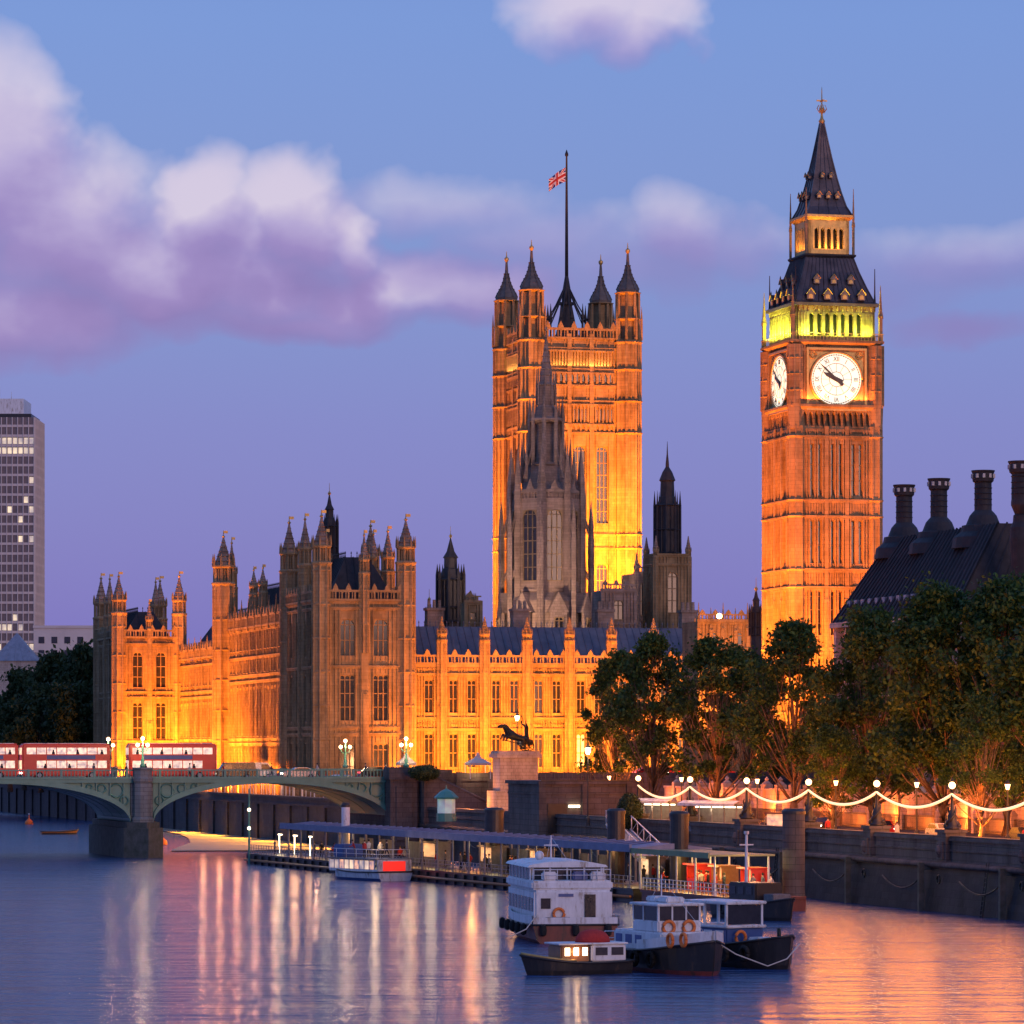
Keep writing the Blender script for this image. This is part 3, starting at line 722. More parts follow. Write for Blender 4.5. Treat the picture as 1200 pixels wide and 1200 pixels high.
for side in (0, 3):
    for x in (-3.6, -1.2, 1.2, 3.6): dormer(ct, side, x, -5.45, 74.15, 1.0, 1.5)
    for x in (-2.4, 0, 2.4): dormer(ct, side, x, -4.5, 76.4, .85, 1.3)
B = MB(); hl = 2.9; B.lathe([(3.4*1.414, 80.1), (3.65*1.414, 80.4), (3.65*1.414, 80.6), (3.1*1.414, 80.7)], 4, rot=pi/4); B.box(-2.1, 2.1, -2.1, 2.1, 80.6, 85.2)
B.build('lantern_core', 'cast_iron', ct)
B = MB()
for sd_ in ('front', 'left', 'right', 'back'):
    B.T = face_m(sd_, -hl, hl, -hl, hl); B.box(0, 2*hl, 0, .4, 84.3, 85.4); B.box(0, 2*hl, 0, .4, 80.6, 81.4); B.box(0, .7, -.0, .4, 81.4, 84.3); B.box(2*hl - .7, 2*hl, 0, .4, 81.4, 84.3)
    n = 5; w_ = (2*hl - 1.4) / n
    for i in range(n + 1): x = .7 + w_ * i; B.box(x - .15, x + .15, -.08, .45, 81.4, 84.4)
    for i in range(n): x = .7 + w_ * (i + .5); B.plate([(x - w_/2, 83.7), (x, 84.25), (x + w_/2, 83.7), (x + w_/2, 84.4), (x - w_/2, 84.4)], .02, .35)
B.T = Matrix.Identity(4); B.lathe([(3.0*1.414, 85.3), (3.45*1.414, 85.7), (3.45*1.414, 86.0)], 4, rot=pi/4)
B.build('lantern', 'gilding', ct)
B = MB(); prof = [(3.2, 86.0), (2.6, 87.2), (2.05, 89.2), (1.6, 91.2), (1.05, 94), (.6, 96.6), (.22, 98.9)]
B.lathe([(r_ * 1.414, z) for r_, z in prof], 4, rot=pi/4)
for sd_ in range(4):
    B.T = Matrix.Rotation(sd_ * pi / 2, 4, 'Z'); B.tube([(r_, -r_, z + .05) for r_, z in prof], .12, 4, False)
    for s_ in (-.5, 0, .5): B.tube([(s_ * r_, -r_ - .02, z + .05) for r_, z in prof], .05, 4, False)
B.T = Matrix.Identity(4); sp = B.build('spire', 'bronze_roof', ct)
for side in (0, 3):
    for x in (-1.3, 0, 1.3): dormer(ct, side, x, -2.25, 88.3, .6, .95)
    for x in (-.6, .6): dormer(ct, side, x, -1.55, 91.2, .45, .75)
B = MB(); B.lathe([(.2, 98.7), (.45, 99.2), (.2, 99.6), (.12, 100.2), (.38, 100.6), (.38, 100.9), (.1, 101.1), (.06, 103.4), (.02, 103.9)], 8, sm=True)
B.box(-.75, .75, -.05, .05, 101.9, 102.1); B.box(-.05, .05, -.75, .75, 101.9, 102.1)
for i in range(8): t_ = i * pi / 4; B.tube([(.3 * cos(t_), .3 * sin(t_), 100.3), (.7 * cos(t_), .7 * sin(t_), 100.9), (.45 * cos(t_), .45 * sin(t_), 101.4)], .05, 4, False)
B.build('finial', 'gilding', ct)
for sx_ in (-1, 1):
    for sy_ in (-1, 1): pinnacle(ct, sx_ * 3.35, sy_ * 3.35, 80.6, 89.6, .2, 'limestone'); B = MB(); B.lathe([(.16, 73.9), (.1, 75), (.05, 78.5)], 6, sx_ * 5.6, sy_ * 5.6); B.build('spike', 'cast_iron', ct)
ct.scale = (1, 1, .991)
# its floodlights
def fl(root_ab, rz_, pts):   # helper: floodlights in a thing's frame
    o = W(*root_ab); R_ = Matrix.Rotation(rz_, 3, 'Z')
    for (x, y, z, tx, ty, tz, p, c, s_) in pts:
        lamp('floodlight', 'SPOT', o + R_ @ Vector((x, y, z)), c, p, o + R_ @ Vector((tx, ty, tz)), size=s_, spot=95)
RED = (1, .17, .022)
fl((531.7, 180.9), TH, [
    (-13, -15, 10.8, -1, -5.9, 30, 66000, (1, .27, .015), .5), (9, -13, 10.8, 4, -5.9, 26, 30000, (1, .27, .015), .5),
    (-19, -24, 11, -1, -5.9, 48, 230000, (1, .21, .012), .5), (-17, -24, 11, 1, -5.9, 60, 150000, (1, .20, .015), .5),
    (-17, 6, 10, -5.9, 0, 28, 80000, (1, .28, .015), .5), (-26, 12, 10, -5.9, 0, 52, 220000, (1, .23, .012), .5),
    (-22, -9, 58, -6, 0, 62, 0.1, RED, .8)])
o = W(531.7, 180.9); R3 = Matrix.Rotation(TH, 3, 'Z')
for (x, y) in ((-3.6, -6.25), (0, -6.25), (3.6, -6.25), (-6.25, -3.4), (-6.25, 0), (-6.25, 3.4)):
    front = y < -6
    lamp('belfry_light', 'AREA', o + R3 @ Vector((x, y, 68.75)), GRN, 700 if front else 1000, o + R3 @ Vector((x * (1 if front else .82), y * (.82 if front else 1), 72.2)), size=2.6, sy=.25)
for (x, y) in ((0, -3.5), (-3.5, 0)):
    lamp('lantern_light', 'AREA', o + R3 @ Vector((x, y, 80.75)), (1, .40, .07), 260, o + R3 @ Vector((x * .75, y * .75, 83.8)), size=3.5, sy=.25)
for (x, y) in ((-3, -6.4), (3, -6.4), (-6.4, 0)):   # small floods on the arcade ledge washing the clock stage
    lamp('ledge_light', 'AREA', o + R3 @ Vector((x, y * 1.02, 60.05)), (1, .2, .03), 420, o + R3 @ Vector((x, y * .93, 66)), size=3.5, sy=.2)

# ================================================================== VICTORIA-STYLE SQUARE TOWER
a_, D_ = 0, 762
ctr = PX(664, D_); va, vb = -ST * ctr.x + CT * ctr.y, CT * ctr.x + ST * ctr.y
vt = thing('square_tower', W(va, vb), TH, 'huge square floodlit gothic tower with four turrets and a flagpole on top', 'tower')
hv = 8.7; B = MB(); shell(B, hv, GZ, 88.2); wins = []
for sd_ in ('front', 'left'):
    facade(B, wins, face_m(sd_, -hv, hv, -hv, hv), 2 * hv, GZ, 88, 3, 1, 2.3, [(20, 31), (37.5, 47), (54.5, 68.5)], proud=.7, bw=.9, bp=.5,
           strings=(17, 34, 50, 52.5, 71, 76.8, 79.6, 82.6, 86.4), arched=(0, 1, 2), ribs=1.1, e0=2.4, e1=2.4)
    B.T = face_m(sd_, -hv, hv, -hv, hv)
    for (zb, zt_, n) in ((71.4, 72.6, 14), (72.9, 76.2, 18), (80.0, 82.0, 12), (83.2, 86.0, 22)):
        st_ = (2*hv - 4.8) / n
        for i in range(n):
            x = 2.4 + st_ * (i + .5); q = st_ * .28
            B.plate([(x - st_/2, zb), (x - q, zb), (x - q, zt_ - st_ * .7), (x, zt_ - .12), (x + q, zt_ - st_ * .7), (x + q, zb), (x + st_/2, zb), (x + st_/2, zt_), (x - st_/2, zt_)], -1.15, -.69)
    B.T = Matrix.Identity(4)
B.build('wall', 'limestone', vt); put_windows(vt, wins)
B = MB()   # dark openings of the upper galleries, glazed
for sd_ in ('front', 'left'):
    B.T = face_m(sd_, -hv, hv, -hv, hv)
    for (zb, zt_, n) in ((73.3, 75.2, 9), (80.3, 81.6, 6)):
        st_ = (2*hv - 4.8) / n
        for i in range(n): x = 2.4 + st_ * (i + .5); B.box(x - st_*.3, x + st_*.3, -.78, -.66, zb, zt_)
B.T = Matrix.Identity(4); B.build('gallery_glazing', 'glass', vt)
B = MB(); parapet(B, -hv - .6, hv + .6, -hv - .6, hv + .6, 88, 2.6, .5, 1.2, 'fl'); B.build('parapet', 'limestone', vt)
for sx_ in (-1, 1):
    for sy_ in (-1, 1):
        x, y = sx_ * 9.1, sy_ * 9.1
        T_ = MB(); T_.lathe([(2.35, GZ), (2.35, 88)], 8, x, y)
        for i in range(8):
            t_ = pi/8 + i * pi/4; T_.lathe([(.33, GZ), (.33, 88.5)], 4, x + 2.3 * cos(t_), y + 2.3 * sin(t_))
            t_ = i * pi/4; T_.lathe([(.13, GZ), (.13, 88)], 4, x + 2.25 * cos(t_), y + 2.25 * sin(t_))
        for z in (17, 34, 50, 52.5, 71, 76.8, 82.6, 87.6): T_.lathe([(2.4, z - .4), (2.8, z), (2.4, z + .3)], 8, x, y)
        T_.lathe([(1.5, 88), (1.5, 96.5)], 8, x, y)
        for i in range(8): t_ = pi/8 + i * pi/4; T_.lathe([(.3, 88), (.28, 96.5)], 4, x + 2.05 * cos(t_), y + 2.05 * sin(t_)); T_.lathe([(.22, 91.9), (.02, 94.2)], 4, x + 2.55 * cos(t_), y + 2.55 * sin(t_)); T_.lathe([(.26, 88), (.24, 91.9)], 4, x + 2.55 * cos(t_), y + 2.55 * sin(t_))
        for z in (91.8, 96.6): T_.lathe([(1.6, z - .3), (2.45, z), (2.45, z + .15), (1.6, z + .3)], 8, x, y)
        tt = T_.build('turret', 'limestone', vt)
        C_ = MB(); C_.lathe([(2.0, 96.7), (2.1, 97.2), (1.75, 98.0), (1.05, 99.2), (.6, 100.4), (.34, 101.8), (.2, 104.0)], 8, x, y)
        for i in range(8):
            t_ = pi/8 + i*pi/4
            for r_, z in ((2.05, 97.4), (1.75, 98.1), (1.4, 98.8), (1.08, 99.4), (.8, 100.1), (.58, 100.9), (.44, 101.7)): C_.sphere((x + r_ * cos(t_), y + r_ * sin(t_), z), .15, 5, 3)
        for i in range(8): t_ = pi/8 + i*pi/4; C_.tube([(x + r_ * cos(t_), y + r_ * sin(t_), z) for r_, z in ((2.1, 97.3), (1.78, 98.0), (1.08, 99.2), (.63, 100.4), (.36, 101.8))], .1, 4, False)
        C_.build('turret_cap', 'turret_lead', tt)
        V_ = MB(); V_.lathe([(.15, 103.8), (.42, 104.3), (.42, 104.6), (.12, 104.9), (.05, 105.9)], 8, x, y); V_.build('vane', 'gilding', tt)
B = MB()   # openwork iron crown round the mast
B.lathe([(2.6*1.414, 88.2), (1.6*1.414, 90), (.4, 98.6)], 4, rot=pi/4)
for i in range(12):
    t_ = i * pi / 6; q = 1 / max(abs(cos(t_)), abs(sin(t_))); x, y = 3.6 * cos(t_) * q, 3.6 * sin(t_) * q
    B.lathe([(.22, 88), (.2, 92.3), (.34, 92.5), (.03, 95.2)], 4, x, y); B.tube([(x, y, 91.8), (x * .5, y * .5, 95.2), (x * .12, y * .12, 98.4)], .12, 4, False)
B.lathe([(.9, 95.6), (.9, 97.2), (.25, 101)], 8); B.lathe([(1.4, 95.2), (1.4, 95.7)], 8)
B.build('mast_crown', 'cast_iron', vt)
B = MB(); B.lathe([(.34, 98), (.26, 112), (.16, 122.6), (.32, 122.8), (.32, 123.1), (.03, 123.9)], 10, sm=True); B.build('flagpole', 'cast_iron', vt)
# drooping union flag
fg = thing('flag', W(va, vb, 120.6), 0, 'red, white and blue flag drooping from the tall flagpole', 'flag')
B = MB(); nx_, nz_ = 36, 20; vs = []
for j in range(nz_ + 1):
    for i in range(nx_ + 1):
        p, q = i / nx_, j / nz_; vs.append((-.2 - 3.1 * p, .35 * sin(p * 9 + q) * p, -2.2 * p ** 1.2 - 2.6 * (1 - q) * (1 - .15 * p)))
B.v = vs
for j in range(nz_):
    for i in range(nx_):
        x, y = ((i + .5) / nx_ - .5) * 2, ((j + .5) / nz_ - .5) * 1.1; k = 0
        d1, d2 = abs(y - x * .55) / 1.14, abs(y + x * .55) / 1.14
        if min(d1, d2) < .13: k = 1
        if min(d1, d2) < .05: k = 2
        if abs(x) < .2 or abs(y) < .2: k = 1
        if abs(x) < .12 or abs(y) < .12: k = 2
        a0_ = j * (nx_ + 1) + i; B.f.append([a0_, a0_ + 1, a0_ + nx_ + 2, a0_ + nx_ + 1]); B.m.append(k)
fo = B.build('cloth', ['flag_blue', 'white_paint', 'red_cloth'], fg); sm_ = fo.modifiers.new('thick', 'SOLIDIFY'); sm_.thickness = .03
fl((va, vb), TH, [
    (-5, -26, 30, -4, -9, 46, 100000, SOD, 1), (5, -26, 30, 4, -9, 46, 100000, SOD, 1), (0, -34, 34, 0, -9, 70, 560000, (1, .25, .012), 1),
    (-28, -2, 28, -9, 0, 46, 130000, SOD, 1), (-36, 0, 32, -9, 0, 72, 420000, (1, .25, .012), 1)])
o = W(va, vb)
for (x, y) in ((0, -10.2), (-10.2, 0)): lamp('gallery_light', 'AREA', o + R3 @ Vector((x, y, 83)), (1, .55, .15), 500, o + R3 @ Vector((x * .97, y * .97, 89)), size=11, sy=.3)

# ================================================================== CENTRAL OCTAGON TOWER
ctr = PX(640, 694); oa, ob = -ST * ctr.x + CT * ctr.y, CT * ctr.x + ST * ctr.y
cl = thing('octagon_tower', W(oa, ob), TH + pi / 8 * 0, 'unlit brown octagonal tower with tall traceried windows and a slender openwork spire', 'tower')
B = MB(); R0 = 5.6; B.lathe([(R0 * 1.35, 20), (R0 * 1.3, 38), (R0 * 1.02, 39.5), (R0, 40), (R0, 56)], 8); wins = []
for i in range(8):
    t_ = pi / 8 + i * pi / 4; ux, uy = cos(t_), sin(t_)
    for (rr_, w_, z0, z1) in ((R0 + .35, .75, 20, 57.5), (R0 + 2.0, .55, 20, 50)):
        B.lathe([(w_, z0), (w_, z1 - 2), (w_ * .8, z1)], 4, rr_ * ux, rr_ * uy, rot=t_)
    B.lathe([(.42, 50), (.5, 50.3), (.03, 55)], 4, (R0 + 2) * ux, (R0 + 2) * uy, rot=t_)
    B.tube([((R0 + 2) * ux, (R0 + 2) * uy, 48.5), ((R0 + .5) * ux, (R0 + .5) * uy, 53)], .3, 4, False)
    B.tube([((R0 + 2) * ux, (R0 + 2) * uy, 41), ((R0 + .5) * ux, (R0 + .5) * uy, 44)], .28, 4, False)
    B.lathe([(.6, 57.5), (.72, 57.8), (.05, 64)], 4, (R0 + .3) * ux, (R0 + .3) * uy, rot=t_)
    # face parapet gables
    f = i * pi / 4 + pi / 2; ap = R0 * cos(pi / 8); MM = Matrix.Rotation(f, 4, 'Z') @ Matrix.Translation((0, -ap, 0)); B.T = MM
    B.box(-2.0, 2.0, -.3, 0, 54.6, 55.1); B.box(-2.0, 2.0, -.3, 0, 39.6, 40.2)
    for k in range(6): B.box(-1.7 + .62 * k, -1.5 + .62 * k, -.2, 0, 55.1, 56.2)
    B.plate([(-1.9, 56.1), (1.9, 56.1), (1.9, 56.5), (.7, 56.7), (0, 58.4), (-.7, 56.7), (-1.9, 56.5)], -.25, .05)
    B.box(-1.75, -1.35, -.35, 0, 40, 54.6); B.box(1.35, 1.75, -.35, 0, 40, 54.6); B.box(-1.35, 1.35, -.3, 0, 53.2, 54.6); B.box(-1.35, 1.35, -.3, 0, 40, 41.4)
    B.box(-1.4, 1.4, -3.0, -2.4, 20, 36); B.plate([(-1.8, 36), (1.8, 36), (0, 39.4)], -2.9, -.2)
    B.T = Matrix.Identity(4)
    wins.append((MM @ Matrix.Translation((0, 0, 41.4)), 2.7, 11.8, True)); wins.append((MM @ Matrix.Translation((0, -2.98, 29)), 1.6, 6.2, True))
B.build('octagon', 'weathered_stone', cl); put_windows(cl, wins)
for x, p_ in ((-14, 26000), (12, 34000)): lamp('octagon_fill', 'SPOT', W(oa - 22, ob + x, 31), (1, .62, .42), p_, W(oa, ob, 52), size=.8, spot=95)  # added lamps that brighten the otherwise unlit octagon
B = MB(); B.lathe([(4.6, 56), (3.6, 58), (3.0, 60), (2.7, 61)], 8); B.lathe([(1.7, 60), (1.5, 69)], 8)
for i in range(8):
    t_ = pi/8 + i*pi/4; ux, uy = cos(t_), sin(t_)
    B.lathe([(.42, 58), (.36, 68), (.45, 68.2), (.03, 72.5)], 4, 2.75 * ux, 2.75 * uy, rot=t_); B.tube([(4.7 * ux, 4.7 * uy, 58.5), (2.8 * ux, 2.8 * uy, 64)], .2, 4, False)
    B.lathe([(.3, 58), (.28, 62), (.03, 65.5)], 4, 4.1 * ux, 4.1 * uy, rot=t_)
B.lathe([(2.3, 68), (3.0, 68.4), (3.0, 68.7), (2.2, 69)], 8); B.lathe([(2.7, 60.6), (3.1, 61), (2.7, 61.3)], 8)
B.build('lantern', 'weathered_stone', cl)
B = MB(); B.lathe([(2.1, 68.8), (1.8, 70.5), (1.35, 71), (1.3, 74.2), (1.65, 74.4), (1.2, 74.8)] + crocket(1.1, 75, 83.5, 8, .07), 8)
for i in range(8): t_ = pi/8 + i*pi/4; B.lathe([(.2, 71), (.17, 74.3), (.02, 77.5)], 4, 1.6 * cos(t_), 1.6 * sin(t_), rot=t_)
B.lathe([(.07, 83.4), (.3, 83.9), (.05, 84.3), (.03, 86)], 6)
B.build('spire', 'weathered_stone', cl)

# ================================================================== PALACE WINGS
def wing_roof(root, x0, x1, y0, y1, z0, z1, mat, inx, iny, nm='roof'):
    B = MB(); hip_roof(B, x0, x1, y0, y1, z0, z1, inx, iny); return B.build(nm, mat, root)
# north range: the long floodlit front behind the trees
aN, bL, bR = 628, 144.0, 206
L = bR - bL
nr = thing('palace_range', W(aN, bL), TH, 'long floodlit gothic range with grey roof, right of the unlit pavilion', 'palace wing')
B = MB(); wins = []; B.box(0, L, 0, 16, GZ, 26.4)
facade(B, wins, face_m('front', 0, L, 0, 16), L, GZ, 26.3, 9, 2, 1.45, [(6.2, 8.6), (10.4, 15.6), (18.9, 24.0)], proud=.5, bw=1.0, bp=.7, strings=(9.2, 16.4, 18.1, 25.0, 26.3), ribs=.48, btop=.6)
for zb in (9.9, 17.0, 17.55, 24.75, 25.7):
    for i in range(150): x = L * (i + .5) / 150; B.box(x - .11, x + .11, -.78, -.5, zb - .12, zb + .2)
B.build('wall', 'limestone', nr); put_windows(nr, wins, .05, random.Random(3))
B = MB(); parapet(B, -.4, L + .4, -.45, 16, 26.4, 2.0, .4, 1.1, 'f'); B.build('parapet', 'limestone', nr)
wing_roof(nr, .4, L - .4, 1.6, 15, 26.8, 32.6, 'slate_lead', 1, 5.5)
for i in range(10): turret(nr, L * i / 9, -.75, GZ, 31.2, 34.4, .72, 'limestone', 'limestone', .3, False, 'buttress_turret')
for i in range(4):
    x = 8 + 14 * i; B = MB(); B.box(x - 1.3, x + 1.3, 8, 10, 30, 35.2); B.box(x - 1.5, x + 1.5, 7.8, 10.2, 35.2, 35.6)
    for k in range(3): B.lathe([(.3, 35.6), (.24, 36.8), (.3, 36.9)], 8, x - .85 + .85 * k, 9)
    B.build('chimney', 'weathered_stone', nr)
for i in range(9):
    x = L * (i + .5) / 9
    lamp('floodlight', 'SPOT', W(aN - 15, bL + x, 7.5), (1, .25, .012), 44000, W(aN, bL + x, 22), size=.6, spot=110)
# near pavilion (unlit front)
pv = thing('palace_pavilion', W(622, 130.6), TH, 'tall unlit pavilion with a cluster of turrets, above the right bridge arch', 'palace pavilion')
B = MB(); wins = []; PWx, PWy, PZ = 13.3, 25, 36
B.box(0, PWx, 0, PWy, GZ, PZ)
fls = [(8, 14), (17.6, 24.6), (27.6, 33.2)]
facade(B, wins, face_m('front', 0, PWx, 0, PWy), PWx, GZ, PZ, 2, 1, 2.4, fls, .45, 1.2, .5, (6.6, 15.6, 16.6, 26, 35, 36), (2,), .62, 1.4, 1.4, btop=0)
facade(B, wins, face_m('left', 0, PWx, 0, PWy), PWy, GZ, PZ, 2, 2, 2.2, fls, .45, 1.2, .4, (6.6, 15.6, 16.6, 26, 35, 36), (2,), .62, 1.4, 1.4, btop=0)
B.build('wall', 'pale_stone' if 0 else 'limestone', pv); put_windows(pv, wins)
B = MB(); parapet(B, -.5, PWx + .5, -.5, PWy + .5, PZ, 2.2, .4, 1.0, 'flr'); B.build('parapet', 'limestone', pv)
wing_roof(pv, 1.2, PWx - 1.2, 1.2, PWy - 1.2, PZ, 43, 'cast_iron', 3.6, 3.6)
for (x, y, r_, zs, zt_) in [(0,0,1.35,44.4,49.6),(PWx,0,1.35,44.4,49.2),(0,PWy,1.35,44.4,50),(PWx,PWy,1.35,44.4,49.6),(PWx/2,-.3,.75,42.4,46.6),(PWx/2,PWy,.8,43,47.6),(0,PWy/2,1.0,44.6,49.8),(PWx,PWy/2,1.0,43.4,48),
                           (3.4,PWy*.5,.8,43,47.4),(PWx-4,5,.8,43,47)]:
    turret(pv, x, y, GZ if r_ > .9 else 28, zs, zt_, r_, 'limestone', 'weathered_stone', .5)
for x in (3, 12): lamp('pavilion_spill_fill', 'SPOT', W(598, 129.5 + x, 11), (1, .38, .14), 9000, W(622, 129.5 + x, 26), size=.5, spot=100)  # added lamps, here and below, in place of floodlight spill on the pavilion
lamp('pavilion_spill_fill', 'SPOT', W(640, 108, 7), (1, .5, .3), 3500, W(640, 129.5, 22), size=.5, spot=110)
# dark fleche behind the pavilion
def fleche(name, px, D0, ybase, ytop, wpx, label, mat='cast_iron', stone=None):
    p = PX(px, D0); s_ = FPX / D0; zb, zt_ = ZY(ybase, D0), ZY(ytop, D0); r_ = wpx / s_ / 2 * 1.05; H_ = zt_ - zb
    o = thing(name, (p.x, p.y, 0), TH, label, 'spire')
    B = MB(); B.lathe([(r_ * .86, GZ + 8), (r_ * .86, zb + H_ * .52)], 8)
    for i in range(8):
        t_ = pi/8 + i*pi/4; B.lathe([(r_ * .14, zb), (r_ * .13, zb + H_ * .55), (.02, zb + H_ * .68)], 4, r_ * cos(t_), r_ * sin(t_), rot=t_)
        t_ = i*pi/4; B.lathe([(r_ * .06, zb), (r_ * .06, zb + H_ * .5)], 4, r_ * .88 * cos(t_), r_ * .88 * sin(t_), rot=t_)
    for f in (0, .16, .48): B.lathe([(r_ * .9, zb + H_ * f), (r_ * 1.1, zb + H_ * (f + .015)), (r_ * .9, zb + H_ * (f + .03))], 8)
    B.build('louvred_stage', mat, o)
    B = MB(); B.lathe([(r_ * .9, zb + H_ * .5), (r_ * .62, zb + H_ * .62), (r_ * .5, zb + H_ * .63), (r_ * .48, zb + H_ * .74), (r_ * .58, zb + H_ * .75), (r_ * .3, zb + H_ * .82), (.1, zb + H_ * .97), (.03, zt_)], 8); B.build('spire', mat, o)
    B = MB(); B.lathe([(.05, zt_ - .5), (.3, zt_), (.05, zt_ + .35), (.03, zt_ + 1.6)], 6); B.build('vane', 'gilding', o)
    return o
fleche('roof_fleche', 386, 655, 655, 578, 19, 'black spired ventilation fleche rising behind the pavilion turrets')
fleche('roof_fleche', 528, 690, 730, 628, 30, 'dark green-black ventilation spire above the roof, left of the octagonal tower')
fleche('roof_fleche', 503, 680, 730, 702, 9, 'small thin black spirelet on the grey roof beside the pavilion')
fleche('roof_fleche', 886, 600, 745, 690, 15, 'small dark spire just left of the clock tower foot')
# river front, high part
rf = thing('palace_river_front', W(697, 130.6), TH, 'high floodlit river front, blazing orange, between the dark pavilion and the slim turret', 'palace wing')
B = MB(); wins = []; LA = 697 - 649; B.box(0, 16, -LA, 0, GZ, 33.4)
facade(B, wins, face_m('left', 0, 16, -LA, 0), LA, GZ, 33.3, 8, 2, 1.5, [(7.5, 13), (15.4, 23.6), (26, 28), (29.8, 32.2)], .16, .8, .22, (14.2, 15, 24.6, 25.6, 28.6, 33.2), (1,), .8, btop=0)
B.build('wall', 'limestone', rf); put_windows(rf, wins)
B = MB(); parapet(B, -.3, 16, -LA, 0, 33.4, 2.6, .35, 1.2, 'l'); B.build('parapet', 'limestone', rf)
wing_roof(rf, 1.2, 15, -LA + 1, -1, 33.8, 40.5, 'cast_iron', 4.5, 2)
for i in range(9): pinnacle(rf, -.5, -LA * i / 8, 33, 38.4, .34)
for y in (-14, -22): turret(rf, 1.2, y, 33, 40.6, 43.6, .7)
for i in range(6):
    y = -LA + LA * (i + .5) / 6; lamp('floodlight', 'SPOT', W(697 + y, 119.8, 6.7), (1, .25, .01), 66000, W(697 + y, 130, 19), size=.5, spot=130)
tt = thing('stair_turret', W(699, 129.6), TH, 'slim tall turret tower half lit, midway along the orange river front', 'turret')
turret(tt, 0, 0, GZ, 44.6, 50.4, 1.7, lantern=.5, name='shaft'); turret(tt, 1.7, 1.4, 30, 43.6, 49.4, .9, name='side_turret')
# river front, low part
rl = thing('palace_river_front', W(752, 131.2), TH, 'lower floodlit river front wing with a blue slate roof, next to the end pavilion', 'palace wing')
B = MB(); wins = []; LB = 50; B.box(0, 16, -LB, 0, GZ, 29.4)
facade(B, wins, face_m('left', 0, 16, -LB, 0), LB, GZ, 29.3, 8, 2, 1.5, [(7.5, 13), (15.4, 21.6), (24.6, 27.4)], .16, .8, .22, (14.2, 15, 22.6, 23.6, 28.4), (1,), .8, btop=0)
B.build('wall', 'limestone', rl); put_windows(rl, wins)
B = MB(); parapet(B, -.3, 16, -LB, 0, 29.4, 2.4, .35, 1.2, 'l'); B.build('parapet', 'limestone', rl)
wing_roof(rl, 1.2, 15, -LB + 1, -1, 29.8, 37.6, 'slate', 6, .5)
for i in range(9): pinnacle(rl, -.5, -LB * i / 8, 29, 33.4, .3)
for i in range(6):
    y = -LB + LB * (i + .5) / 6; lamp('floodlight', 'SPOT', W(752 + y, 119.8, 6.7), (1, .25, .01), 52000, W(752 + y, 130, 17), size=.5, spot=130)
# end pavilion
pe = thing('palace_pavilion', W(750, 119.6), TH, 'end pavilion at far left, orange front and dark river side, with pairs of turrets', 'palace pavilion')
B = MB(); wins = []; EX, EY, EZ = 11.2, 21, 33.6; B.box(0, EX, 0, EY, -1, EZ)
fls = [(7, 12.5), (15.2, 21.8), (24.6, 31)]
facade(B, wins, face_m('front', 0, EX, 0, EY), EX, 0, EZ, 2, 1, 1.9, fls, .4, 1.1, .4, (6, 13.8, 14.8, 22.8, 23.8, 32.6), (2,), .62, 1.3, 1.3, btop=0)
facade(B, wins, face_m('left', 0, EX, 0, EY), EY, 0, EZ, 3, 1, 2.0, fls, .4, 1.1, .4, (6, 13.8, 14.8, 22.8, 23.8, 32.6), (2,), .62, 1.3, 1.3, btop=0)
B.build('wall', 'limestone', pe); put_windows(pe, wins)
B = MB(); parapet(B, -.5, EX + .5, -.5, EY + .5, EZ, 2.0, .4, 1.0, 'fl'); B.build('parapet', 'limestone', pe)
wing_roof(pe, 1.2, EX - 1.2, 1.2, EY - 1.2, EZ, 38.6, 'cast_iron', 3, 3)
for (x, y, r_, zs, zt_) in [(0,0,1.3,40.6,45.4),(EX,0,1.2,40.6,45.6),(0,EY,1.3,40.6,46),(EX,EY,1.2,40.4,45.6),(0,EY/2,1.0,40.4,45.4),(EX/2,-.2,.65,37,40.4),(EX*.8,EY*.6,1.0,40,45),(EX*.35,EY*.9,.8,38,42)]:
    turret(pe, x, y, 0 if r_ > .9 else 24, zs, zt_, r_, 'limestone', 'weathered_stone', .5)
for x in (1.5, 6.2, 11): lamp('floodlight', 'SPOT', W(738.5, 118.4 + x, 6.9), (1, .24, .012), 36000, W(750, 118.4 + x, 19), size=.5, spot=115)
# blocks behind the north range
ctr = PX(782, 676); sa, sb = -ST * ctr.x + CT * ctr.y, CT * ctr.x + ST * ctr.y
st = thing('stair_tower', W(sa, sb), TH, 'small square stone tower with dark louvred lantern, right of the big tower', 'tower')
B = MB(); wins = []; B.box(-2.7, 2.7, -2.7, 2.7, GZ, 45)
facade(B, wins, face_m('front', -2.7, 2.7, -2.7, 2.7), 5.4, GZ, 45, 1, 1, 1.7, [(10, 16), (22, 28), (35.5, 42)], .3, .5, .3, (33, 43.4, 45), (2,), .6, .6, .6, btop=0)
facade(B, wins, face_m('left', -2.7, 2.7, -2.7, 2.7), 5.4, GZ, 45, 1, 1, 1.7, [(10, 16), (22, 28), (35.5, 42)], .3, .5, .3, (33, 43.4, 45), (2,), .6, .6, .6, btop=0)
B.build('wall', 'limestone', st); put_windows(st, wins)
for sx_ in (-1, 1):
    for sy_ in (-1, 1): turret(st, sx_ * 2.75, sy_ * 2.75, 30, 45.6, 48.4, .45, 'limestone', 'weathered_stone', .4, False)
B = MB()
B.lathe([(2.0, 45), (2.0, 53)], 8)
for i in range(8): t_ = pi/8 + i*pi/4; B.lathe([(.24, 45), (.22, 53), (.02, 55.5)], 4, 2.1 * cos(t_), 2.1 * sin(t_), rot=t_); t_ = i*pi/4; B.lathe([(.1, 45), (.1, 53)], 4, 2.0 * cos(t_), 2.0 * sin(t_), rot=t_)
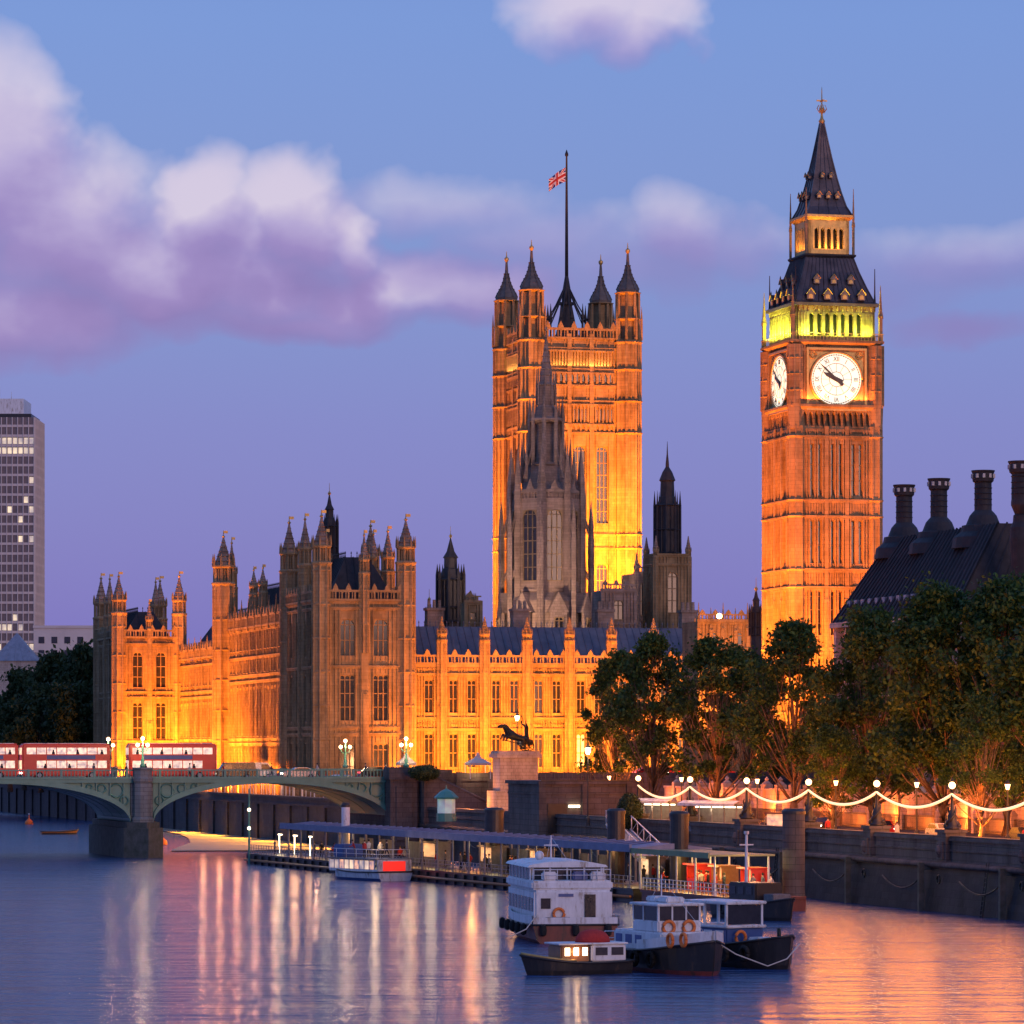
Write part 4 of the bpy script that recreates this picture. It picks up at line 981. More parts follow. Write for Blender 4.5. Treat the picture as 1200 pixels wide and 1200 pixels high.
for z in (45.2, 49, 53): B.lathe([(2.0, z - .1), (2.35, z + .1), (2.0, z + .3)], 8)
B.build('louvred_lantern', 'cast_iron', st)
B = MB(); B.lathe([(1.6, 53), (1.35, 54.5), (1.2, 54.6), (1.1, 57), (1.35, 57.2), (.8, 58.6), (.3, 59.4), (.28, 60), (.12, 61.5), (.03, 63.6)], 8); B.build('spire', 'cast_iron', st)
fl((sa, sb), TH, [(-1, -12, 30, 0, -2.7, 40, 16000, (1, .42, .16), .5)])
def block(name, px0, px1, D0, yt, yb, label, mat='weathered_stone', win=True, cat='palace wing', depth=8, lit=0):
    p = PX(px0, D0); s_ = FPX / D0; w_ = (px1 - px0) / s_ / CT; zt_ = ZY(yt, D0)
    o = thing(name, (p.x, p.y, 0), TH, label, cat); B = MB(); wins = []; B.box(0, w_, 0, depth, GZ, zt_)
    n = max(1, int(w_ / 3.6)); z0 = ZY(yb, D0)
    facade(B, wins, face_m('front', 0, w_, 0, depth), w_, GZ, zt_, n, 1, min(1.6, w_ / n * .45), [(z0 + .6, zt_ - 1.6)], .3, .6, .35, (z0, zt_), (0,), .6, btop=.3)
    B.build('wall', mat, o); put_windows(o, wins, lit)
    B = MB(); parapet(B, 0, w_, -.35, depth, zt_, 1.4, .3, .9, 'f'); B.build('parapet', mat, o); return o
o = block('palace_block', 705, 744, 670, 692, 730, 'dark flat-topped stone block between the octagonal tower and the stair tower', depth=6)
o = block('palace_block', 744, 764, 690, 672, 725, 'narrow shadowed stone wing left of the stair tower', depth=8)
for y in (0, 1): turret(o, .2 + 1.6 * y, -.3, 30, ZY(665, 690), ZY(645, 690), .4, 'weathered_stone', 'weathered_stone', .4, False)
o = block('palace_block', 545, 563, 668, 706, 730, 'small pale stone turret house behind the grey roof left of the octagonal tower', 'limestone', depth=3)
turret(o, 1.2, 1.2, 30, ZY(702, 668), ZY(690, 668), .8, 'limestone', 'limestone', .4, False)
o = block('palace_block', 818, 880, 612, 728, 760, 'low orange-lit gatehouse with pinnacles, left of the clock tower', 'limestone', depth=8)
for i in range(5): pinnacle(o, 7.6 * i / 4, -.3, 28, ZY(712 if i % 2 else 706, 612), .35)
B = MB(); p = PX(843, 606, ZY(722, 606)) - Vector(o.location); p = Matrix.Rotation(-TH, 3, 'Z') @ p
B.sphere(p, .38, 12, 8); B.build('roof_floodlight', 'flood_glass', o)
lamp('floodlight', 'POINT', PX(843, 605.2, ZY(722, 606)), SOD, 3000, size=.5)
for x in (2, 6): pp = PX(818, 612); lamp('floodlight', 'SPOT', pp + R3 @ Vector((x, -7, 14)), AMB, 26000, pp + R3 @ Vector((x, 0, 28)), size=.4, spot=110)

# ================================================================== FAR LEFT: OFFICE TOWER, LOW BLOCK, PYRAMID ROOF
of = thing('office_tower', PX(16, 1290), 0, 'tall glass office tower with rows of lit windows at far left', 'office tower')
xr = PX(40, 1290).x - PX(16, 1290).x; W_ = 34; zt_ = ZY(489, 1290); B = MB(); B.box(xr - W_, xr, 0, 26, GZ, zt_); B.build('core', 'tower_glass', of)
nf = 34; fh = (zt_ - GZ - 8) / nf; rnd = random.Random(5)
for k in range(nf):
    z = GZ + 8 + fh * k; B = MB(); B.box(xr - W_ - .2, xr + .2, -.25, 26.2, z, z + .75); B.build('floor_band', 'tower_frame', of)
    p_l = .97 if k in (8, 31, 30) else (.5 if k in (10, 12) else .05)
    lit_ = [i for i in range(20) if rnd.random() < p_l]
    if lit_:
        for i in lit_:
            if i < 9: continue
            B = MB(); x = xr - W_ + 1.7 * i; B.box(x + .25, x + 1.5, -.06, .02, z + .9, z + fh - .25); B.build('lit_window', 'tower_window', of)
B = MB()
for i in range(21): x = xr - W_ + 1.7 * i; B.box(x - .13, x + .13, -.5, 0, GZ, zt_)
for i in range(16): y = 1.7 * i; B.box(xr, xr + .4, y - .13, y + .13, GZ, zt_)
B.build('mullions', 'tower_frame', of)
B = MB(); B.box(xr - W_ + 1, xr - 1.0, 1, 24, zt_, zt_ + 1.2); B.build('roof_slab', 'black_paint', of)
B = MB(); B.box(xr - W_ + 4, xr - 3.5, 2, 22, zt_ + 1.2, zt_ + 6); B.build('plant_room', 'white_paint', of)
for i in range(7):
    B = MB(); x = xr - 30 + 3.7 * i; B.lathe([(.12, zt_ + 6), (.08, zt_ + 8.4 + (i % 3))], 6, x, 6); B.build('aerial', 'white_paint', of)
def slab(name, px0, px1, D0, yt, label, mat, cat='building', depth=20):
    p = PX(px0, D0); w_ = (px1 - px0) * D0 / FPX; zt_ = ZY(yt, D0); o = thing(name, (p.x, p.y, 0), 0, label, cat)
    B = MB(); B.box(0, w_, 0, depth, GZ, zt_); B.build('wall', mat, o)
    nfl = int((zt_ - GZ) / 3.6)
    for k in range(nfl):
        for i in range(max(1, int(w_ / 3.5))):
            if k < nfl - 4: continue
            x = 1.2 + 3.5 * i; q = link('window', WIN_S, o, (x + .8, -.05, GZ + 1.2 + 3.6 * k))
    B = MB(); B.box(-.3, w_ + .3, -.3, depth + .3, zt_, zt_ + .7); B.build('cornice', mat, o); return o
B = MB(); B.box(-.8, .8, -.05, .1, 0, 1.8); WIN_S = B.mesh('window', 'glass')
slab('office_block', 40, 112, 1120, 736, 'low pale office block beyond the trees, right of the office tower', 'tower_frame')
slab('stone_building', -40, 44, 1000, 768, 'pale stone building below the office tower', 'pale_stone')
py_ = thing('pyramid_roof_house', PX(20, 985), 0, 'grey pyramid-roofed stone hall in front of the office tower', 'building')
B = MB(); B.box(-5, 5, -5, 5, GZ, ZY(775, 985)); B.build('wall', 'pale_stone', py_)
z = ZY(775, 985); B = MB(); B.lathe([(5.4 * 1.414, z), (.2, ZY(742, 985))], 4, rot=pi/4)
for sd_ in range(4):
    B.T = Matrix.Rotation(sd_ * pi/2, 4, 'Z')
    for s_ in (-.8, -.4, 0, .4, .8): B.tube([(5.4 * s_, -5.4, z), (0, 0, ZY(742, 985))], .1, 4, False)
B.T = Matrix.Identity(4); B.build('roof', 'steel_grey', py_)

# ================================================================== RIGHT: RIVERSIDE OFFICE BUILDING WITH CHIMNEYS
pc = thing('office_building', W(457, 158), TH, 'dark-roofed building with a row of round black chimneys, right of the clock tower', 'office building')
EH = 27.8; Lc = 38; B = MB(); B.box(0, 40, -Lc, 0, GZ, EH)   # local y runs away from the camera, far corner at 0
for sd_, LL in (('left', Lc), ('back', 40), ('front', 40)):
    B.T = face_m(sd_, 0, 40, -Lc, 0); n = int(LL / 3.6)
    for i in range(n + 1):
        x = LL * i / n; B.box(x - .45, x + .45, -.9, 0, GZ, EH - .6)
    for z in (9.5, 13.4, 17.3, 21.2, 25): B.box(0, LL, -.35, 0, z, z + .5)
    B.box(-.6, LL + .6, -1.4, 0, EH - .6, EH)
B.T = Matrix.Identity(4); B.build('wall', 'pale_stone', pc)
for i in range(10):
    y = -Lc * (i + .5) / 10.55
    for z in (10.1, 14.0, 17.9, 21.8):
        B = MB(); B.box(-.12, .02, y - .2 - 1.1, y + .9, z + .1, z + 3.0); B.build('window', 'warm_window' if (i * 7 + int(z)) % 5 == 0 else 'glass', pc)
B = MB()
v_ = [(-.8, 1, EH), (41, 1, EH), (41, -Lc - 1, EH), (-.8, -Lc - 1, EH), (5.2, -2.5, 37.6), (34, -2.5, 37.6), (34, -Lc + 1.5, 37.6), (5.2, -Lc + 1.5, 37.6)]
B.add(v_, [(0,1,2,3),(7,6,5,4),(0,4,5,1),(1,5,6,2),(2,6,7,3),(3,7,4,0)])
for i in range(31):
    f = i / 30; y0_, y1_ = 1 - (Lc + 2) * f, -2.5 - (Lc - 4) * f; B.tube([(-.8, y0_, EH + .1), (5.2, y1_, 37.7)], .14, 4, False)
for i in range(28): x0_, x1_ = -.8 + 41.8 * i / 27, 5.2 + 28.8 * i / 27; B.tube([(x0_, -Lc - 1, EH + .1), (x1_, -Lc + 1.5, 37.7)], .14, 4, False)
B.build('roof', 'cast_iron', pc)
for i in range(16):
    y = -1 - 2.4 * i; B = MB(); B.box(.4, 1.6, y - .5, y + .5, EH + .4, EH + 2.6); B.build('roof_light', 'steel_grey', pc)
def chimney_parts(root, x, y, zb, zt_, r_=1.0, bs=1.0):
    k = ('ch', zb, zt_, r_)
    if k not in TC:
        B = MB(); B.lathe(([(.9, zb - 8)] if bs < 1 else []) + [(3.5 * bs, zb - 1.6), (3.3 * bs, zb - .4), (2.5 * bs, zb + .2), (2.35 * bs, zb + .9), (1.9 * bs, zb + 1.0), (max(r_, 1.5 * bs), zb + 2.0), (max(r_, 1.25 * bs), zb + 2.3), (r_ * .96, zb + 2.6), (r_ * .94, zt_ - 1.4), (r_ * 1.15, zt_ - 1.2), (r_ * 1.2, zt_ - .9), (r_ * 1.2, zt_ - .3), (r_ * 1.3, zt_ - .1), (r_ * 1.3, zt_), (r_ * 1.05, zt_)], 20)
        z = zb + 3.2
        while z < zt_ - 1.6: B.lathe([(r_ * .95, z - .08), (r_ * 1.02, z), (r_ * .95, z + .08)], 20); z += .62
        C_ = MB()
        for i in range(10): t_ = i * pi / 5; C_.box(r_ * 1.2 * cos(t_) - .14, r_ * 1.2 * cos(t_) + .14, r_ * 1.2 * sin(t_) - .14, r_ * 1.2 * sin(t_) + .14, zt_ - .85, zt_ - .4)
        TC[k] = (B.mesh('chimney', 'cast_iron'), C_.mesh('vent_slots', 'steel_grey'))
    o = link('chimney', TC[k][0], root, (x, y, 0)); link('vent_slots', TC[k][1], o)
for i, a in enumerate((453, 441.5, 427.6)): chimney_parts(pc, 6.2, a - 457, 36.8, 43.8)
ns_ = thing('gabled_building', W(414, 160), TH, 'building at the right edge with a big dark chimney above the trees', 'building')
B = MB(); B.box(0, 20, -26, 0, GZ, 25); B.build('wall', 'red_brick', ns_)
B = MB(); hip_roof(B, -.6, 20.6, -26.6, .4, 25, 30.5, 6, 4); B.build('roof', 'cast_iron', ns_)
chimney_parts(ns_, 3.4, .2, 37.2, 43.9, 1.1, .36)
gb = thing('gabled_building', PX(1165, 520), TH, 'pinkish gabled stone house glimpsed between the dark roofs at the right edge', 'building')
B = MB(); z1 = ZY(668, 520); B.box(0, 9, 0, 10, GZ, z1); B.plate([(0, z1), (6.5, z1), (6.5, z1 + .6), (4.8, z1 + 1.2), (4.4, z1 + 3.2), (3.2, z1 + 4.6), (2.1, z1 + 3.2), (1.7, z1 + 1.2), (0, z1 + .6)], -.1, .6); B.build('wall', 'pale_stone', gb)
for x in (1.7, 3.7): B = MB(); B.box(x - .4, x + .4, -.2, -.08, z1 - 2.2, z1 - .4); B.build('window', 'glass', gb)
B = MB(); B.box(2.8, 3.7, -.22, -.12, z1 + 1.0, z1 + 2.4); B.build('window', 'glass', gb)
# ================================================================== BRIDGE
br = thing('bridge', (0, 0, 0), TH, 'green iron road bridge of low arches on stone piers, carrying red buses', 'bridge')
A0, A1 = 495.0, 521.0
def arch_z(x, x0, x1, rise=4.75, zs=4.25): c, h_ = (x0 + x1) / 2, (x1 - x0) / 2; return zs + rise * sqrt(max(0, 1 - ((x - c) / h_) ** 2)) ** 1.0
spans = [(83.2, 112.6), (48.6, 80.4), (16.1, 45.8), (-15.5, 13.3)]
for (x0, x1) in spans:
    pts = [(x0 + (x1 - x0) * (0.5 - .5 * cos(pi * i / 30)), 0) for i in range(31)]; pts = [(x, arch_z(x, x0, x1)) for x, _ in pts]
    B = MB(); B.plate([(x0, 9.2)] + [(x, min(z, 8.95)) for x, z in pts] + [(x1, 9.2)], A0 + .45, A1 - .45); B.build('spandrel', 'green_paint', br)
    for yy, nm in ((A0 + .05, 'arch_rib'), (A1 - .45, 'arch_rib'), (A0 + 6, 'arch_rib'), (A0 + 13, 'arch_rib'), (A0 + 20, 'arch_rib')):
        B = MB()
        for i in range(30):
            (xa, za), (xb, zb) = pts[i], pts[i + 1]
            B.add([(xa, yy, za - .05), (xb, yy, zb - .05), (xb, yy, zb + .62), (xa, yy, za + .62), (xa, yy + .41, za - .05), (xb, yy + .41, zb - .05), (xb, yy + .41, zb + .62), (xa, yy + .41, za + .62)],
                  [(0,1,2,3), (7,6,5,4), (0,4,5,1), (3,2,6,7)])
        if yy < A0 + 1:
            for i in range(19):
                x = x0 + .8 + (x1 - x0 - 1.6) * i / 18; za = arch_z(x, x0, x1) + .5
                if za < 8.9: B.box(x - .07, x + .07, yy + .1, yy + .42, za, 9.05)
            for sg, xc in ((1, x0), (-1, x1)):
                for (dx, zc, rr) in ((1.7, 8.1, .8), (3.5, 8.35, .5), (5.0, 8.55, .32), (.75, 6.9, .5)): B.tube([(xc + sg * dx + rr * cos(q), yy + .22, zc + rr * sin(q)) for q in [i * pi/8 for i in range(17)]], .09, 5)
        B.build(nm, 'green_paint', br)
B = MB(); B.box(-60, 113, A0 + .2, A1 - .2, 9.2, 9.45); B.build('deck', 'asphalt', br)
B = MB()
for y0_, y1_ in ((A0 + .42, A0 + 3.4), (A1 - 3.4, A1 - .42)): B.box(-60, 113, y0_, y1_, 9.45, 9.6)
B.build('footway', 'paving', br)
for y, yo in ((A0, -1), (A1 - .4, 1)):
    B = MB(); B.box(-60, 113.2, y, y + .4, 9.05, 9.72); B.box(-60, 113.2, y - .12 if yo < 0 else y, y + .4 if yo < 0 else y + .52, 9.5, 9.62); B.box(-60, 113.2, y + .08, y + .32, 10.5, 10.64)
    x = -60
    while x < 113: B.box(x, x + .09, y + .12, y + .28, 9.7, 10.5); x += .42
    for k in range(44): x = -60 + 4 * k; B.box(x - .14, x + .14, y + .03, y + .37, 9.7, 10.7)
    B.build('parapet', 'green_paint', br)
for x in (81.8, 47.2, 14.7):
    B = MB(); B.flat([(x - 2.4, A0 - 1), (x, A0 - 4.6), (x + 2.4, A0 - 1), (x + 2.4, A1 + 1), (x, A1 + 4.6), (x - 2.4, A1 + 1)], -3, 3.6)
    B.flat([(x - 2.0, A0 - .8), (x, A0 - 3.6), (x + 2.0, A0 - .8), (x + 2.0, A1 + .8), (x, A1 + 3.6), (x - 2.0, A1 + .8)], 3.6, 4.3)
    B.build('pier_base', 'weedy_pile', br)
    B = MB()
    for yy in (A0 - .35, A1 + .35): B.lathe([(1.35, 4.3), (1.35, 4.7), (1.1, 5.0), (1.1, 9.0), (1.3, 9.3), (1.3, 9.6), (1.15, 9.7), (1.15, 10.6), (1.3, 10.7), (1.3, 10.9)], 8, x, yy)
    B.box(x - 1.35, x + 1.35, A0 + .3, A1 - .3, 4.3, 9.0); B.build('pier_shaft', 'bridge_stone', br)
B = MB(); B.box(112.4, 119, A0 + .5, A1 - .5, -2, 9.2); B.box(112.0, 115.4, A0 - 2.6, A0 + .5, -2, 9.4); B.box(111.8, 115.6, A0 - 2.8, A0 + .4, 9.4, 10.9); B.box(115.4, 120, A0 - 1.6, A0 + .5, -2, 9.4)
B.box(115.6, 120, A0 - 1.7, A0 - 1.2, 9.4, 10.6); B.box(112.7, 114.7, A0 - 2.85, A0 - 2.6, 2, 8.6)
B.build('abutment', 'granite', br)
# approach street, with its retaining wall
r = thing('approach_street', (0, 0, 0), TH, 'orange-lit stone retaining wall carrying the street from the bridge towards the clock tower', 'retaining wall')
B = MB(); B.box(120, 240, A0 - 1.2, A1 + 1, GZ, 9.2); B.box(120, 240, A0 - 1.35, A0 - 1.0, 9.2, 10.2)
for k in range(30): B.box(120.6 + 4 * k, 121.3 + 4 * k, A0 - 1.5, A0 - 1.2, GZ, 10.3)
B.build('wall', 'granite', r)
B = MB(); B.box(113, 240, A0 + .4, A1, 9.2, 9.45); B.build('road_surface', 'asphalt', r)
B = MB(); B.T = Matrix.Identity(4)
# river stair beside the bridge
r = thing('river_steps', (0, 0, 0), TH, 'stone stair with solid balustrade stepping down beside the bridge abutment', 'stairs')
for k in range(22):
    x = 115.8 + k * .42; B.box(115.8, x + .42, A0 - 5.0, A0 - 2.0, -1 if k == 0 else 9.2 - .36 * (k + 1) + .0, 9.2 - .36 * k) if False else B.box(x, x + .42, A0 - 5.0, A0 - 2.0, 0.5, 9.2 - .2 * k)
B.build('steps', 'granite', r)
B = MB()
for yy in (A0 - 5.3, A0 - 2.0):
    B.add([(115.6, yy, .5), (125.3, yy, .5), (125.3, yy, 5.6), (115.6, yy, 10.3), (115.6, yy + .3, .5), (125.3, yy + .3, .5), (125.3, yy + .3, 5.6), (115.6, yy + .3, 10.3)], [(0,1,2,3),(7,6,5,4),(0,4,5,1),(1,5,6,2),(2,6,7,3),(3,7,4,0)])
    B.tube([(115.4, yy + .15, 10.45), (125.5, yy + .15, 5.75)], .22, 6)
B.build('balustrade', 'granite', r)
# granite pier house on the wall
pb = thing('granite_pier_house', (0, 0, 0), TH, 'plain grey granite blockhouse on the river wall behind the pier, with a dark doorway', 'building')
xa, aa = 114.4, 432
B = MB(); B.box(xa, xa + 10, aa - 2, aa + 12, -1, 9.3); B.box(xa - .3, xa + 10.3, aa - 2.3, aa + 12.3, 9.3, 9.65); B.box(xa - .1, xa + 10, aa - 2.1, aa + 12, 8.2, 8.4)
B.box(xa - .25, xa + .5, aa - 2.25, aa - 1.5, -1, 9.3); B.box(xa + 9.6, xa + 10.2, aa - 2.25, aa - 1.5, -1, 9.3); B.box(xa + 4.6, xa + 5.4, aa - 2.25, aa - 1.9, 4, 9.3); B.build('wall', 'granite', pb)
B = MB(); B.box(xa + .8, xa + 2.9, aa - 2.12, aa - 1.9, 4.0, 7.2); B.build('door', 'black_paint', pb)
B = MB(); B.box(xa + 2.9 + .2, xa + 4.3, aa - 2.3, aa - 2.0, 6.8, 7.05); B.build('sign', 'pier_light', pb)
B = MB(); B.box(xa, xa + 10, aa - 2.2, aa - 2.0, 9.65, 9.75)
for k in range(20): B.box(xa + .5 * k, xa + .5 * k + .06, aa - 2.2, aa - 2.1, 9.65, 10.5)
B.box(xa, xa + 10, aa - 2.24, aa - 2.08, 10.5, 10.58); B.build('railing', 'black_paint', pb)

# small things at the foot of the bridge
o = thing('news_kiosk', PX(523, 455, GZ + .13), TH, 'small green-lit news kiosk at the foot of the river steps', 'kiosk')
B = MB(); B.lathe([(1.1, 0), (1.1, .9)], 8); B.build('base', 'green_paint', o); B = MB(); B.lathe([(1.35, 2.5), (1.4, 2.65), (.7, 3.3), (.1, 3.6), (.05, 4.0)], 8); B.build('roof', 'green_paint', o)
B = MB(); B.lathe([(1.0, .9), (1.0, 2.5)], 8); B.build('lit_window', 'green_light', o)
for px_, w_, lb in ((560, 1.7, 'small white peaked tent glowing at the end of the bridge, left of the statue'), (476, 1.3, 'little white peaked tent beside the abutment lamp')):
    o = thing('tent', PX(px_, 508, 9.46), TH, lb, 'tent'); B = MB(); B.lathe([(w_ * 1.1, 1.7), (w_ * 1.15, 1.95), (.5, 2.6), (.06, 3.3)], 4, rot=pi/4); B.build('canopy', 'pale_cloth', o)
    for sx_ in (-1, 1):
        for sy_ in (-1, 1): B = MB(); B.lathe([(.05, 0), (.05, 1.75)], 6, sx_ * w_ * .75, sy_ * w_ * .75); B.build('pole', 'white_paint', o)
    lamp('tent_lamp', 'POINT', PX(px_, 507.5, 10.9), (1, .6, .3), 260, size=.2)
# ------------------------------------------------------------------ bridge lamps: triple globes
def triple_lamp():
    r = thing('bridge_lamp', (0, 0, 0), 0, 'x', 'street lamp', 'triple-globe lamps on the bridge')
    B = MB(); B.lathe([(.32, 0), (.36, .3), (.2, .5), (.24, .9), (.12, 1.1), (.09, 2.6), (.16, 2.7), (.06, 2.8), (.06, 3.3)], 8, sm=True)
    for s_ in (-1, 1): B.tube([(0, 0, 1.9), (s_ * .45, 0, 2.0), (s_ * .62, 0, 2.3), (s_ * .62, 0, 2.5)], .05, 6)
    B.build('post', 'green_paint', r)
    for x, z in ((-.62, 2.72), (.62, 2.72), (0, 3.52)):
        B = MB(); B.sphere((x, 0, z), .24, 12, 8); B.build('globe', 'globe_glass', r)
    return r
proto = triple_lamp()
spots = [(81.8, A0 - .35, 10.9, 'triple-globe bridge lamp on the near end of the stone pier'), (114.2, A0 - 1.6, 10.9, 'triple-globe lamp on the bridge abutment by the stairs'),
         (81.8, A1 + .35, 10.9, 'triple-globe lamp above the far end of the pier, between the buses'), (112.5, A1 - .2, 10.7, 'triple-globe lamp glowing in front of the unlit pavilion'),
         (47.2, A0 - .35, 10.9, 'triple-globe bridge lamp off the left edge of the photo')]
for k, (x, y, z, lb) in enumerate(spots):
    o = proto if k == 0 else dup(proto, (0, 0, 0), 0)
    o.location = W(y, x, z); o.rotation_euler.z = TH; o['label'] = lb
    lamp('bridge_globe_lamp', 'POINT', W(y - .5, x, z + 3.1), (1, .62, .28), 900, size=.4)
def tall_lamp(loc, h, lb, p=900):
    r = thing('street_lamp', loc, 0, lb, 'street lamp'); B = MB(); B.lathe([(.22, 0), (.2, .8), (.09, 1), (.06, h - .4), (.12, h - .3)], 8); B.build('post', 'black_paint', r)
    B = MB(); B.lathe([(.16, h - .3), (.3, h), (.34, h + .35)], 8); B.build('lantern', 'globe_glass', r)
    B = MB(); B.lathe([(.4, h + .35), (.2, h + .6), (.03, h + .9)], 8); B.build('hood', 'black_paint', r)
    lamp('street_light', 'POINT', Vector(loc) + Vector((0, -.5, h + .1)), (1, .6, .25), p, size=.4)
tall_lamp(PX(689, 428, GZ + .13), 7.7, 'tall lamp post with bright lantern above the granite blockhouse', 1500)
tall_lamp(PX(606, 560, 9.5), 7.8, 'tall street lamp glowing just above the bronze statue', 800)

# ================================================================== STATUE
stt = thing('statue', W(481, 128.3) , TH, 'dark bronze chariot group with two rearing horses on a pale stone plinth', 'statue')
px_, D_ = 604, 487; stt.location = PX(px_, D_)
B = MB(); B.box(-2.9, 2.9, -2.2, 2.2, GZ, 8.2); B.box(-2.3, 2.3, -1.7, 1.7, 8.2, 12.1); B.box(-2.7, 2.7, -2.0, 2.0, 12.1, 12.6); B.box(-2.5, 2.5, -1.85, 1.85, 12.6, 12.9)
for k in range(3): B.box(-2.75 + 1.95 * k, -1.1 + 1.95 * k, -2.27, -2.2, 5.6, 7.7)
B.box(-1.6, 1.6, -1.76, -1.7, 9, 11.4); B.build('plinth', 'pale_stone', stt)
def skin_mesh(name, verts, edges, radii, mats=('skin',), matfn=None, levels=1, root=0):
    me = bpy.data.meshes.new(name + '_s'); me.from_pydata(verts, edges, []); o = bpy.data.objects.new('s', me); COL.objects.link(o)
    o.modifiers.new('s', 'SKIN'); me.skin_vertices[0].data[root].use_root = True
    for i, r_ in enumerate(radii): me.skin_vertices[0].data[i].radius = (r_, r_) if not isinstance(r_, tuple) else r_
    ss = o.modifiers.new('u', 'SUBSURF'); ss.levels = levels; ss.render_levels = levels
    dg = bpy.context.evaluated_depsgraph_get(); ev = o.evaluated_get(dg); out = bpy.data.meshes.new_from_object(ev); out.name = name
    bpy.data.objects.remove(o); bpy.data.meshes.remove(me)
    out.materials.clear()
    for m_ in mats: out.materials.append(M(m_))
    for p in out.polygons:
        p.use_smooth = True; p.material_index = matfn(p.center) if matfn else 0
    return out
def horse_mesh():
    v_ = [(0,0,1.25),(-.55,0,1.15),(-.95,0,1.15),(.35,0,1.5),(.7,0,1.95),(1.0,0,2.35),(1.3,0,2.2),(1.5,0,2.05),   # trunk, neck, head
          (-1.0,.2,.95),(-.85,.22,.6),(-1.15,.22,.35),(-1.1,.22,0), (-1.0,-.2,.95),(-.85,-.22,.6),(-1.15,-.22,.35),(-1.1,-.22,0),
          (.4,.2,1.2),(.8,.22,1.25),(.85,.22,.85),(.95,.22,.75), (.4,-.2,1.25),(.85,-.22,1.4),(1.0,-.22,1.0),(1.1,-.22,.92), (-1.25,0,1.2),(-1.5,0,.8)]
    e_ = [(0,1),(1,2),(0,3),(3,4),(4,5),(5,6),(6,7),(2,8),(8,9),(9,10),(10,11),(2,12),(12,13),(13,14),(14,15),(3,16),(16,17),(17,18),(18,19),(3,20),(20,21),(21,22),(22,23),(2,24),(24,25)]
    rd = [.33,.3,.3,.32,.2,.15,.12,.08, .22,.16,.11,.11,.22,.16,.11,.11,.17,.13,.10,.11,.17,.13,.10,.11,.10,.12]
    return skin_mesh('horse', v_, e_, rd, ('bronze',))
lamp('plinth_floodlight', 'SPOT', PX(597, 470, 5.6), (1, .34, .07), 5200, PX(604, 487, 10), size=.3, spot=90)
for q_, (px_2, D_2, z_2, p_2) in enumerate(((520, 492, 7.5, 900), (552, 488, 7.0, 1100), (660, 470, 7.0, 1400), (735, 470, 7.5, 2000), (640, 450, 6.5, 500))):
    lamp('wall_light', 'POINT', PX(px_2, D_2, z_2), (1, .30, .07), p_2, size=.3)
for q_ in range(6): lamp('street_glow_lamp', 'POINT', W(500, 124 + 9 * q_, 13.5), (1, .35, .08), 1500, size=.4)
hm = horse_mesh()
for y in (-.75, .75): h_ = link('horse', hm, stt, (.9 - 0, y, 12.9)); h_.rotation_euler = (0, radians(-3), pi); h_.scale = (1.15, 1.15, 1.2); h_.location = (-.4, y, 13.1)
B = MB(); B.box(.6, 2.1, -.7, .7, 13.6, 13.75); B.plate([(.6, 13.7), (.75, 14.5), (.65, 14.5), (.5, 13.7)], -.7, .7)
for y in (-.7, .66): B.plate([(.6, 13.7), (2.1, 13.7), (2.0, 14.2), (.7, 14.5)], y, y + .05)
for y in (-.95, .85):
    B.tube([(1.4 + .62 * cos(q), y + .05, 13.5 + .6 * sin(q)) for q in [i * pi/8 for i in range(17)]], .07, 5)
    for k in range(4): t_ = k * pi/4; B.tube([(1.4 + .6 * cos(t_), y + .05, 13.5 + .58 * sin(t_)), (1.4 - .6 * cos(t_), y + .05, 13.5 - .58 * sin(t_))], .04, 4)
B.tube([(.7, 0, 13.7), (-1.4, 0, 14.2)], .06, 5); B.build('chariot', 'bronze', stt)
wv = [(0,0,1.15),(0,0,1.45),(0,0,1.62),(0,0,1.82),(0,.22,1.5),(-.25,.5,1.7),(-.35,.6,2.05),(0,-.22,1.5),(-.2,-.52,1.75),(-.2,-.6,2.1),(0,.12,.7),(0,.14,.06),(0,-.12,.7),(0,-.14,.06)]
we = [(0,1),(1,2),(2,3),(1,4),(4,5),(5,6),(1,7),(7,8),(8,9),(0,10),(10,11),(0,12),(12,13)]
wm = skin_mesh('figure', wv, we, [.2,.2,.07,.12,.09,.06,.05,.09,.06,.05,.2,.2,.2,.2], ('bronze',))
f_ = link('standing_figure', wm, stt, (1.35, 0, 13.75)); f_.scale = (1.35, 1.35, 1.35)
B = MB(); B.tube([(1.05, -.82, 15.2), (.5, -.95, 17.3)], [.04, .03], 5); B.build('spear', 'bronze', stt)
# trees/bushes added later; small white parasol by the bridge end
# ================================================================== VEHICLES
def bev(me, w_=.12, seg=2):
    bm = bmesh.new(); bm.from_mesh(me); bmesh.ops.bevel(bm, geom=bm.edges[:], offset=w_, segments=seg, affect='EDGES', clamp_overlap=True); bm.to_mesh(me); bm.free(); me.update(); return me
def wheel(par, x, y, r_, w_=.28):
    B = MB(); B.T = Matrix.Translation((x, y, r_)) @ Matrix.Rotation(pi/2, 4, 'X'); B.lathe([(r_ * .85, -w_/2), (r_, -w_/2 + .05), (r_, w_/2 - .05), (r_ * .85, w_/2)], 16, rot=0, sm=False); o = B.build('tyre', 'rubber', par)
    B = MB(); B.T = Matrix.Translation((x, y, r_)) @ Matrix.Rotation(pi/2, 4, 'X'); B.lathe([(r_ * .55, -w_/2 - .02), (r_ * .55, w_/2 + .02)], 12, rot=0); B.build('rim', 'steel_grey', o)
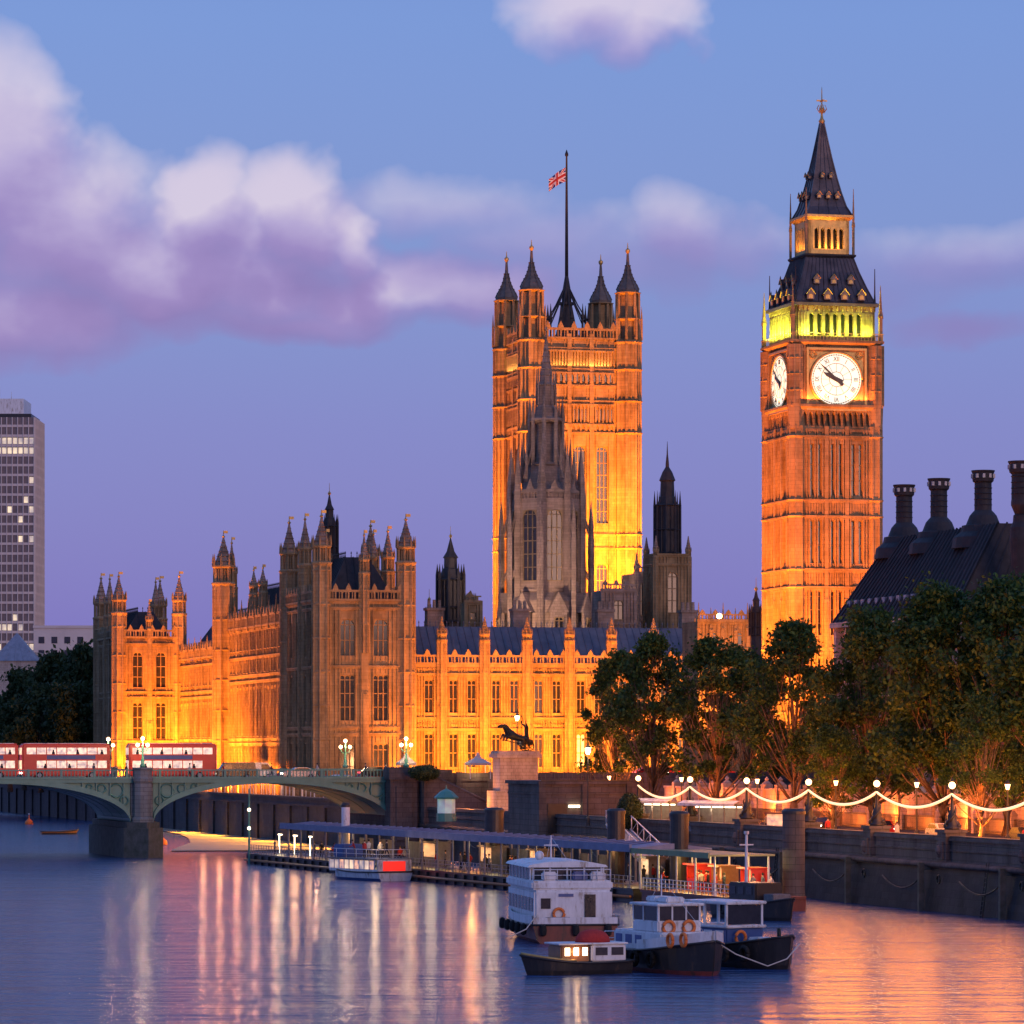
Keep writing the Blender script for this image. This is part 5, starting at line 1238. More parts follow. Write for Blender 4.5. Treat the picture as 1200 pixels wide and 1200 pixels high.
def bus(lb):
    r = thing('double_decker_bus', (0, 0, 0), 0, lb, 'bus', 'red buses on the bridge'); L_, Wd = 10.9, 2.5
    B = MB(); B.box(-L_/2, L_/2, -Wd/2, Wd/2, .35, 4.35); me = bev(B.mesh('body', 'red_paint'), .18, 3); link('body', me, r)
    B = MB(); B.box(-L_/2 + .5, L_/2 - .5, -Wd/2 + .3, Wd/2 - .3, 4.3, 4.41); B.build('roof', 'white_paint', r)
    for sg in (-1, 1):
        for (z0, z1, n) in ((3.05, 3.85, 8), (1.35, 2.25, 8)):
            for i in range(n):
                x0_ = -L_/2 + .45 + (L_ - .9) * i / n; x1_ = x0_ + (L_ - .9) / n - .12
                if z0 < 2 and i == n - 1: continue
                B = MB(); B.box(x0_, x1_, sg * (Wd/2 + .012) - .015, sg * (Wd/2 + .012) + .015, z0, z1); B.build('window', 'bus_window', r)
        for i in range(9):
            for zp in (3.05, 1.35):
                if (i * 5 + int(zp)) % 3: continue
                B = MB(); xq = -4.4 + 1.0 * i; yq = sg * (Wd/2 + .03); B.plate([(xq - .2, zp), (xq + .2, zp), (xq + .16, zp + .28), (xq + .09, zp + .34), (xq + .1, zp + .5), (xq, zp + .58), (xq - .1, zp + .5), (xq - .09, zp + .34), (xq - .16, zp + .28)], yq - .012, yq + .012); B.build('passenger_silhouette', 'dark_cloth', r)
        B = MB(); y = sg * (Wd/2 + .015); B.box(-3.6, 2.4, y - .012, y + .012, 2.42, 2.92); B.build('advert_panel', 'blue_paint', r)
    for sx_, nm, mt in ((1, 'windscreen', 'bus_window'), (-1, 'rear_window', 'bus_window')):
        for z0, z1 in ((3.0, 3.85), (1.2, 2.3)):
            B = MB(); x = sx_ * (L_/2 + .012); B.box(x - .015, x + .015, -Wd/2 + .2, Wd/2 - .2, z0, z1); B.build(nm, mt, r)
    for y in (-.95, .95):
        B = MB(); B.box(L_/2, L_/2 + .05, y - .16, y + .16, .65, .85); B.build('headlight', 'head_lamp', r)
        B = MB(); B.box(-L_/2 - .05, -L_/2, y - .12, y + .12, .7, 1.2); B.build('tail_light', 'tail_lamp', r)
    for x in (-3.2, 3.3):
        for y in (-1.12, 1.12): wheel(r, x, y, .48)
    return r
b1 = bus('red double-decker bus with lit windows, just right of the stone bridge pier')
b1.location = W(501, 86.4, 9.45); b1.rotation_euler.z = TH
for (px, aa, lb, fl_) in ((76, 506, 'red double-decker bus with lit windows at far left, left of the bridge pier', pi), (-32, 506, 'red double-decker bus cut off by the left edge of the photo', pi)):
    o = dup(b1, W(aa, b_at(px, aa), 9.45), TH + fl_, lb)
def car(mat, lb, tall=False, grp='cars on the bridge and its approach'):
    r = thing('parked_car' if 0 else ('van' if tall else 'car'), (0, 0, 0), 0, lb, 'van' if tall else 'car', grp); L_, Wd = (5.0, 1.9) if tall else (4.3, 1.75)
    if tall: prof = [(-2.5,.35),(2.45,.35),(2.5,.95),(1.9,1.15),(1.35,2.0),(-2.4,2.05),(-2.5,1.0)]; win = [(1.25,1.15),(1.75,1.15),(1.3,1.8),(.5,1.8),(.5,1.15)]
    else: prof = [(-2.1,.3),(2.1,.3),(2.15,.7),(1.9,.85),(1.05,.95),(.45,1.42),(-1.05,1.42),(-1.7,.98),(-2.1,.92)]; win = [(-1.5,.97),(.95,.97),(.42,1.34),(-1.0,1.34)]
    B = MB(); B.plate(prof, -Wd/2, Wd/2); me = bev(B.mesh('body', mat), .07, 2); link('body', me, r)
    for sg in (-1, 1): B = MB(); y = sg * (Wd/2 + .004); B.plate(win, y - .01, y + .01); B.build('side_window', 'glass', r)
    B = MB(); (xa_, za_), (xb_, zb_) = ((1.9, 1.2), (1.4, 1.9)) if tall else ((1.0, .98), (.48, 1.38)); B.add([(xa_ + .04, -.7, za_), (xa_ + .04, .7, za_), (xb_ + .04, .62, zb_), (xb_ + .04, -.62, zb_), (xa_, -.7, za_ - .02), (xa_, .7, za_ - .02), (xb_, .62, zb_ - .02), (xb_, -.62, zb_ - .02)], [(0,1,2,3),(7,6,5,4),(0,4,5,1),(2,6,7,3)]); B.build('windscreen', 'glass', r)
    X_ = 2.47 if tall else 2.13
    for y in (-.62, .62):
        B = MB(); B.box(X_ - .05, X_ + .04, y - .15, y + .15, .6, .75); B.build('headlight', 'head_lamp', r)
        B = MB(); B.box(-X_ - .04, -X_ + .05, y - .15, y + .15, .68, .84); B.build('tail_light', 'tail_lamp', r)
    for x in (-1.35, 1.35):
        for y in (-Wd/2 + .08, Wd/2 - .08): wheel(r, x, y, .32, .2)
    return r
cars = [('car_silver', 350, 500, pi, 'silver car on the bridge between the two right-hand lamps', 0), ('car_black', 275, 500, pi, 'black van on the bridge to the right of the bus', 1), ('car_silver', 300, 506, 0, 'pale van on the bridge behind the black van', 1),
        ('car_red', 762, 500, 0, 'red car on the approach street, left one behind the bulb string', 0), ('car_red', 792, 506, 0, 'red car on the approach street, right one behind the bulb string', 0), ('car_black', 440, 505, 0, 'dark car on the bridge near the abutment lamp', 0),
        ('car_red', 842, 502, 0, 'red car behind the trees on the approach street', 0)]
for mt, px, aa, rz_, lb, tl in cars:
    o = car(mt, lb, tl); o.location = W(aa, b_at(px, aa), 9.455); o.rotation_euler.z = TH + rz_
# cars along the embankment road
for k, (mt, aa) in enumerate((('car_black', 380), ('car_red', 362), ('car_silver', 346), ('car_black', 326), ('car_red', 308))):
    o = car(mt, ['black', 'red', 'silver', 'black', 'red'][k] + ' car on the riverside road behind the %s and %s globe lamps' % (ordn[k + 1], ordn[k + 2]), False, 'cars on the riverside road'); o.location = W(aa, 129, GZ + .02); o.rotation_euler.z = TH - pi/2

# ================================================================== PEOPLE
def person_mesh(pose, legs, top):
    P_ = {'stand': [(0,0,.95),(0,0,1.2),(0,.01,1.42),(0,0,1.55),(0,-.015,1.68),(.10,0,.9),(.11,-.02,.5),(.11,.02,.09),(.11,-.14,.04),(-.10,0,.9),(-.11,-.02,.5),(-.11,.02,.09),(-.11,-.14,.04),
                    (.19,.01,1.4),(.24,.03,1.13),(.25,-.03,.88),(.25,-.06,.78),(-.19,.01,1.4),(-.24,.03,1.13),(-.25,-.03,.88),(-.25,-.06,.78)],
          'walk': [(0,0,.94),(0,-.02,1.2),(0,-.02,1.41),(0,-.03,1.54),(0,-.05,1.67),(.10,0,.9),(.11,-.16,.52),(.11,-.24,.1),(.11,-.39,.06),(-.10,0,.9),(-.11,.06,.5),(-.11,.34,.14),(-.11,.24,.05),
                   (.19,-.01,1.39),(.23,.14,1.14),(.24,.12,.9),(.24,.1,.8),(-.19,-.01,1.39),(-.23,-.12,1.14),(-.24,-.26,.95),(-.24,-.32,.88)],
          'lean': [(0,.06,.95),(0,-.02,1.2),(0,-.1,1.4),(0,-.15,1.52),(0,-.2,1.64),(.10,.06,.9),(.12,.06,.5),(.13,.1,.09),(.13,-.06,.04),(-.10,.06,.9),(-.1,.08,.5),(-.1,.14,.09),(-.1,-.02,.04),
                   (.19,-.09,1.38),(.25,-.2,1.14),(.14,-.42,1.1),(.08,-.5,1.1),(-.19,-.09,1.38),(-.25,-.2,1.14),(-.14,-.42,1.1),(-.08,-.5,1.1)]}[pose]
    e_ = [(0,1),(1,2),(2,3),(3,4),(0,5),(5,6),(6,7),(7,8),(0,9),(9,10),(10,11),(11,12),(2,13),(13,14),(14,15),(15,16),(2,17),(17,18),(18,19),(19,20)]
    rd = [(.16,.12),(.15,.11),(.17,.11),.055,.1,.09,.065,.045,.04,.09,.065,.045,.04,.06,.045,.035,.035,.06,.045,.035,.035]
    def mf(c):
        if c.z > 1.5: return 0
        if c.z < .08: return 3
        if abs(c.x) > .2 and c.z < .85: return 0
        return 1 if c.z > .9 or abs(c.x) > .19 else 2
    me = skin_mesh('person', P_, e_, rd, ('skin', top, legs, 'rubber'), mf)
    Hh = MB(); Hh.sphere((P_[4][0], P_[4][1] + .025, P_[4][2] + .06), .112, 8, 5); return me, Hh.mesh('hair', 'hair')
PM = [(*person_mesh(p_, l_, t_), p_, n_) for p_, l_, t_, n_ in (('stand', 'dark_cloth', 'grey_cloth', 'grey jacket'), ('walk', 'dark_cloth', 'dark_cloth', 'dark coat'), ('lean', 'grey_cloth', 'red_cloth', 'red jacket'), ('walk', 'dark_cloth', 'pale_cloth', 'pale jacket'), ('stand', 'dark_cloth', 'red_cloth', 'red jacket'))]
PV = {'stand': 'standing', 'walk': 'walking', 'lean': 'leaning forward'}
def person(k, loc, rz_, where, grp=None):
    bm_, hm_, ps, nm = PM[k]; o = link('person', bm_, None, loc, rz_); tag(o, 'person in a %s %s %s' % (nm, PV[ps], where), 'person', grp); link('hair', hm_, o); return o
for k, (px, aa, m_, w_) in enumerate(((452, 497, 0, 'on the bridge left of the abutment lamp'), (428, 497, 1, 'on the bridge beside the dark pavilion lamp'), (372, 497, 3, 'on the bridge over the right arch'), (318, 497, 1, 'on the bridge right of the vans'),
                                        (262, 497, 4, 'on the bridge close to the back of the bus'), (222, 497, 3, 'on the bridge in front of the bus'), (148, 497, 1, 'on the bridge just left of the stone pier'), (110, 497, 0, 'on the bridge in front of the left bus'))):
    person(m_, W(aa, b_at(px, aa), 9.6), TH + (pi/2 if k % 2 else -pi/2), w_, 'people walking on the bridge')
# ================================================================== PIER
P1, P2 = PX(290, 473), PX(872, 327); pv_ = (P2 - P1); LP = pv_.length; pv_.normalize(); PR = math.atan2(pv_.y, pv_.x)
def onpier(px):      # distance along the pier where it crosses this photo column
    r = (px - 600) / FPX; return (r * P1.y - P1.x) / (pv_.x - r * pv_.y)
pn = thing('pier_pontoon', P1, PR, 'long floating landing stage with a blue-grey canopy roof, busy with lamps', 'pier')
s0, s1, s2, s3 = 0, onpier(742), onpier(752), onpier(856)
Wp = 6.5
B = MB(); B.box(0, s1, 0, Wp, -1, 1.0); B.box(-.1, s1 + .1, -.12, Wp + .1, 1.0, 1.18)
for i in range(int(s1 / 3)): B.box(3 * i + .5, 3 * i + .9, -.25, 0, -.5, 1.0)
B.build('hull', 'black_paint', pn)
B = MB(); B.tube([(0, -.3, .45), (s1, -.3, .45)], .16, 6); B.build('fender', 'varnished_wood', pn)
r0 = onpier(335)
B = MB(); B.box(r0, s1 + 1, -.6, Wp + .3, 4.45, 4.6); B.box(r0, s1 + 1, -.72, -.5, 4.3, 4.95)
B.add([(r0, -.6, 4.6), (s1 + 1, -.6, 4.6), (s1 + 1, Wp * .5, 5.0), (r0, Wp * .5, 5.0), (r0, Wp + .3, 4.6), (s1 + 1, Wp + .3, 4.6)], [(0,1,2,3), (3,2,5,4), (0,3,4), (1,5,2)])
for i in range(int((s1 - r0) / 2.4)): x = r0 + 2.4 * i; B.tube([(x, -.6, 4.66), (x, Wp * .5, 5.06)], .06, 4, False)
B.build('canopy_roof', 'canopy_blue', pn)
n = int((s1 - r0) / 5)
for i in range(n + 1):
    for y in (.25, Wp - .25):
        B = MB(); x = r0 + .3 + 5 * i; B.lathe([(.16, 1.18), (.1, 1.4), (.1, 4.3), (.18, 4.45)], 8, x, y); B.build('post', 'steel_grey', pn)
B = MB()
for i in range(int(s1 / 1.1)):
    x = .3 + 1.1 * i
    B.box(x - .03, x + .03, .05, .11, 1.18, 2.2)
for z in (1.5, 1.85, 2.2): B.box(.2, s1, .06, .1, z - .025, z + .025)
B.build('railing', 'steel_grey', pn)
rnd = random.Random(11)
for i in range(int((s1 - r0) / 2.5)):
    if rnd.random() < .55: B = MB(); x = r0 + 2.5 * i; B.box(x, x + 2.4, Wp - .2, Wp - .08, 1.2, 3.4); B.build('back_screen', 'deck_grey', pn)
for i in range(int(s1 / 6.5)):
    x = 3 + 6.5 * i; B = MB(); B.box(x - .5, x + .5, Wp * .45, Wp * .45 + .25, 4.2 if x > r0 else 3.3, 4.32 if x > r0 else 3.42)
    if x <= r0: B.box(x - .04, x + .04, Wp * .45, Wp * .45 + .08, 1.2, 3.3)
    B.build('light_fitting', 'pier_light', pn)
    p = P1 + Matrix.Rotation(PR, 3, 'Z') @ Vector((x, Wp * .45, 4.05 if x > r0 else 3.2)); lamp('canopy_light', 'POINT', p, (1, .42, .12) if i % 3 else (1, .75, .4), 150, size=.6)
for k, (px, wd_, m_, nm, lb) in enumerate(((575, 1.4, 'kiosk_glow', 'ticket_machine', 'glowing ticket kiosk under the pier canopy, left of the white boat'), (640, 1.2, 'pier_light', 'lit_panel', ''), (455, 2.2, 'kiosk_glow', 'ticket_kiosk', 'lit kiosk under the canopy behind the red-ended tour boat'), (700, 1.3, 'kiosk_glow', 'ticket_kiosk', 'orange-lit kiosk at the near end of the blue canopy'), (520, 1.8, 'kiosk_glow', 'ticket_kiosk', 'dim lit kiosk under the middle of the blue canopy'))):
    if not lb: continue
    x = onpier(px); o = thing('ticket_kiosk', P1 + Matrix.Rotation(PR, 3, 'Z') @ Vector((x, Wp - 2.2, 1.18)), PR, lb, 'kiosk')
    B = MB(); B.box(-wd_, wd_, 0, 1.6, 0, .9); B.box(-wd_, -wd_ + .12, 0, 1.6, .9, 2.3); B.box(wd_ - .12, wd_, 0, 1.6, .9, 2.3); B.box(-wd_ - .15, wd_ + .15, -.3, 1.75, 2.3, 2.48); B.box(-wd_, wd_, 1.5, 1.6, .9, 2.3); B.build('cabin', 'deck_grey', o)
    B = MB(); B.box(-wd_ + .14, wd_ - .14, .04, .1, .92, 2.28); B.build('lit_window', m_, o)
# second stage: green canopy
pg = thing('pier_pontoon', P1 + Matrix.Rotation(PR, 3, 'Z') @ Vector((s2, 0, 0)), PR, 'shorter landing stage with a low green-lit canopy, behind the white boats', 'pier')
L2 = s3 - s2; c1 = onpier(838) - s2
B = MB(); B.box(0, L2, 0, Wp, -1, .95); B.box(-.1, L2 + .1, -.1, Wp, .95, 1.15); B.build('hull', 'oxide_red', pg)
B = MB(); B.box(-1.5, c1, -.5, Wp * .8, 4.35, 4.5); B.box(-1.5, c1, -.6, -.45, 4.2, 4.65); B.build('canopy_roof', 'canopy_green', pg)
for i in range(5):
    for y in (.2, Wp * .75): B = MB(); x = -.8 + (c1 + .2) * i / 4; B.lathe([(.1, 1.15), (.08, 4.35)], 8, x, y); B.build('post', 'white_paint', pg)
B = MB(); B.box(-1.0, c1 - .4, -.42, -.34, 4.24, 4.32); B.build('light_strip', 'green_light', pg)
B = MB()
for i in range(int(L2 / .9)): x = .1 + .9 * i; B.box(x - .03, x + .03, .05, .1, 1.15, 2.15)
for z in (1.5, 1.8, 2.15): B.box(.1, L2, .05, .1, z - .03, z + .03)
B.build('railing', 'white_paint', pg)
R2 = Matrix.Rotation(PR, 3, 'Z'); O2 = Vector(pg.location)
for i in range(6): lamp('stage_light', 'POINT', O2 + R2 @ Vector((1 + (L2 - 2) * i / 5, 2.5, 3.7)), ((1, .5, .16), (.9, .85, .3), (1, .4, .12))[i % 3], 260, size=.3)
for k, (f, m_, lb) in enumerate(((.12, 'red_paint', 'red drinks stand on the second landing stage'), (.4, 'varnished_wood', 'wooden booth on the second landing stage'), (.72, 'red_paint', 'red booth at the open end of the second landing stage'))):
    o = thing('booth', O2 + R2 @ Vector((L2 * f, 3.6, 1.15)), PR, lb, 'booth'); B = MB(); B.box(-1.2, 1.2, 0, 1.5, 0, 1.0); B.box(-1.2, -1.1, 0, 1.5, 1.0, 2.1); B.box(1.1, 1.2, 0, 1.5, 1, 2.1); B.box(-1.35, 1.35, -.3, 1.6, 2.1, 2.25); B.build('cabin', m_, o)
    B = MB(); B.box(-1.08, 1.08, .7, .76, 1.02, 2.08); B.build('lit_window', 'kiosk_glow', o)
B = MB(); 
tag(B, None) if False else None
for k in range(16):   # people on the pier
    x = onpier((310, 352, 371, 421, 498, 512, 548, 563, 590, 655, 672, 716, 760, 790, 815, 842)[k])
    y = (1.2, 2.4, 1.8, 3.0)[k % 4]
    w_ = ['at the far uncovered end of the pier', 'near the start of the blue canopy', 'by the second canopy post', 'behind the tour boat bow', 'right of the red-ended tour boat', 'just right of the tour boat by the rail', 'under the middle of the blue canopy', 'left of the glowing kiosk', 'right of the glowing kiosk',
          'behind the white cruiser roof', 'behind the white cruiser, right side', 'at the near end of the blue canopy', 'at the left end of the green canopy', 'under the middle of the green canopy', 'under the right end of the green canopy', 'on the open end of the second stage'][k]
    person(k % 5, P1 + R2 @ Vector((x, y, 1.18 if k < 12 else 1.15)), PR + k * 1.3, w_, 'people on the pier')
for k in range(26):   # the waiting crowd under the canopy
    blue = k < 18; x = (r0 + 6 + (s1 - r0 - 8) * ((k * .618) % 1)) if blue else s2 + 1 + (L2 - 2) * ((k * .618) % 1)
    o = person((0, 1, 4, 3, 1, 2)[k % 6], P1 + R2 @ Vector((x, 1.6 + 3.2 * ((k * .37) % 1), 1.18 if blue else 1.15)), PR + k * 2.1, 'in the waiting crowd under the %s canopy' % ('blue' if blue else 'green'), 'waiting crowd on the pier')
    m_c = o['label']; o['group'] = 'waiting crowd, ' + m_c[10:40]
# gangway from the wall
ga, gb_ = W(404, 115.4, 5.3), P1 + R2 @ Vector((s1 - 6, Wp - .5, 1.2)); 
r = thing('gangway', ga, math.atan2((gb_ - ga).y, (gb_ - ga).x), 'white-railed gangway sloping from the river wall down to the pier', 'gangway'); LG = (gb_ - ga).xy.length; dz = gb_.z - ga.z
B = MB(); B.add([(0, -1, 0), (LG, -1, dz), (LG, 1, dz), (0, 1, 0), (0, -1, -.25), (LG, -1, dz - .25), (LG, 1, dz - .25), (0, 1, -.25)], [(0,1,2,3),(7,6,5,4),(0,4,5,1),(2,6,7,3),(0,3,7,4),(1,5,6,2)]); B.build('deck', 'steel_grey', r)
for y in (-1, 1):
    B = MB(); B.tube([(0, y, 1.5), (LG, y, dz + 1.5)], .07, 5); B.tube([(0, y, .1), (LG, y, dz + .1)], .09, 5)
    nn = 9
    for i in range(nn): f, g = i / nn, (i + 1) / nn; B.tube([(LG * f, y, dz * f), (LG * f, y, dz * f + 1.5)], .045, 4); B.tube([(LG * f, y, dz * f), (LG * g, y, dz * g + 1.5)], .035, 4)
    B.build('truss', 'white_paint', r)
# piles
def pile(px, D_, ztop, r_, lb, mat='weedy_pile'):
    p = PX(px, D_); r = thing('mooring_pile', (p.x, p.y, 0), 0, lb, 'pile'); B = MB(); B.lathe([(r_ * 1.04, -3), (r_ * 1.04, 1.2), (r_, 1.4), (r_, ztop - .3)], 20, sm=False); B.build('shaft', mat, r)
    B = MB(); B.lathe([(r_ * 1.08, ztop - .3), (r_ * 1.08, ztop - .05), (r_ * .8, ztop + .15)], 20); B.build('cap', 'black_paint', r)
    B = MB(); B.lathe([(r_ * 1.12, .2), (r_ * 1.12, 1.0)], 20, caps=False); B.build('collar', 'oxide_red', r); return r
pile(930, 338, 8.0, .92, 'thick pale-grey mooring pile standing in the water at right of the boats', 'granite')
pile(722, 368, 7.6, .8, 'dark mooring pile behind the pier in front of the granite blockhouse', 'black_paint')
pile(579, 404, 7.2, .95, 'dark mooring pile behind the blue canopy, below the statue', 'black_paint')
pile(796, 352, 7.6, .8, 'dark mooring pile behind the green canopy', 'black_paint')
pile(405, 440, 7.2, .45, 'slim white pile under the right bridge arch', 'white_paint')
r = thing('navigation_mast', PX(292, 470), 0, 'thin green-and-white navigation mast with two lamps at the pier far end', 'mast')
B = MB(); B.lathe([(.14, -1), (.1, 8.6)], 8); B.build('pole', 'green_paint', r)
for z in (4.1, 6.2): B = MB(); B.sphere((0, -.15, z), .2, 8, 6); B.build('lamp_head', 'pier_light', r)

# ================================================================== KIOSKS ON THE PROMENADE EDGE
for k, (px0, px1, lb, m_) in enumerate(((748, 800, 'wall-top cafe kiosk with white awning, below the first bulb string', 'pier_light'), (808, 880, 'wall-top kiosk with white awning, below the second bulb string', 'pier_light'))):
    a = a_at((px0 + px1) / 2, 118.5); w_ = (px1 - px0) / FPX * (a + 20) ; o = thing('kiosk', W(a, 117.6, GZ + .13), TH - .9, lb, 'kiosk')
    B = MB(); B.box(-w_/2, w_/2, 0, 2.2, 0, .9); B.box(-w_/2, w_/2, 2.0, 2.2, .9, 2.5); B.box(-w_/2 - .2, w_/2 + .2, -.3, 2.3, 2.5, 2.7)
    for i in range(5): x = -w_/2 + .1 + (w_ - .2) * i / 4; B.box(x - .06, x + .06, 0, .1, .9, 2.5)
    B.build('cabin', 'deck_grey', o)
    B = MB(); B.plate([(-w_/2 - .3, 2.5), (w_/2 + .3, 2.5), (w_/2 + .3, 2.72), (-w_/2 - .3, 2.72)], -1.0, -.9); B.add([(-w_/2 - .3, -1.0, 2.72), (w_/2 + .3, -1.0, 2.72), (w_/2 + .3, 0, 3.0), (-w_/2 - .3, 0, 3.0), (-w_/2 - .3, -1.0, 2.66), (w_/2 + .3, -1.0, 2.66), (w_/2 + .3, 0, 2.94), (-w_/2 - .3, 0, 2.94)], [(0,1,2,3),(7,6,5,4),(0,4,5,1),(1,5,6,2),(2,6,7,3),(3,7,4,0)]); B.build('awning', 'white_paint', o)
    B = MB(); B.box(-w_/2 + .3, w_/2 - .3, 1.2, 1.3, 2.3, 2.42); B.build('light_fitting', m_, o)
    lamp('kiosk_light', 'POINT', Vector(o.location) + Vector((0, 0, 2.1)), (1, .7, .4), 60, size=.3)
a = a_at(902, 117); o = thing('kiosk', W(a, 117.6, GZ + .13), TH - .9, 'small orange-glowing kiosk on the wall left of the thick pile', 'kiosk'); B = MB(); B.box(-1.1, 1.1, 0, 1.6, 0, .3); B.box(-1.2, 1.2, -.1, 1.7, 2.0, 2.15); B.box(-1.1, 1.1, 1.5, 1.6, .3, 2.0); B.build('frame', 'oxide_red', o); B = MB(); B.box(-1.05, 1.05, .1, 1.4, .3, 2.0); B.build('lit_panel', 'kiosk_glow', o)

r = thing('glow_wall', (0, 0, 0), TH, 'added low stone wall behind the trees, catching orange light above the river wall', 'wall')  # wall added to carry the orange glow behind the trees
B = MB(); B.box(145, 145.6, 250, 486, GZ, GZ + 3.4); B.box(144.85, 145.75, 250, 486, GZ + 3.4, GZ + 3.65)
for k in range(47): B.box(144.7, 145.9, 251 + 5 * k, 251.8 + 5 * k, GZ, GZ + 4.1); B.lathe([(.7, GZ + 4.1), (.2, GZ + 4.5), (.3, GZ + 4.7), (.03, GZ + 5.0)], 4, 145.3, 251.4 + 5 * k, rot=pi/4)
B.build('wall', 'pale_stone', r)
# promenade iron railing and second row of lamps under the trees
r = thing('park_fence', (0, 0, 0), TH, 'low iron fence with stone posts along the riverside road, lit orange from behind', 'fence')
B = MB()
a = 250.0
while a < 480: B.box(142.0, 142.06, a, a + .06, GZ, GZ + 1.5); a += .3
B.box(141.98, 142.08, 250, 480, GZ + 1.35, GZ + 1.42); B.box(141.98, 142.08, 250, 480, GZ + .2, GZ + .26); B.build('railing', 'black_paint', r)
for k in range(24):
    if k % 2: lamp('glow_wall_light', 'POINT', W(252 + 10 * k, 143.4, GZ + .8), (1, .17, .02), 3000, size=.3)  # lamps added to turn the wall behind the fence orange
    B = MB(); a = 252 + 10 * k; B.box(141.75, 142.3, a - .3, a + .3, GZ, GZ + 1.8); B.lathe([(.42, GZ + 1.8), (.42, GZ + 1.95), (.1, GZ + 2.3)], 4, 142.03, a, rot=pi/4); B.build('fence_post', 'pale_stone', r)
for k, a in enumerate((300, 324, 346, 368, 392, 418, 446)):
    lb = 'lantern street lamp at the kerb under the trees, %s from right' % ordn[k]
    rr = thing('street_lamp', W(a, 126.6, GZ + .13), 0, lb, 'street lamp', 'lantern lamps under the trees'); B = MB(); B.lathe([(.2, 0), (.18, .6), (.08, .8), (.06, 4.4), (.12, 4.5)], 8); B.build('post', 'black_paint', rr)
    B = MB(); B.lathe([(.13, 4.5), (.25, 4.95)], 6); B.build('lantern', 'globe_glass', rr); B = MB(); B.lathe([(.3, 4.95), (.04, 5.3)], 6); B.build('hood', 'black_paint', rr)
    lamp('tree_uplight', 'SPOT', W(a + 8, 124, GZ + .6), (1, .17, .015), 14000, W(a + 8, 137, GZ + 9), size=.3, spot=110)
    lamp('street_light', 'POINT', W(a, 127.4, GZ + 4.6), (1, .24, .02), 3600, size=3.5)
for k in range(9):
    person((1, 3, 0, 2, 4)[k % 5], W(395 - 11 * k, 118.6 + (k % 3) * 1.4, GZ + .13), TH + (pi if k % 2 else 0), 'on the promenade' + (', %s globe lamp' % ordn[k * 11 // 18 + 0]) + (' by the wall', ' mid pavement', ' by the kerb')[k % 3], 'people on the promenade')

# ================================================================== BOATS
def hull(par, L_, Wd, zs, bow=.5, mats=('black_paint', 'oxide_red', 'deck_grey'), stripe=.25, n=18, stern=.82, nm='hull', deck=.12, full=2.3):
    B = MB(); st_ = []
    for i in range(n + 1):
        t_ = i / n; x = -L_/2 + L_ * t_
        w_ = Wd / 2 * (1 - max(0, (t_ - .5) / .5) ** full) * (stern + (1 - stern) * min(1, t_ / .25)); w_ = max(w_, .04)
        z = zs + bow * max(0, (t_ - .35) / .65) ** 2 + .12 * bow * (1 - min(1, t_ / .3)); st_.append((x, w_, z))
    ring = []
    for (x, w_, z) in st_:
        k = (x + L_/2) / L_; rake = .5 * max(0, (k - .7) / .3) ** 2
        ring.append([(x - rake, -w_ * .55, -.6), (x - rake * .8, -w_ * .82, 0), (x - rake * .6, -w_ * .9, stripe), (x, -w_, z), (x, -w_ + .08 if w_ > .1 else -w_ * .5, z), (x, -w_ + .1 if w_ > .12 else -w_ * .4, z - deck),
                     (x, w_ - .1 if w_ > .12 else w_ * .4, z - deck), (x, w_ - .08 if w_ > .1 else w_ * .5, z), (x, w_, z), (x - rake * .6, w_ * .9, stripe), (x - rake * .8, w_ * .82, 0), (x - rake, w_ * .55, -.6)])
    m_ = 12; vs = [p for r_ in ring for p in r_]; mi = {0: 1, 1: 1, 2: 0, 3: 0, 4: 0, 5: 2, 6: 0, 7: 0, 8: 0, 9: 1, 10: 1, 11: 1}
    for q in range(m_):
        B.mi = mi[q]; o = len(B.v); fs = []
        for i in range(n): fs.append((i*m_+q, (i+1)*m_+q, (i+1)*m_+(q+1) % m_, i*m_+(q+1) % m_))
        B.v += [tuple(p) for p in vs] if q == 0 else []
        for f in fs: B.f.append([z_ for z_ in f]); B.m.append(B.mi)
    B.f.append([i for i in (5, 6, 7, 8, 9, 10, 11, 0, 1, 2, 3, 4)]); B.m.append(0)
    B.f.append([n*m_ + i for i in range(m_)]); B.m.append(0)
    o = B.build(nm, list(mats), par)
    R_ = MB()
    for sg in (-1, 1): R_.tube([(x, sg * (w_ + .03), z - .06) for x, w_, z in st_], .08, 6)
    R_.tube([(st_[0][0] - .03, -st_[0][1], st_[0][2] - .06), (st_[0][0] - .03, st_[0][1], st_[0][2] - .06)], .08, 6)
    R_.build('rubbing_strake', 'black_paint' if mats[0] != 'black_paint' else 'varnished_wood', par); return st_
def rbox(par, nm, mat, x0, x1, y0, y1, z0, z1, w_=.1):
    B = MB(); B.box(x0, x1, y0, y1, z0, z1); return link(nm, bev(B.mesh(nm, mat), w_, 2), par)
def bbox(par, nm, mat, *a): B = MB(); B.box(*a); return B.build(nm, mat, par)
def ring_(par, x, y, z, axis='x', r_=.36, mat='orange_buoy'):
    B = MB(); pts = []
    for i in range(17):
        q = i * pi / 8; pts.append((x, y + r_ * cos(q), z + r_ * sin(q)) if axis == 'x' else (x + r_ * cos(q), y, z + r_ * sin(q)))
    B.tube(pts, .1, 7); return B.build('life_ring', mat, par)
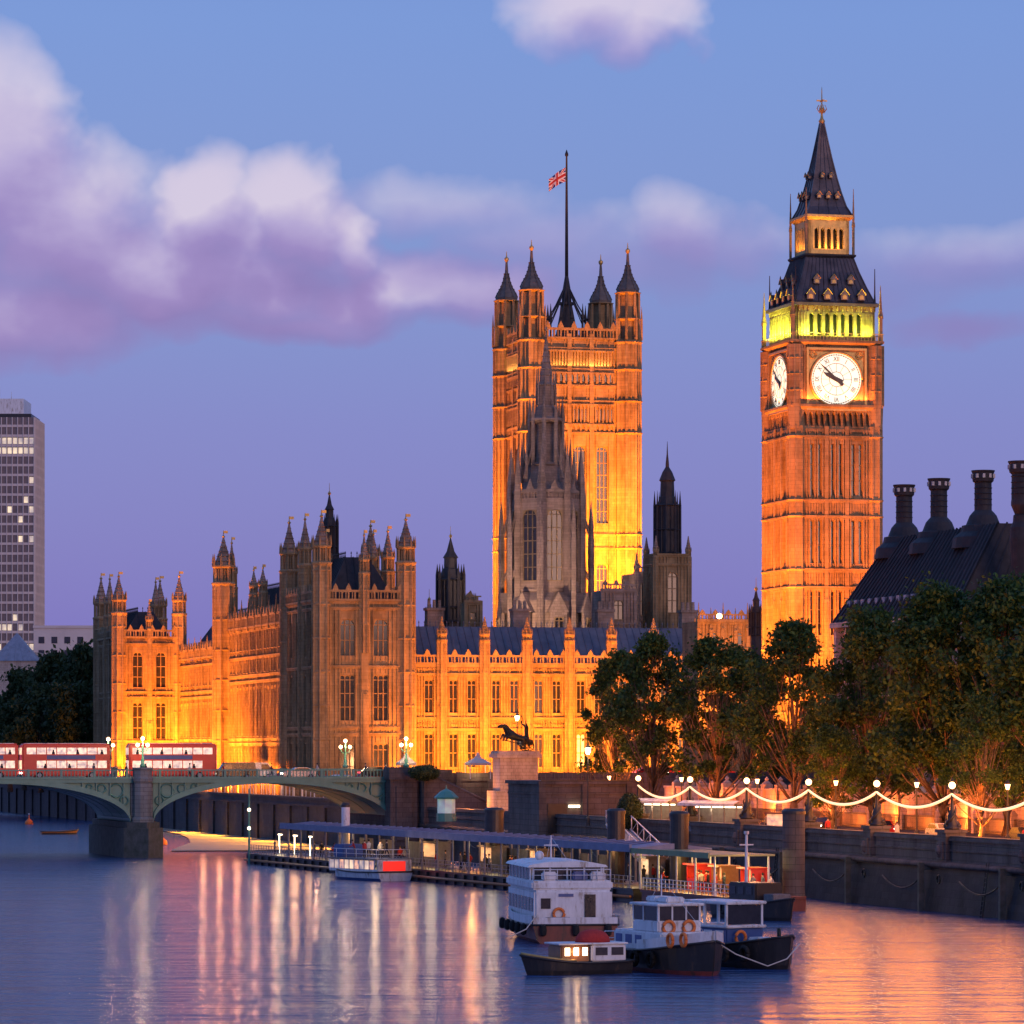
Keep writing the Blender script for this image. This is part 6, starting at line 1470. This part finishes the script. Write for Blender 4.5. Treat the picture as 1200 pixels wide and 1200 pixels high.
def rail(par, pts, h_=.9, mat='white_paint', step=1):
    B = MB(); B.tube([(p[0], p[1], p[2] + h_) for p in pts], .035, 5); B.tube([(p[0], p[1], p[2] + h_ * .5) for p in pts], .025, 5)
    for p in pts: B.tube([p, (p[0], p[1], p[2] + h_)], .03, 4)
    return B.build('handrail', mat, par)
def tyres(par, st_, idx, z=.8, sg=-1):
    for i in idx:
        x, w_, zz = st_[i]; B = MB(); B.tube([(x + .38 * cos(q), sg * (w_ + .14), z + .38 * sin(q)) for q in [k * pi/8 for k in range(17)]], .13, 7); B.build('tyre_fender', 'rubber', par)
# --- white passenger cruiser, seen from the stern
wc = thing('passenger_cruiser', PX(652, 284), radians(98), 'large white two-deck cruiser with a red-brown hull, leftmost of the moored group', 'boat')
st_ = hull(wc, 17, 6.1, 1.25, .5, ('oxide_red', 'oxide_red', 'deck_grey'), stern=.95)
B = MB()
for sg in (-1, 1): B.add([p for (x, w_, z) in st_ for p in ((x, sg * (w_ + .02), z + .02), (x, sg * (w_ + .02), z + .55), (x, sg * (w_ - .08), z + .55), (x, sg * (w_ - .08), z + .02))], [(4*i+a_, 4*i+4+a_, 4*i+4+(a_+1) % 4, 4*i+(a_+1) % 4) for i in range(18) for a_ in range(4)])
B.box(-8.55, -8.45, -2.85, 2.85, 1.3, 1.75); B.build('bulwark', 'white_paint', wc)
rbox(wc, 'lower_cabin', 'white_paint', -7.6, 5, -2.65, 2.65, 1.15, 3.55, .15)
for sg in (-1, 1):
    for i in range(8): bbox(wc, 'window', 'glass', -7.0 + 1.5 * i, -5.9 + 1.5 * i, sg * 2.66 - .02, sg * 2.66 + .02, 2.1, 3.0)
bbox(wc, 'door', 'glass', -7.66, -7.58, -1.5, -.75, 1.4, 3.25); bbox(wc, 'stern_window', 'glass', -7.64, -7.58, 1.55, 2.2, 2.3, 3.0); bbox(wc, 'name_board', 'blue_paint', -7.66, -7.6, .0, 1.0, 3.1, 3.3)
ring_(wc, -7.7, 1.0, 1.95); bbox(wc, 'locker', 'deck_grey', -8.2, -7.7, .3, 1.9, 1.2, 1.75)
rbox(wc, 'stern_awning', 'white_paint', -8.5, -6.6, -3.0, -1.6, 2.95, 3.15, .04) if 0 else None
rbox(wc, 'upper_coaming', 'white_paint', -7.2, 5.4, -2.75, 2.75, 3.55, 4.15, .12)
for sg in (-1, 1):
    for i in range(6): bbox(wc, 'saloon_window', 'glass', -4.6 + 1.6 * i, -3.2 + 1.6 * i, sg * 2.5 - .02, sg * 2.5 + .02, 4.16, 4.98)
    for i in range(7): bbox(wc, 'mullion', 'white_paint', -4.8 + 1.6 * i, -4.65 + 1.6 * i, sg * 2.5 - .05, sg * 2.5 + .05, 4.12, 5.02)
for i in range(4): bbox(wc, 'aft_screen', 'glass', -4.72, -4.68, -2.3 + 1.17 * i, -1.25 + 1.17 * i, 4.15, 4.98)
for i in range(5): bbox(wc, 'mullion', 'white_paint', -4.78, -4.64, -2.42 + 1.17 * i, -2.3 + 1.17 * i, 4.12, 5.02)
B = MB()
for x0_, x1_ in ((-5.2, 5.6),): B.plate([(-2.75, 5.0), (-2.6, 5.16), (-1.6, 5.34), (0, 5.42), (1.6, 5.34), (2.6, 5.16), (2.75, 5.0)], 0, 10.8)
B.T = Matrix.Identity(4); o = B.build('canopy_roof', 'white_paint', wc); o.matrix_local = Matrix.Translation((5.6, 0, 0)) @ Matrix.Rotation(pi/2, 4, 'Z')
rail(wc, [(-7.1, y, 4.15) for y in (-2.6, -1.7, -.8, .1, 1.0, 1.9, 2.6)], .75)
for k, (x, y) in enumerate(((-6.6, -1.8), (-6.5, -.6), (-6.6, 1.5))): rbox(wc, 'seat', 'blue_paint' if k == 1 else 'white_paint', x - .4, x + .3, y - .5, y + .5, 4.15, 4.75, .1)
B = MB(); B.lathe([(.06, 5.3), (.04, 7.0)], 6, 2.5, 0); B.box(2.45, 2.55, -.5, .5, 6.3, 6.36); B.tube([(2.5, 0, 6.9), (-5.0, 0, 5.5)], .015, 4); B.tube([(2.5, 0, 6.9), (8.4, 0, 2.4)], .015, 4); B.build('mast', 'white_paint', wc)
B = MB(); B.sphere((1.2, 1.0, 5.65), .32, 10, 7); B.build('radome', 'white_paint', wc)
B = MB(); B.tube([(-8.3, 2.6, 1.9), (-9.0, 3.4, 1.0), (-9.4, 4.6, .5)], .04, 5); B.build('mooring_rope', 'pale_cloth', wc)
for k_ in range(5): B = MB(); B.lathe([(.05, .5), (.2, .6), (.24, .9), (.2, 1.2), (.05, 1.3)], 8, -6.5 + 2.6 * k_, 3.22); B.build('fender', 'rubber', wc)
for k_ in range(3): B = MB(); B.lathe([(.05, .5), (.2, .6), (.24, .9), (.2, 1.2), (.05, 1.3)], 8, -8.75, -2.2 + 2.2 * k_); B.build('fender', 'rubber', wc)
# --- tug with life rings
ta = thing('tug_boat', PX(784, 241), radians(-66), 'black-hulled workboat with white bulwark and four life rings, in the middle of the group', 'boat')
st_ = hull(ta, 12, 4.2, 1.3, .75, ('hull_black', 'oxide_red', 'deck_grey'), full=3.2)
B = MB()
for sg in (-1, 1):
    s2_ = st_[9:]; B.add([p for (x, w_, z) in s2_ for p in ((x, sg * (w_ + .01), z), (x, sg * w_, z + .55), (x, sg * max(.02, w_ - .08), z + .55), (x, sg * max(.02, w_ - .09), z))], [(4*i+a_, 4*i+4+a_, 4*i+4+(a_+1) % 4, 4*i+(a_+1) % 4) for i in range(len(s2_) - 1) for a_ in range(4)])
B.build('bow_bulwark', 'white_paint', ta)
rbox(ta, 'lower_cabin', 'white_paint', -4.4, 2.0, -1.5, 1.5, 1.2, 2.35, .1); rbox(ta, 'wheelhouse', 'white_paint', -2.0, 1.4, -1.4, 1.4, 2.3, 3.0, .08)
for x in (-1.95, .3 - .9, 1.3):
    for y in (-1.33, 1.33): bbox(ta, 'window_post', 'white_paint', x - .06, x + .06, y - .06, y + .06, 2.95, 3.85)
for y in (-.45, .45): bbox(ta, 'window_post', 'white_paint', 1.24, 1.36, y - .05, y + .05, 2.95, 3.85)
bbox(ta, 'windscreen', 'glass', 1.28, 1.31, -1.28, 1.28, 3.0, 3.82)
for y in (-1.33, 1.33): bbox(ta, 'side_glazing', 'glass', -1.9, 1.22, y - .015, y + .015, 3.0, 3.82)
rbox(ta, 'wheelhouse_roof', 'white_paint', -2.2, 1.6, -1.55, 1.55, 3.85, 4.0, .05)
ring_(ta, 1.5, -.75, 2.62); ring_(ta, 1.5, .55, 2.62)
ring_(ta, 3.9, -1.85, 1.98, 'y'); ring_(ta, 4.9, -1.5, 2.05, 'y', mat='orange_buoy')
for i in range(3): bbox(ta, 'cabin_window', 'blue_paint', -4.0 + 1.3 * i, -3.2 + 1.3 * i, -1.54, -1.49, 1.6, 2.1)
B = MB(); B.tube([(4.6, .2, 1.5), (4.6, .2, 2.3)], .12, 8); B.tube([(4.4, .2, 2.1), (4.8, .2, 2.1)], .07, 6); B.build('bollard', 'bronze', ta)
B = MB(); B.lathe([(.05, 3.9), (.03, 5.6)], 6, -1, 0); B.tube([(-1, 0, 5.4), (4.6, .2, 2.2)], .015, 4); B.tube([(-1, 0, 5.4), (-5.4, 0, 1.4)], .015, 4); B.build('mast', 'white_paint', ta)
B = MB(); B.tube([(-5.2 + .25 * i, -1.5 - .25 * sin(i * .9) * .3, 1.25 + .06 * (i % 2)) for i in range(9)], .06, 5); B.build('coiled_rope', 'pale_cloth', ta)
B = MB(); B.tube([(4.6, .2, 2.2), (5.4, 1.6, 1.2), (5.9, 3.4, .5), (6.0, 4.6, .9), (5.6, 5.6, 1.7)], .04, 5); B.build('mooring_rope', 'pale_cloth', ta)
rail(ta, [(-5.4, -1.6, 1.35), (-5.4, 1.6, 1.35)], .8); rbox(ta, 'engine_hatch', 'deck_grey', -5.4, -4.6, -.8, .8, 1.25, 1.75, .05)
for k_ in range(2): B = MB(); B.lathe([(.14, 2.35), (.14, 3.2), (.2, 3.3)], 8, -3.0, -.6 + 1.2 * k_); B.build('funnel', 'black_paint', ta); tyres(ta, st_, (3, 6, 9, 12))
for k in range(2): rbox(ta, 'roof_locker', 'white_paint', -1.9 + 1.6 * k, -.7 + 1.6 * k, -.6, .6, 4.0, 4.35, .08)
# --- second tug, open frame wheelhouse
tb = thing('tug_boat', PX(866, 247), radians(-57), 'black-hulled launch with an open white-framed wheelhouse, rightmost of the moored group', 'boat')
st_ = hull(tb, 10.4, 3.7, 1.35, .7, ('hull_black', 'hull_black', 'deck_grey'), full=3.4)
rbox(tb, 'cabin', 'blue_paint', -4.2, .6, -1.4, 1.4, 1.25, 2.3, .1); rbox(tb, 'cabin_top', 'white_paint', -4.3, .8, -1.5, 1.5, 2.3, 2.45, .05)
for x in (-3.9, -1.7, .5):
    for y in (-1.3, 1.3): bbox(tb, 'frame_post', 'white_paint', x - .07, x + .07, y - .07, y + .07, 2.45, 3.7)
rbox(tb, 'frame_roof', 'white_paint', -4.2, .8, -1.5, 1.5, 3.7, 3.88, .05)
for i in range(4): bbox(tb, 'cabin_window', 'white_paint', -3.9 + 1.15 * i, -3.1 + 1.15 * i, -1.44, -1.38, 1.7, 2.15)
bbox(tb, 'windscreen', 'glass', .52, .55, -1.2, 1.2, 2.5, 3.65); ring_(tb, 1.0, -.6, 1.75); tyres(tb, st_, (5, 8, 11)); tyres(tb, st_, (14,), .9)
rbox(tb, 'foredeck_hatch', 'white_paint', 1.6, 2.6, -.5, .5, 1.4, 1.8, .06); B = MB(); B.tube([(4.0, 0, 1.6), (4.0, 0, 2.4)], .12, 8); B.build('bollard', 'bronze', tb)
for k, (x, y, m_) in enumerate(((1.2, .6, 3), (-.4 + 2.6, -.7, 0))): pass
RB = Matrix.Rotation(radians(-50), 3, 'Z')
# --- small launch, bow to the left
tcx = thing('motor_launch', PX(672, 238), radians(203), 'small dark launch with red dome and orange cabin lights, before the white cruiser', 'boat')
st_ = hull(tcx, 6.6, 2.6, .75, .45, ('hull_black', 'hull_black', 'varnished_wood'), full=2.6)
rbox(tcx, 'cabin', 'varnished_wood', -.6, 1.2, -.95, .95, .7, 1.7, .08); rbox(tcx, 'aft_cabin', 'white_paint', -2.9, -.7, -1.0, 1.0, .7, 1.75, .1)
for i in range(3): bbox(tcx, 'lit_window', 'pier_light', -.45 + .55 * i, -.15 + .55 * i, .94, .98, 1.1, 1.55)
for i in range(2): bbox(tcx, 'window', 'glass', -2.7 + 1.0 * i, -1.95 + 1.0 * i, .99, 1.03, 1.1, 1.55)
rbox(tcx, 'cabin_roof', 'white_paint', -3.0, 1.4, -1.1, 1.1, 1.72, 1.82, .04)
B = MB(); B.lathe([(1.05, 1.82), (1.0, 2.1), (.75, 2.4), (.3, 2.55), (.02, 2.58)], 14, -1.2, 0, sm=True, sq=.9); B.build('dome_cover', 'red_cloth', tcx)
B = MB(); B.tube([(x, w_ * sg, z + .03) for sg in (1,) for x, w_, z in st_[10:]], .09, 6); B.build('bow_rail', 'gilding', tcx)
lamp('cabin_light', 'POINT', Vector(tcx.location) + Matrix.Rotation(radians(203), 3, 'Z') @ Vector((.3, 1.25, 1.3)), (1, .5, .15), 14, size=.1)
# --- dark boat with a white mast, by the thick pile
td = thing('work_barge', PX(889, 316), radians(-62), 'black work barge with a white mast moored beside the thick pile', 'boat')
st_ = hull(td, 10, 3.4, 1.2, .6, ('hull_black', 'hull_black', 'deck_grey')); rbox(td, 'wheelhouse', 'black_paint', -2.5, 1.5, -1.2, 1.2, 1.1, 2.8, .1)
for i in range(3): bbox(td, 'window', 'glass', -2.2 + 1.2 * i, -1.4 + 1.2 * i, -1.24, -1.19, 1.9, 2.5)
rbox(td, 'cargo_crate', 'grey_cloth', 2.0, 3.4, -.8, .8, 1.1, 2.0, .05)
B = MB(); B.lathe([(.14, 2.6), (.1, 6.4), (.2, 6.5), (.2, 6.7)], 8, -1.8, 0); B.box(-1.85, -1.75, -.6, .6, 5.6, 5.7); B.build('mast', 'white_paint', td); tyres(td, st_, (5, 9))
# --- tour boat with red stern panel
te = thing('tour_boat', PX(428, 414), radians(122), 'tour boat with lit cabin and a bright red panel on its stern, moored mid-pier', 'boat')
st_ = hull(te, 12, 4.2, .9, .5, ('white_paint', 'blue_paint', 'deck_grey'), stern=.95)
rbox(te, 'cabin', 'white_paint', -5.6, 4.0, -1.9, 1.9, .85, 1.15, .05)
for i in range(9): bbox(te, 'window', 'warm_window' if i % 3 else 'kiosk_glow', -5.0 + 1.0 * i, -4.2 + 1.0 * i, 1.86, 1.9, 1.15, 2.0); 
for i in range(10): bbox(te, 'pillar', 'white_paint', -5.15 + 1.0 * i, -5.02 + 1.0 * i, 1.84, 1.94, 1.1, 2.1); bbox(te, 'pillar', 'white_paint', -5.15 + 1.0 * i, -5.02 + 1.0 * i, -1.94, -1.84, 1.1, 2.1)
rbox(te, 'roof', 'deck_grey', -5.7, 4.2, -2.05, 2.05, 2.08, 2.2, .04); rbox(te, 'stern_wall', 'white_paint', -5.85, -5.65, -1.95, 1.95, .9, 2.1, .05); bbox(te, 'stern_panel', 'red_sign', -5.9, -5.84, -1.2, 1.35, 1.0, 1.95)
rail(te, [(x, y, 2.2) for x, y in ((-5.5, -1.9), (-5.5, 0), (-5.5, 1.9), (-3.5, 1.9), (-1.5, 1.9), (.5, 1.9), (2.5, 1.9), (4, 1.9))], .9)
rbox(te, 'wheelhouse', 'blue_paint', 2.4, 4.4, -1.2, 1.2, 2.2, 3.5, .12)
for k in range(5): person((0, 1, 4, 3, 2)[k], PX(428, 414) + Matrix.Rotation(radians(122), 3, 'Z') @ Vector((-4.6 + 1.4 * k, (.9, -.6, 1.1, -.2, .7)[k], 2.2)), k * 1.2, 'on the tour boat deck, %s from the stern' % ordn[k], 'passengers on the tour boat')
B = MB(); B.box(-2.6, -2.2, -.2, .2, 3.9, 4.0); 
lamp('cabin_light', 'POINT', PX(440, 409, 3.6), (1, .6, .3), 130, size=.3)
# buoys and a small distant boat beyond the bridge
for px, yw, lb in ((34, 966, 'small orange mooring buoy left of a pair on the pale water'), (190, 990, 'small mooring buoy in the yellow reflection right of the bridge pier')):
    D_ = 61952 / (yw - 881); r = thing('buoy', PX(px, D_), 0, lb, 'buoy'); B = MB(); B.lathe([(.5, -.3), (.75, .1), (.7, .5), (.25, .9), (.08, 1.1), (.06, 1.7)], 12, sm=True); B.build('float', 'orange_buoy', r)
    B = MB(); B.sphere((0, 0, 1.8), .16, 8, 6); B.build('top_mark', 'white_paint', r)
rb_ = thing('rowing_boat', PX(70, 640), radians(20), 'tiny dark open boat on the pale water left of the bridge pier', 'boat'); hull(rb_, 6, 1.8, .5, .3, ('varnished_wood', 'black_paint', 'deck_grey'), full=2)
bbox(rb_, 'thwart', 'varnished_wood', -.3, .1, -.7, .7, .45, .52)
# ================================================================== TREES
def tree_meshes(name, seed, H_, R_, leafmat, nleaf, leaf=.3, trunk=.42, base=.28, nb=34, flat=.8):
    rnd = random.Random(seed); B = MB(); ht = H_ * base
    tp = [Vector((0, 0, 0))]; d = Vector((rnd.uniform(-.05, .05), rnd.uniform(-.05, .05), 1))
    for k in range(6): tp.append(tp[-1] + d * (H_ * .62 / 6)); d += Vector((rnd.uniform(-.09, .09), rnd.uniform(-.09, .09), 0))
    B.tube(tp, [trunk * (1.25, 1, .85, .72, .58, .42, .25)[k] for k in range(7)], 9)
    cl_ = []
    for i in range(nb):
        t_ = rnd.random() ** .8; az_ = i * 2.4 + rnd.uniform(-.4, .4); zc = ht + (H_ - ht) * (.06 + .9 * t_)
        prof = sin(pi * min(1, (.18 + .82 * t_)) ** 1.0) ** .6 * (1 - .25 * t_)
        rr_ = R_ * max(.25, prof) * rnd.uniform(.45, 1.0); c = Vector((rr_ * cos(az_), rr_ * sin(az_), zc)); cl_.append((c, rnd.uniform(.12, .27) * R_))
        k0 = min(5, max(1, int(6 * (zc * .62 / (H_ * .62)) * .75))); s_ = tp[k0]
        mid = (s_ + c) / 2 + Vector((rnd.uniform(-.5, .5), rnd.uniform(-.5, .5), -.06 * (c - s_).length)); q = trunk * .3 * (1 - t_ * .5)
        B.tube([s_, mid, c], [q, q * .65, q * .25], 5)
        for j in range(2): e = c + Vector((rnd.uniform(-1, 1), rnd.uniform(-1, 1), rnd.uniform(-.3, .8))) * R_ * .25; B.tube([(mid + c) / 2, e], [q * .3, q * .1], 4)
    V = []; F = []
    per = nleaf // nb
    for (c, r_) in cl_:
        for k in range(per):
            u_ = Vector((rnd.gauss(0, 1), rnd.gauss(0, 1), rnd.gauss(0, 1))).normalized() * r_ * rnd.random() ** .38; u_.z *= flat
            if rnd.random() < .16: u_ *= 1.6
            p = c + u_; a_ = Vector((rnd.gauss(0, 1), rnd.gauss(0, 1), rnd.gauss(0, 1))).normalized(); b_ = a_.cross(Vector((rnd.gauss(0, 1), rnd.gauss(0, 1), rnd.gauss(0, 1)))).normalized(); s_ = leaf * rnd.uniform(.6, 1.3)
            o = len(V); V += [p + a_ * s_, p + b_ * s_ * .55, p - a_ * s_ * .9, p - b_ * s_ * .55]; F.append((o, o + 1, o + 2, o + 3))
    me = bpy.data.meshes.new('crown'); me.from_pydata([tuple(v_) for v_ in V], [], F); me.materials.append(M(leafmat)); me.update()
    return B.mesh('trunk', 'bark'), me
TV = [tree_meshes('a', s_, 21, 6.4, 'plane_leaf', 12000, .26, base=.22, nb=56) for s_ in (1, 2, 3)]
TW = [tree_meshes('b', s_, 26, 8.5, 'plane_leaf', 32000, .30, trunk=.55, base=.13, nb=80) for s_ in (11, 12)]
TD = [tree_meshes('c', s_, 20, 8.0, 'dark_leaf', 16000, .5, trunk=.5, base=.12, nb=50) for s_ in (21, 22)]
def tree(ms, loc, rz_, sc, lb, grp):
    r = thing('plane_tree', loc, rz_, lb, 'tree', grp); r.scale = (sc[0], sc[0], sc[1]); link('trunk', ms[0], r); link('crown', ms[1], r); return r
G1 = 'plane trees along the embankment'
rows = [(TV[0], 722, 132, .82, .93, 'leftmost embankment tree, thin trunk right of the tall lamp'), (TV[1], 766, 130, .86, 1.0, 'slender leaning tree between the first two globe lamps'), (TV[2], 838, 134, 1.0, .98, 'sparse tree with pinkish gaps behind the second and third globe lamps'),
        (TV[0], 930, 136, 1.0, 1.02, 'dark round tree at the foot of the clock tower'), (TV[1], 880, 150, 1.0, .95, 'tree behind, left of the clock tower foot'), (TW[0], 1022, 138, .80, .86, 'dense dark tree in front of the columned building front'),
        (TW[1], 1105, 136, .88, .90, 'large dense green tree below the third chimney'), (TW[0], 1180, 140, .9, .93, 'tallest green tree at the right edge of the photo'), (TW[1], 1262, 136, .95, .9, 'embankment tree outside the right edge of the photo'),
        (TV[2], 975, 128, .55, .5, 'small tree leaning over the fourth globe lamp'), (TV[0], 1066, 147, 1.0, .92, 'tree filling the gap behind the fifth globe lamp'), (TV[1], 1150, 127, .6, .6, 'small low tree by the sixth globe lamp')]
for k, (ms, px, bb, sx_, sz_, lb) in enumerate(rows):
    a = a_at(px, bb); tree(ms, W(a, bb, GZ), k * 1.7, (sx_, sz_), lb, G1)
G2 = 'dark trees on the far left bank'
for k, (px, D_, h_, lb) in enumerate(((96, 800, 1.1, 'dark tree touching the end pavilion at far left'), (62, 815, 1.08, 'dark tree second left of the end pavilion'), (28, 835, .95, 'dark tree below the pyramid roof'), (-4, 850, .78, 'dark low tree cut by the left edge of the photo'), (84, 780, .8, 'lower dark tree in front of the taller ones at far left'), (48, 790, .82, 'lower dark tree below the office tower'), (12, 800, .66, 'lower dark tree at the far left waterside'), (-36, 860, .9, 'dark tree outside the left edge of the photo'))):
    tree(TD[k % 2], PX(px, D_, GZ), k * 2.1, (1.0, h_ * 1.25), lb, G2)
# clipped shrub at the bridge end
def shrub(loc, r_, h_, lb, seed=5):
    rnd = random.Random(seed); V = []; F = []
    for k in range(2600):
        u_ = Vector((rnd.gauss(0, 1), rnd.gauss(0, 1), rnd.gauss(0, 1))).normalized() * rnd.uniform(.7, 1.05); p = Vector((u_.x * r_, u_.y * r_, h_ / 2 + u_.z * h_ / 2)); a_ = Vector((rnd.gauss(0, 1), rnd.gauss(0, 1), rnd.gauss(0, 1))).normalized() * .16; b_ = a_.cross(u_).normalized() * .09
        o = len(V); V += [p + a_, p + b_, p - a_, p - b_]; F.append((o, o + 1, o + 2, o + 3))
    me = bpy.data.meshes.new('foliage'); me.from_pydata([tuple(v_) for v_ in V], [], F); me.materials.append(M('dark_leaf')); o = thing('shrub', loc, 0, lb, 'shrub'); link('foliage', me, o)
    B = MB(); B.lathe([(.12, 0), (.08, h_ * .6)], 6); B.build('stem', 'bark', o)
shrub(PX(497, 503, 9.3), 1.9, 1.9, 'round dark clipped shrub at the end of the bridge')
shrub(PX(738, 415, GZ), 1.3, 3.6, 'dark shrub beside the granite blockhouse, under the first globe lamp', 6)
B = None
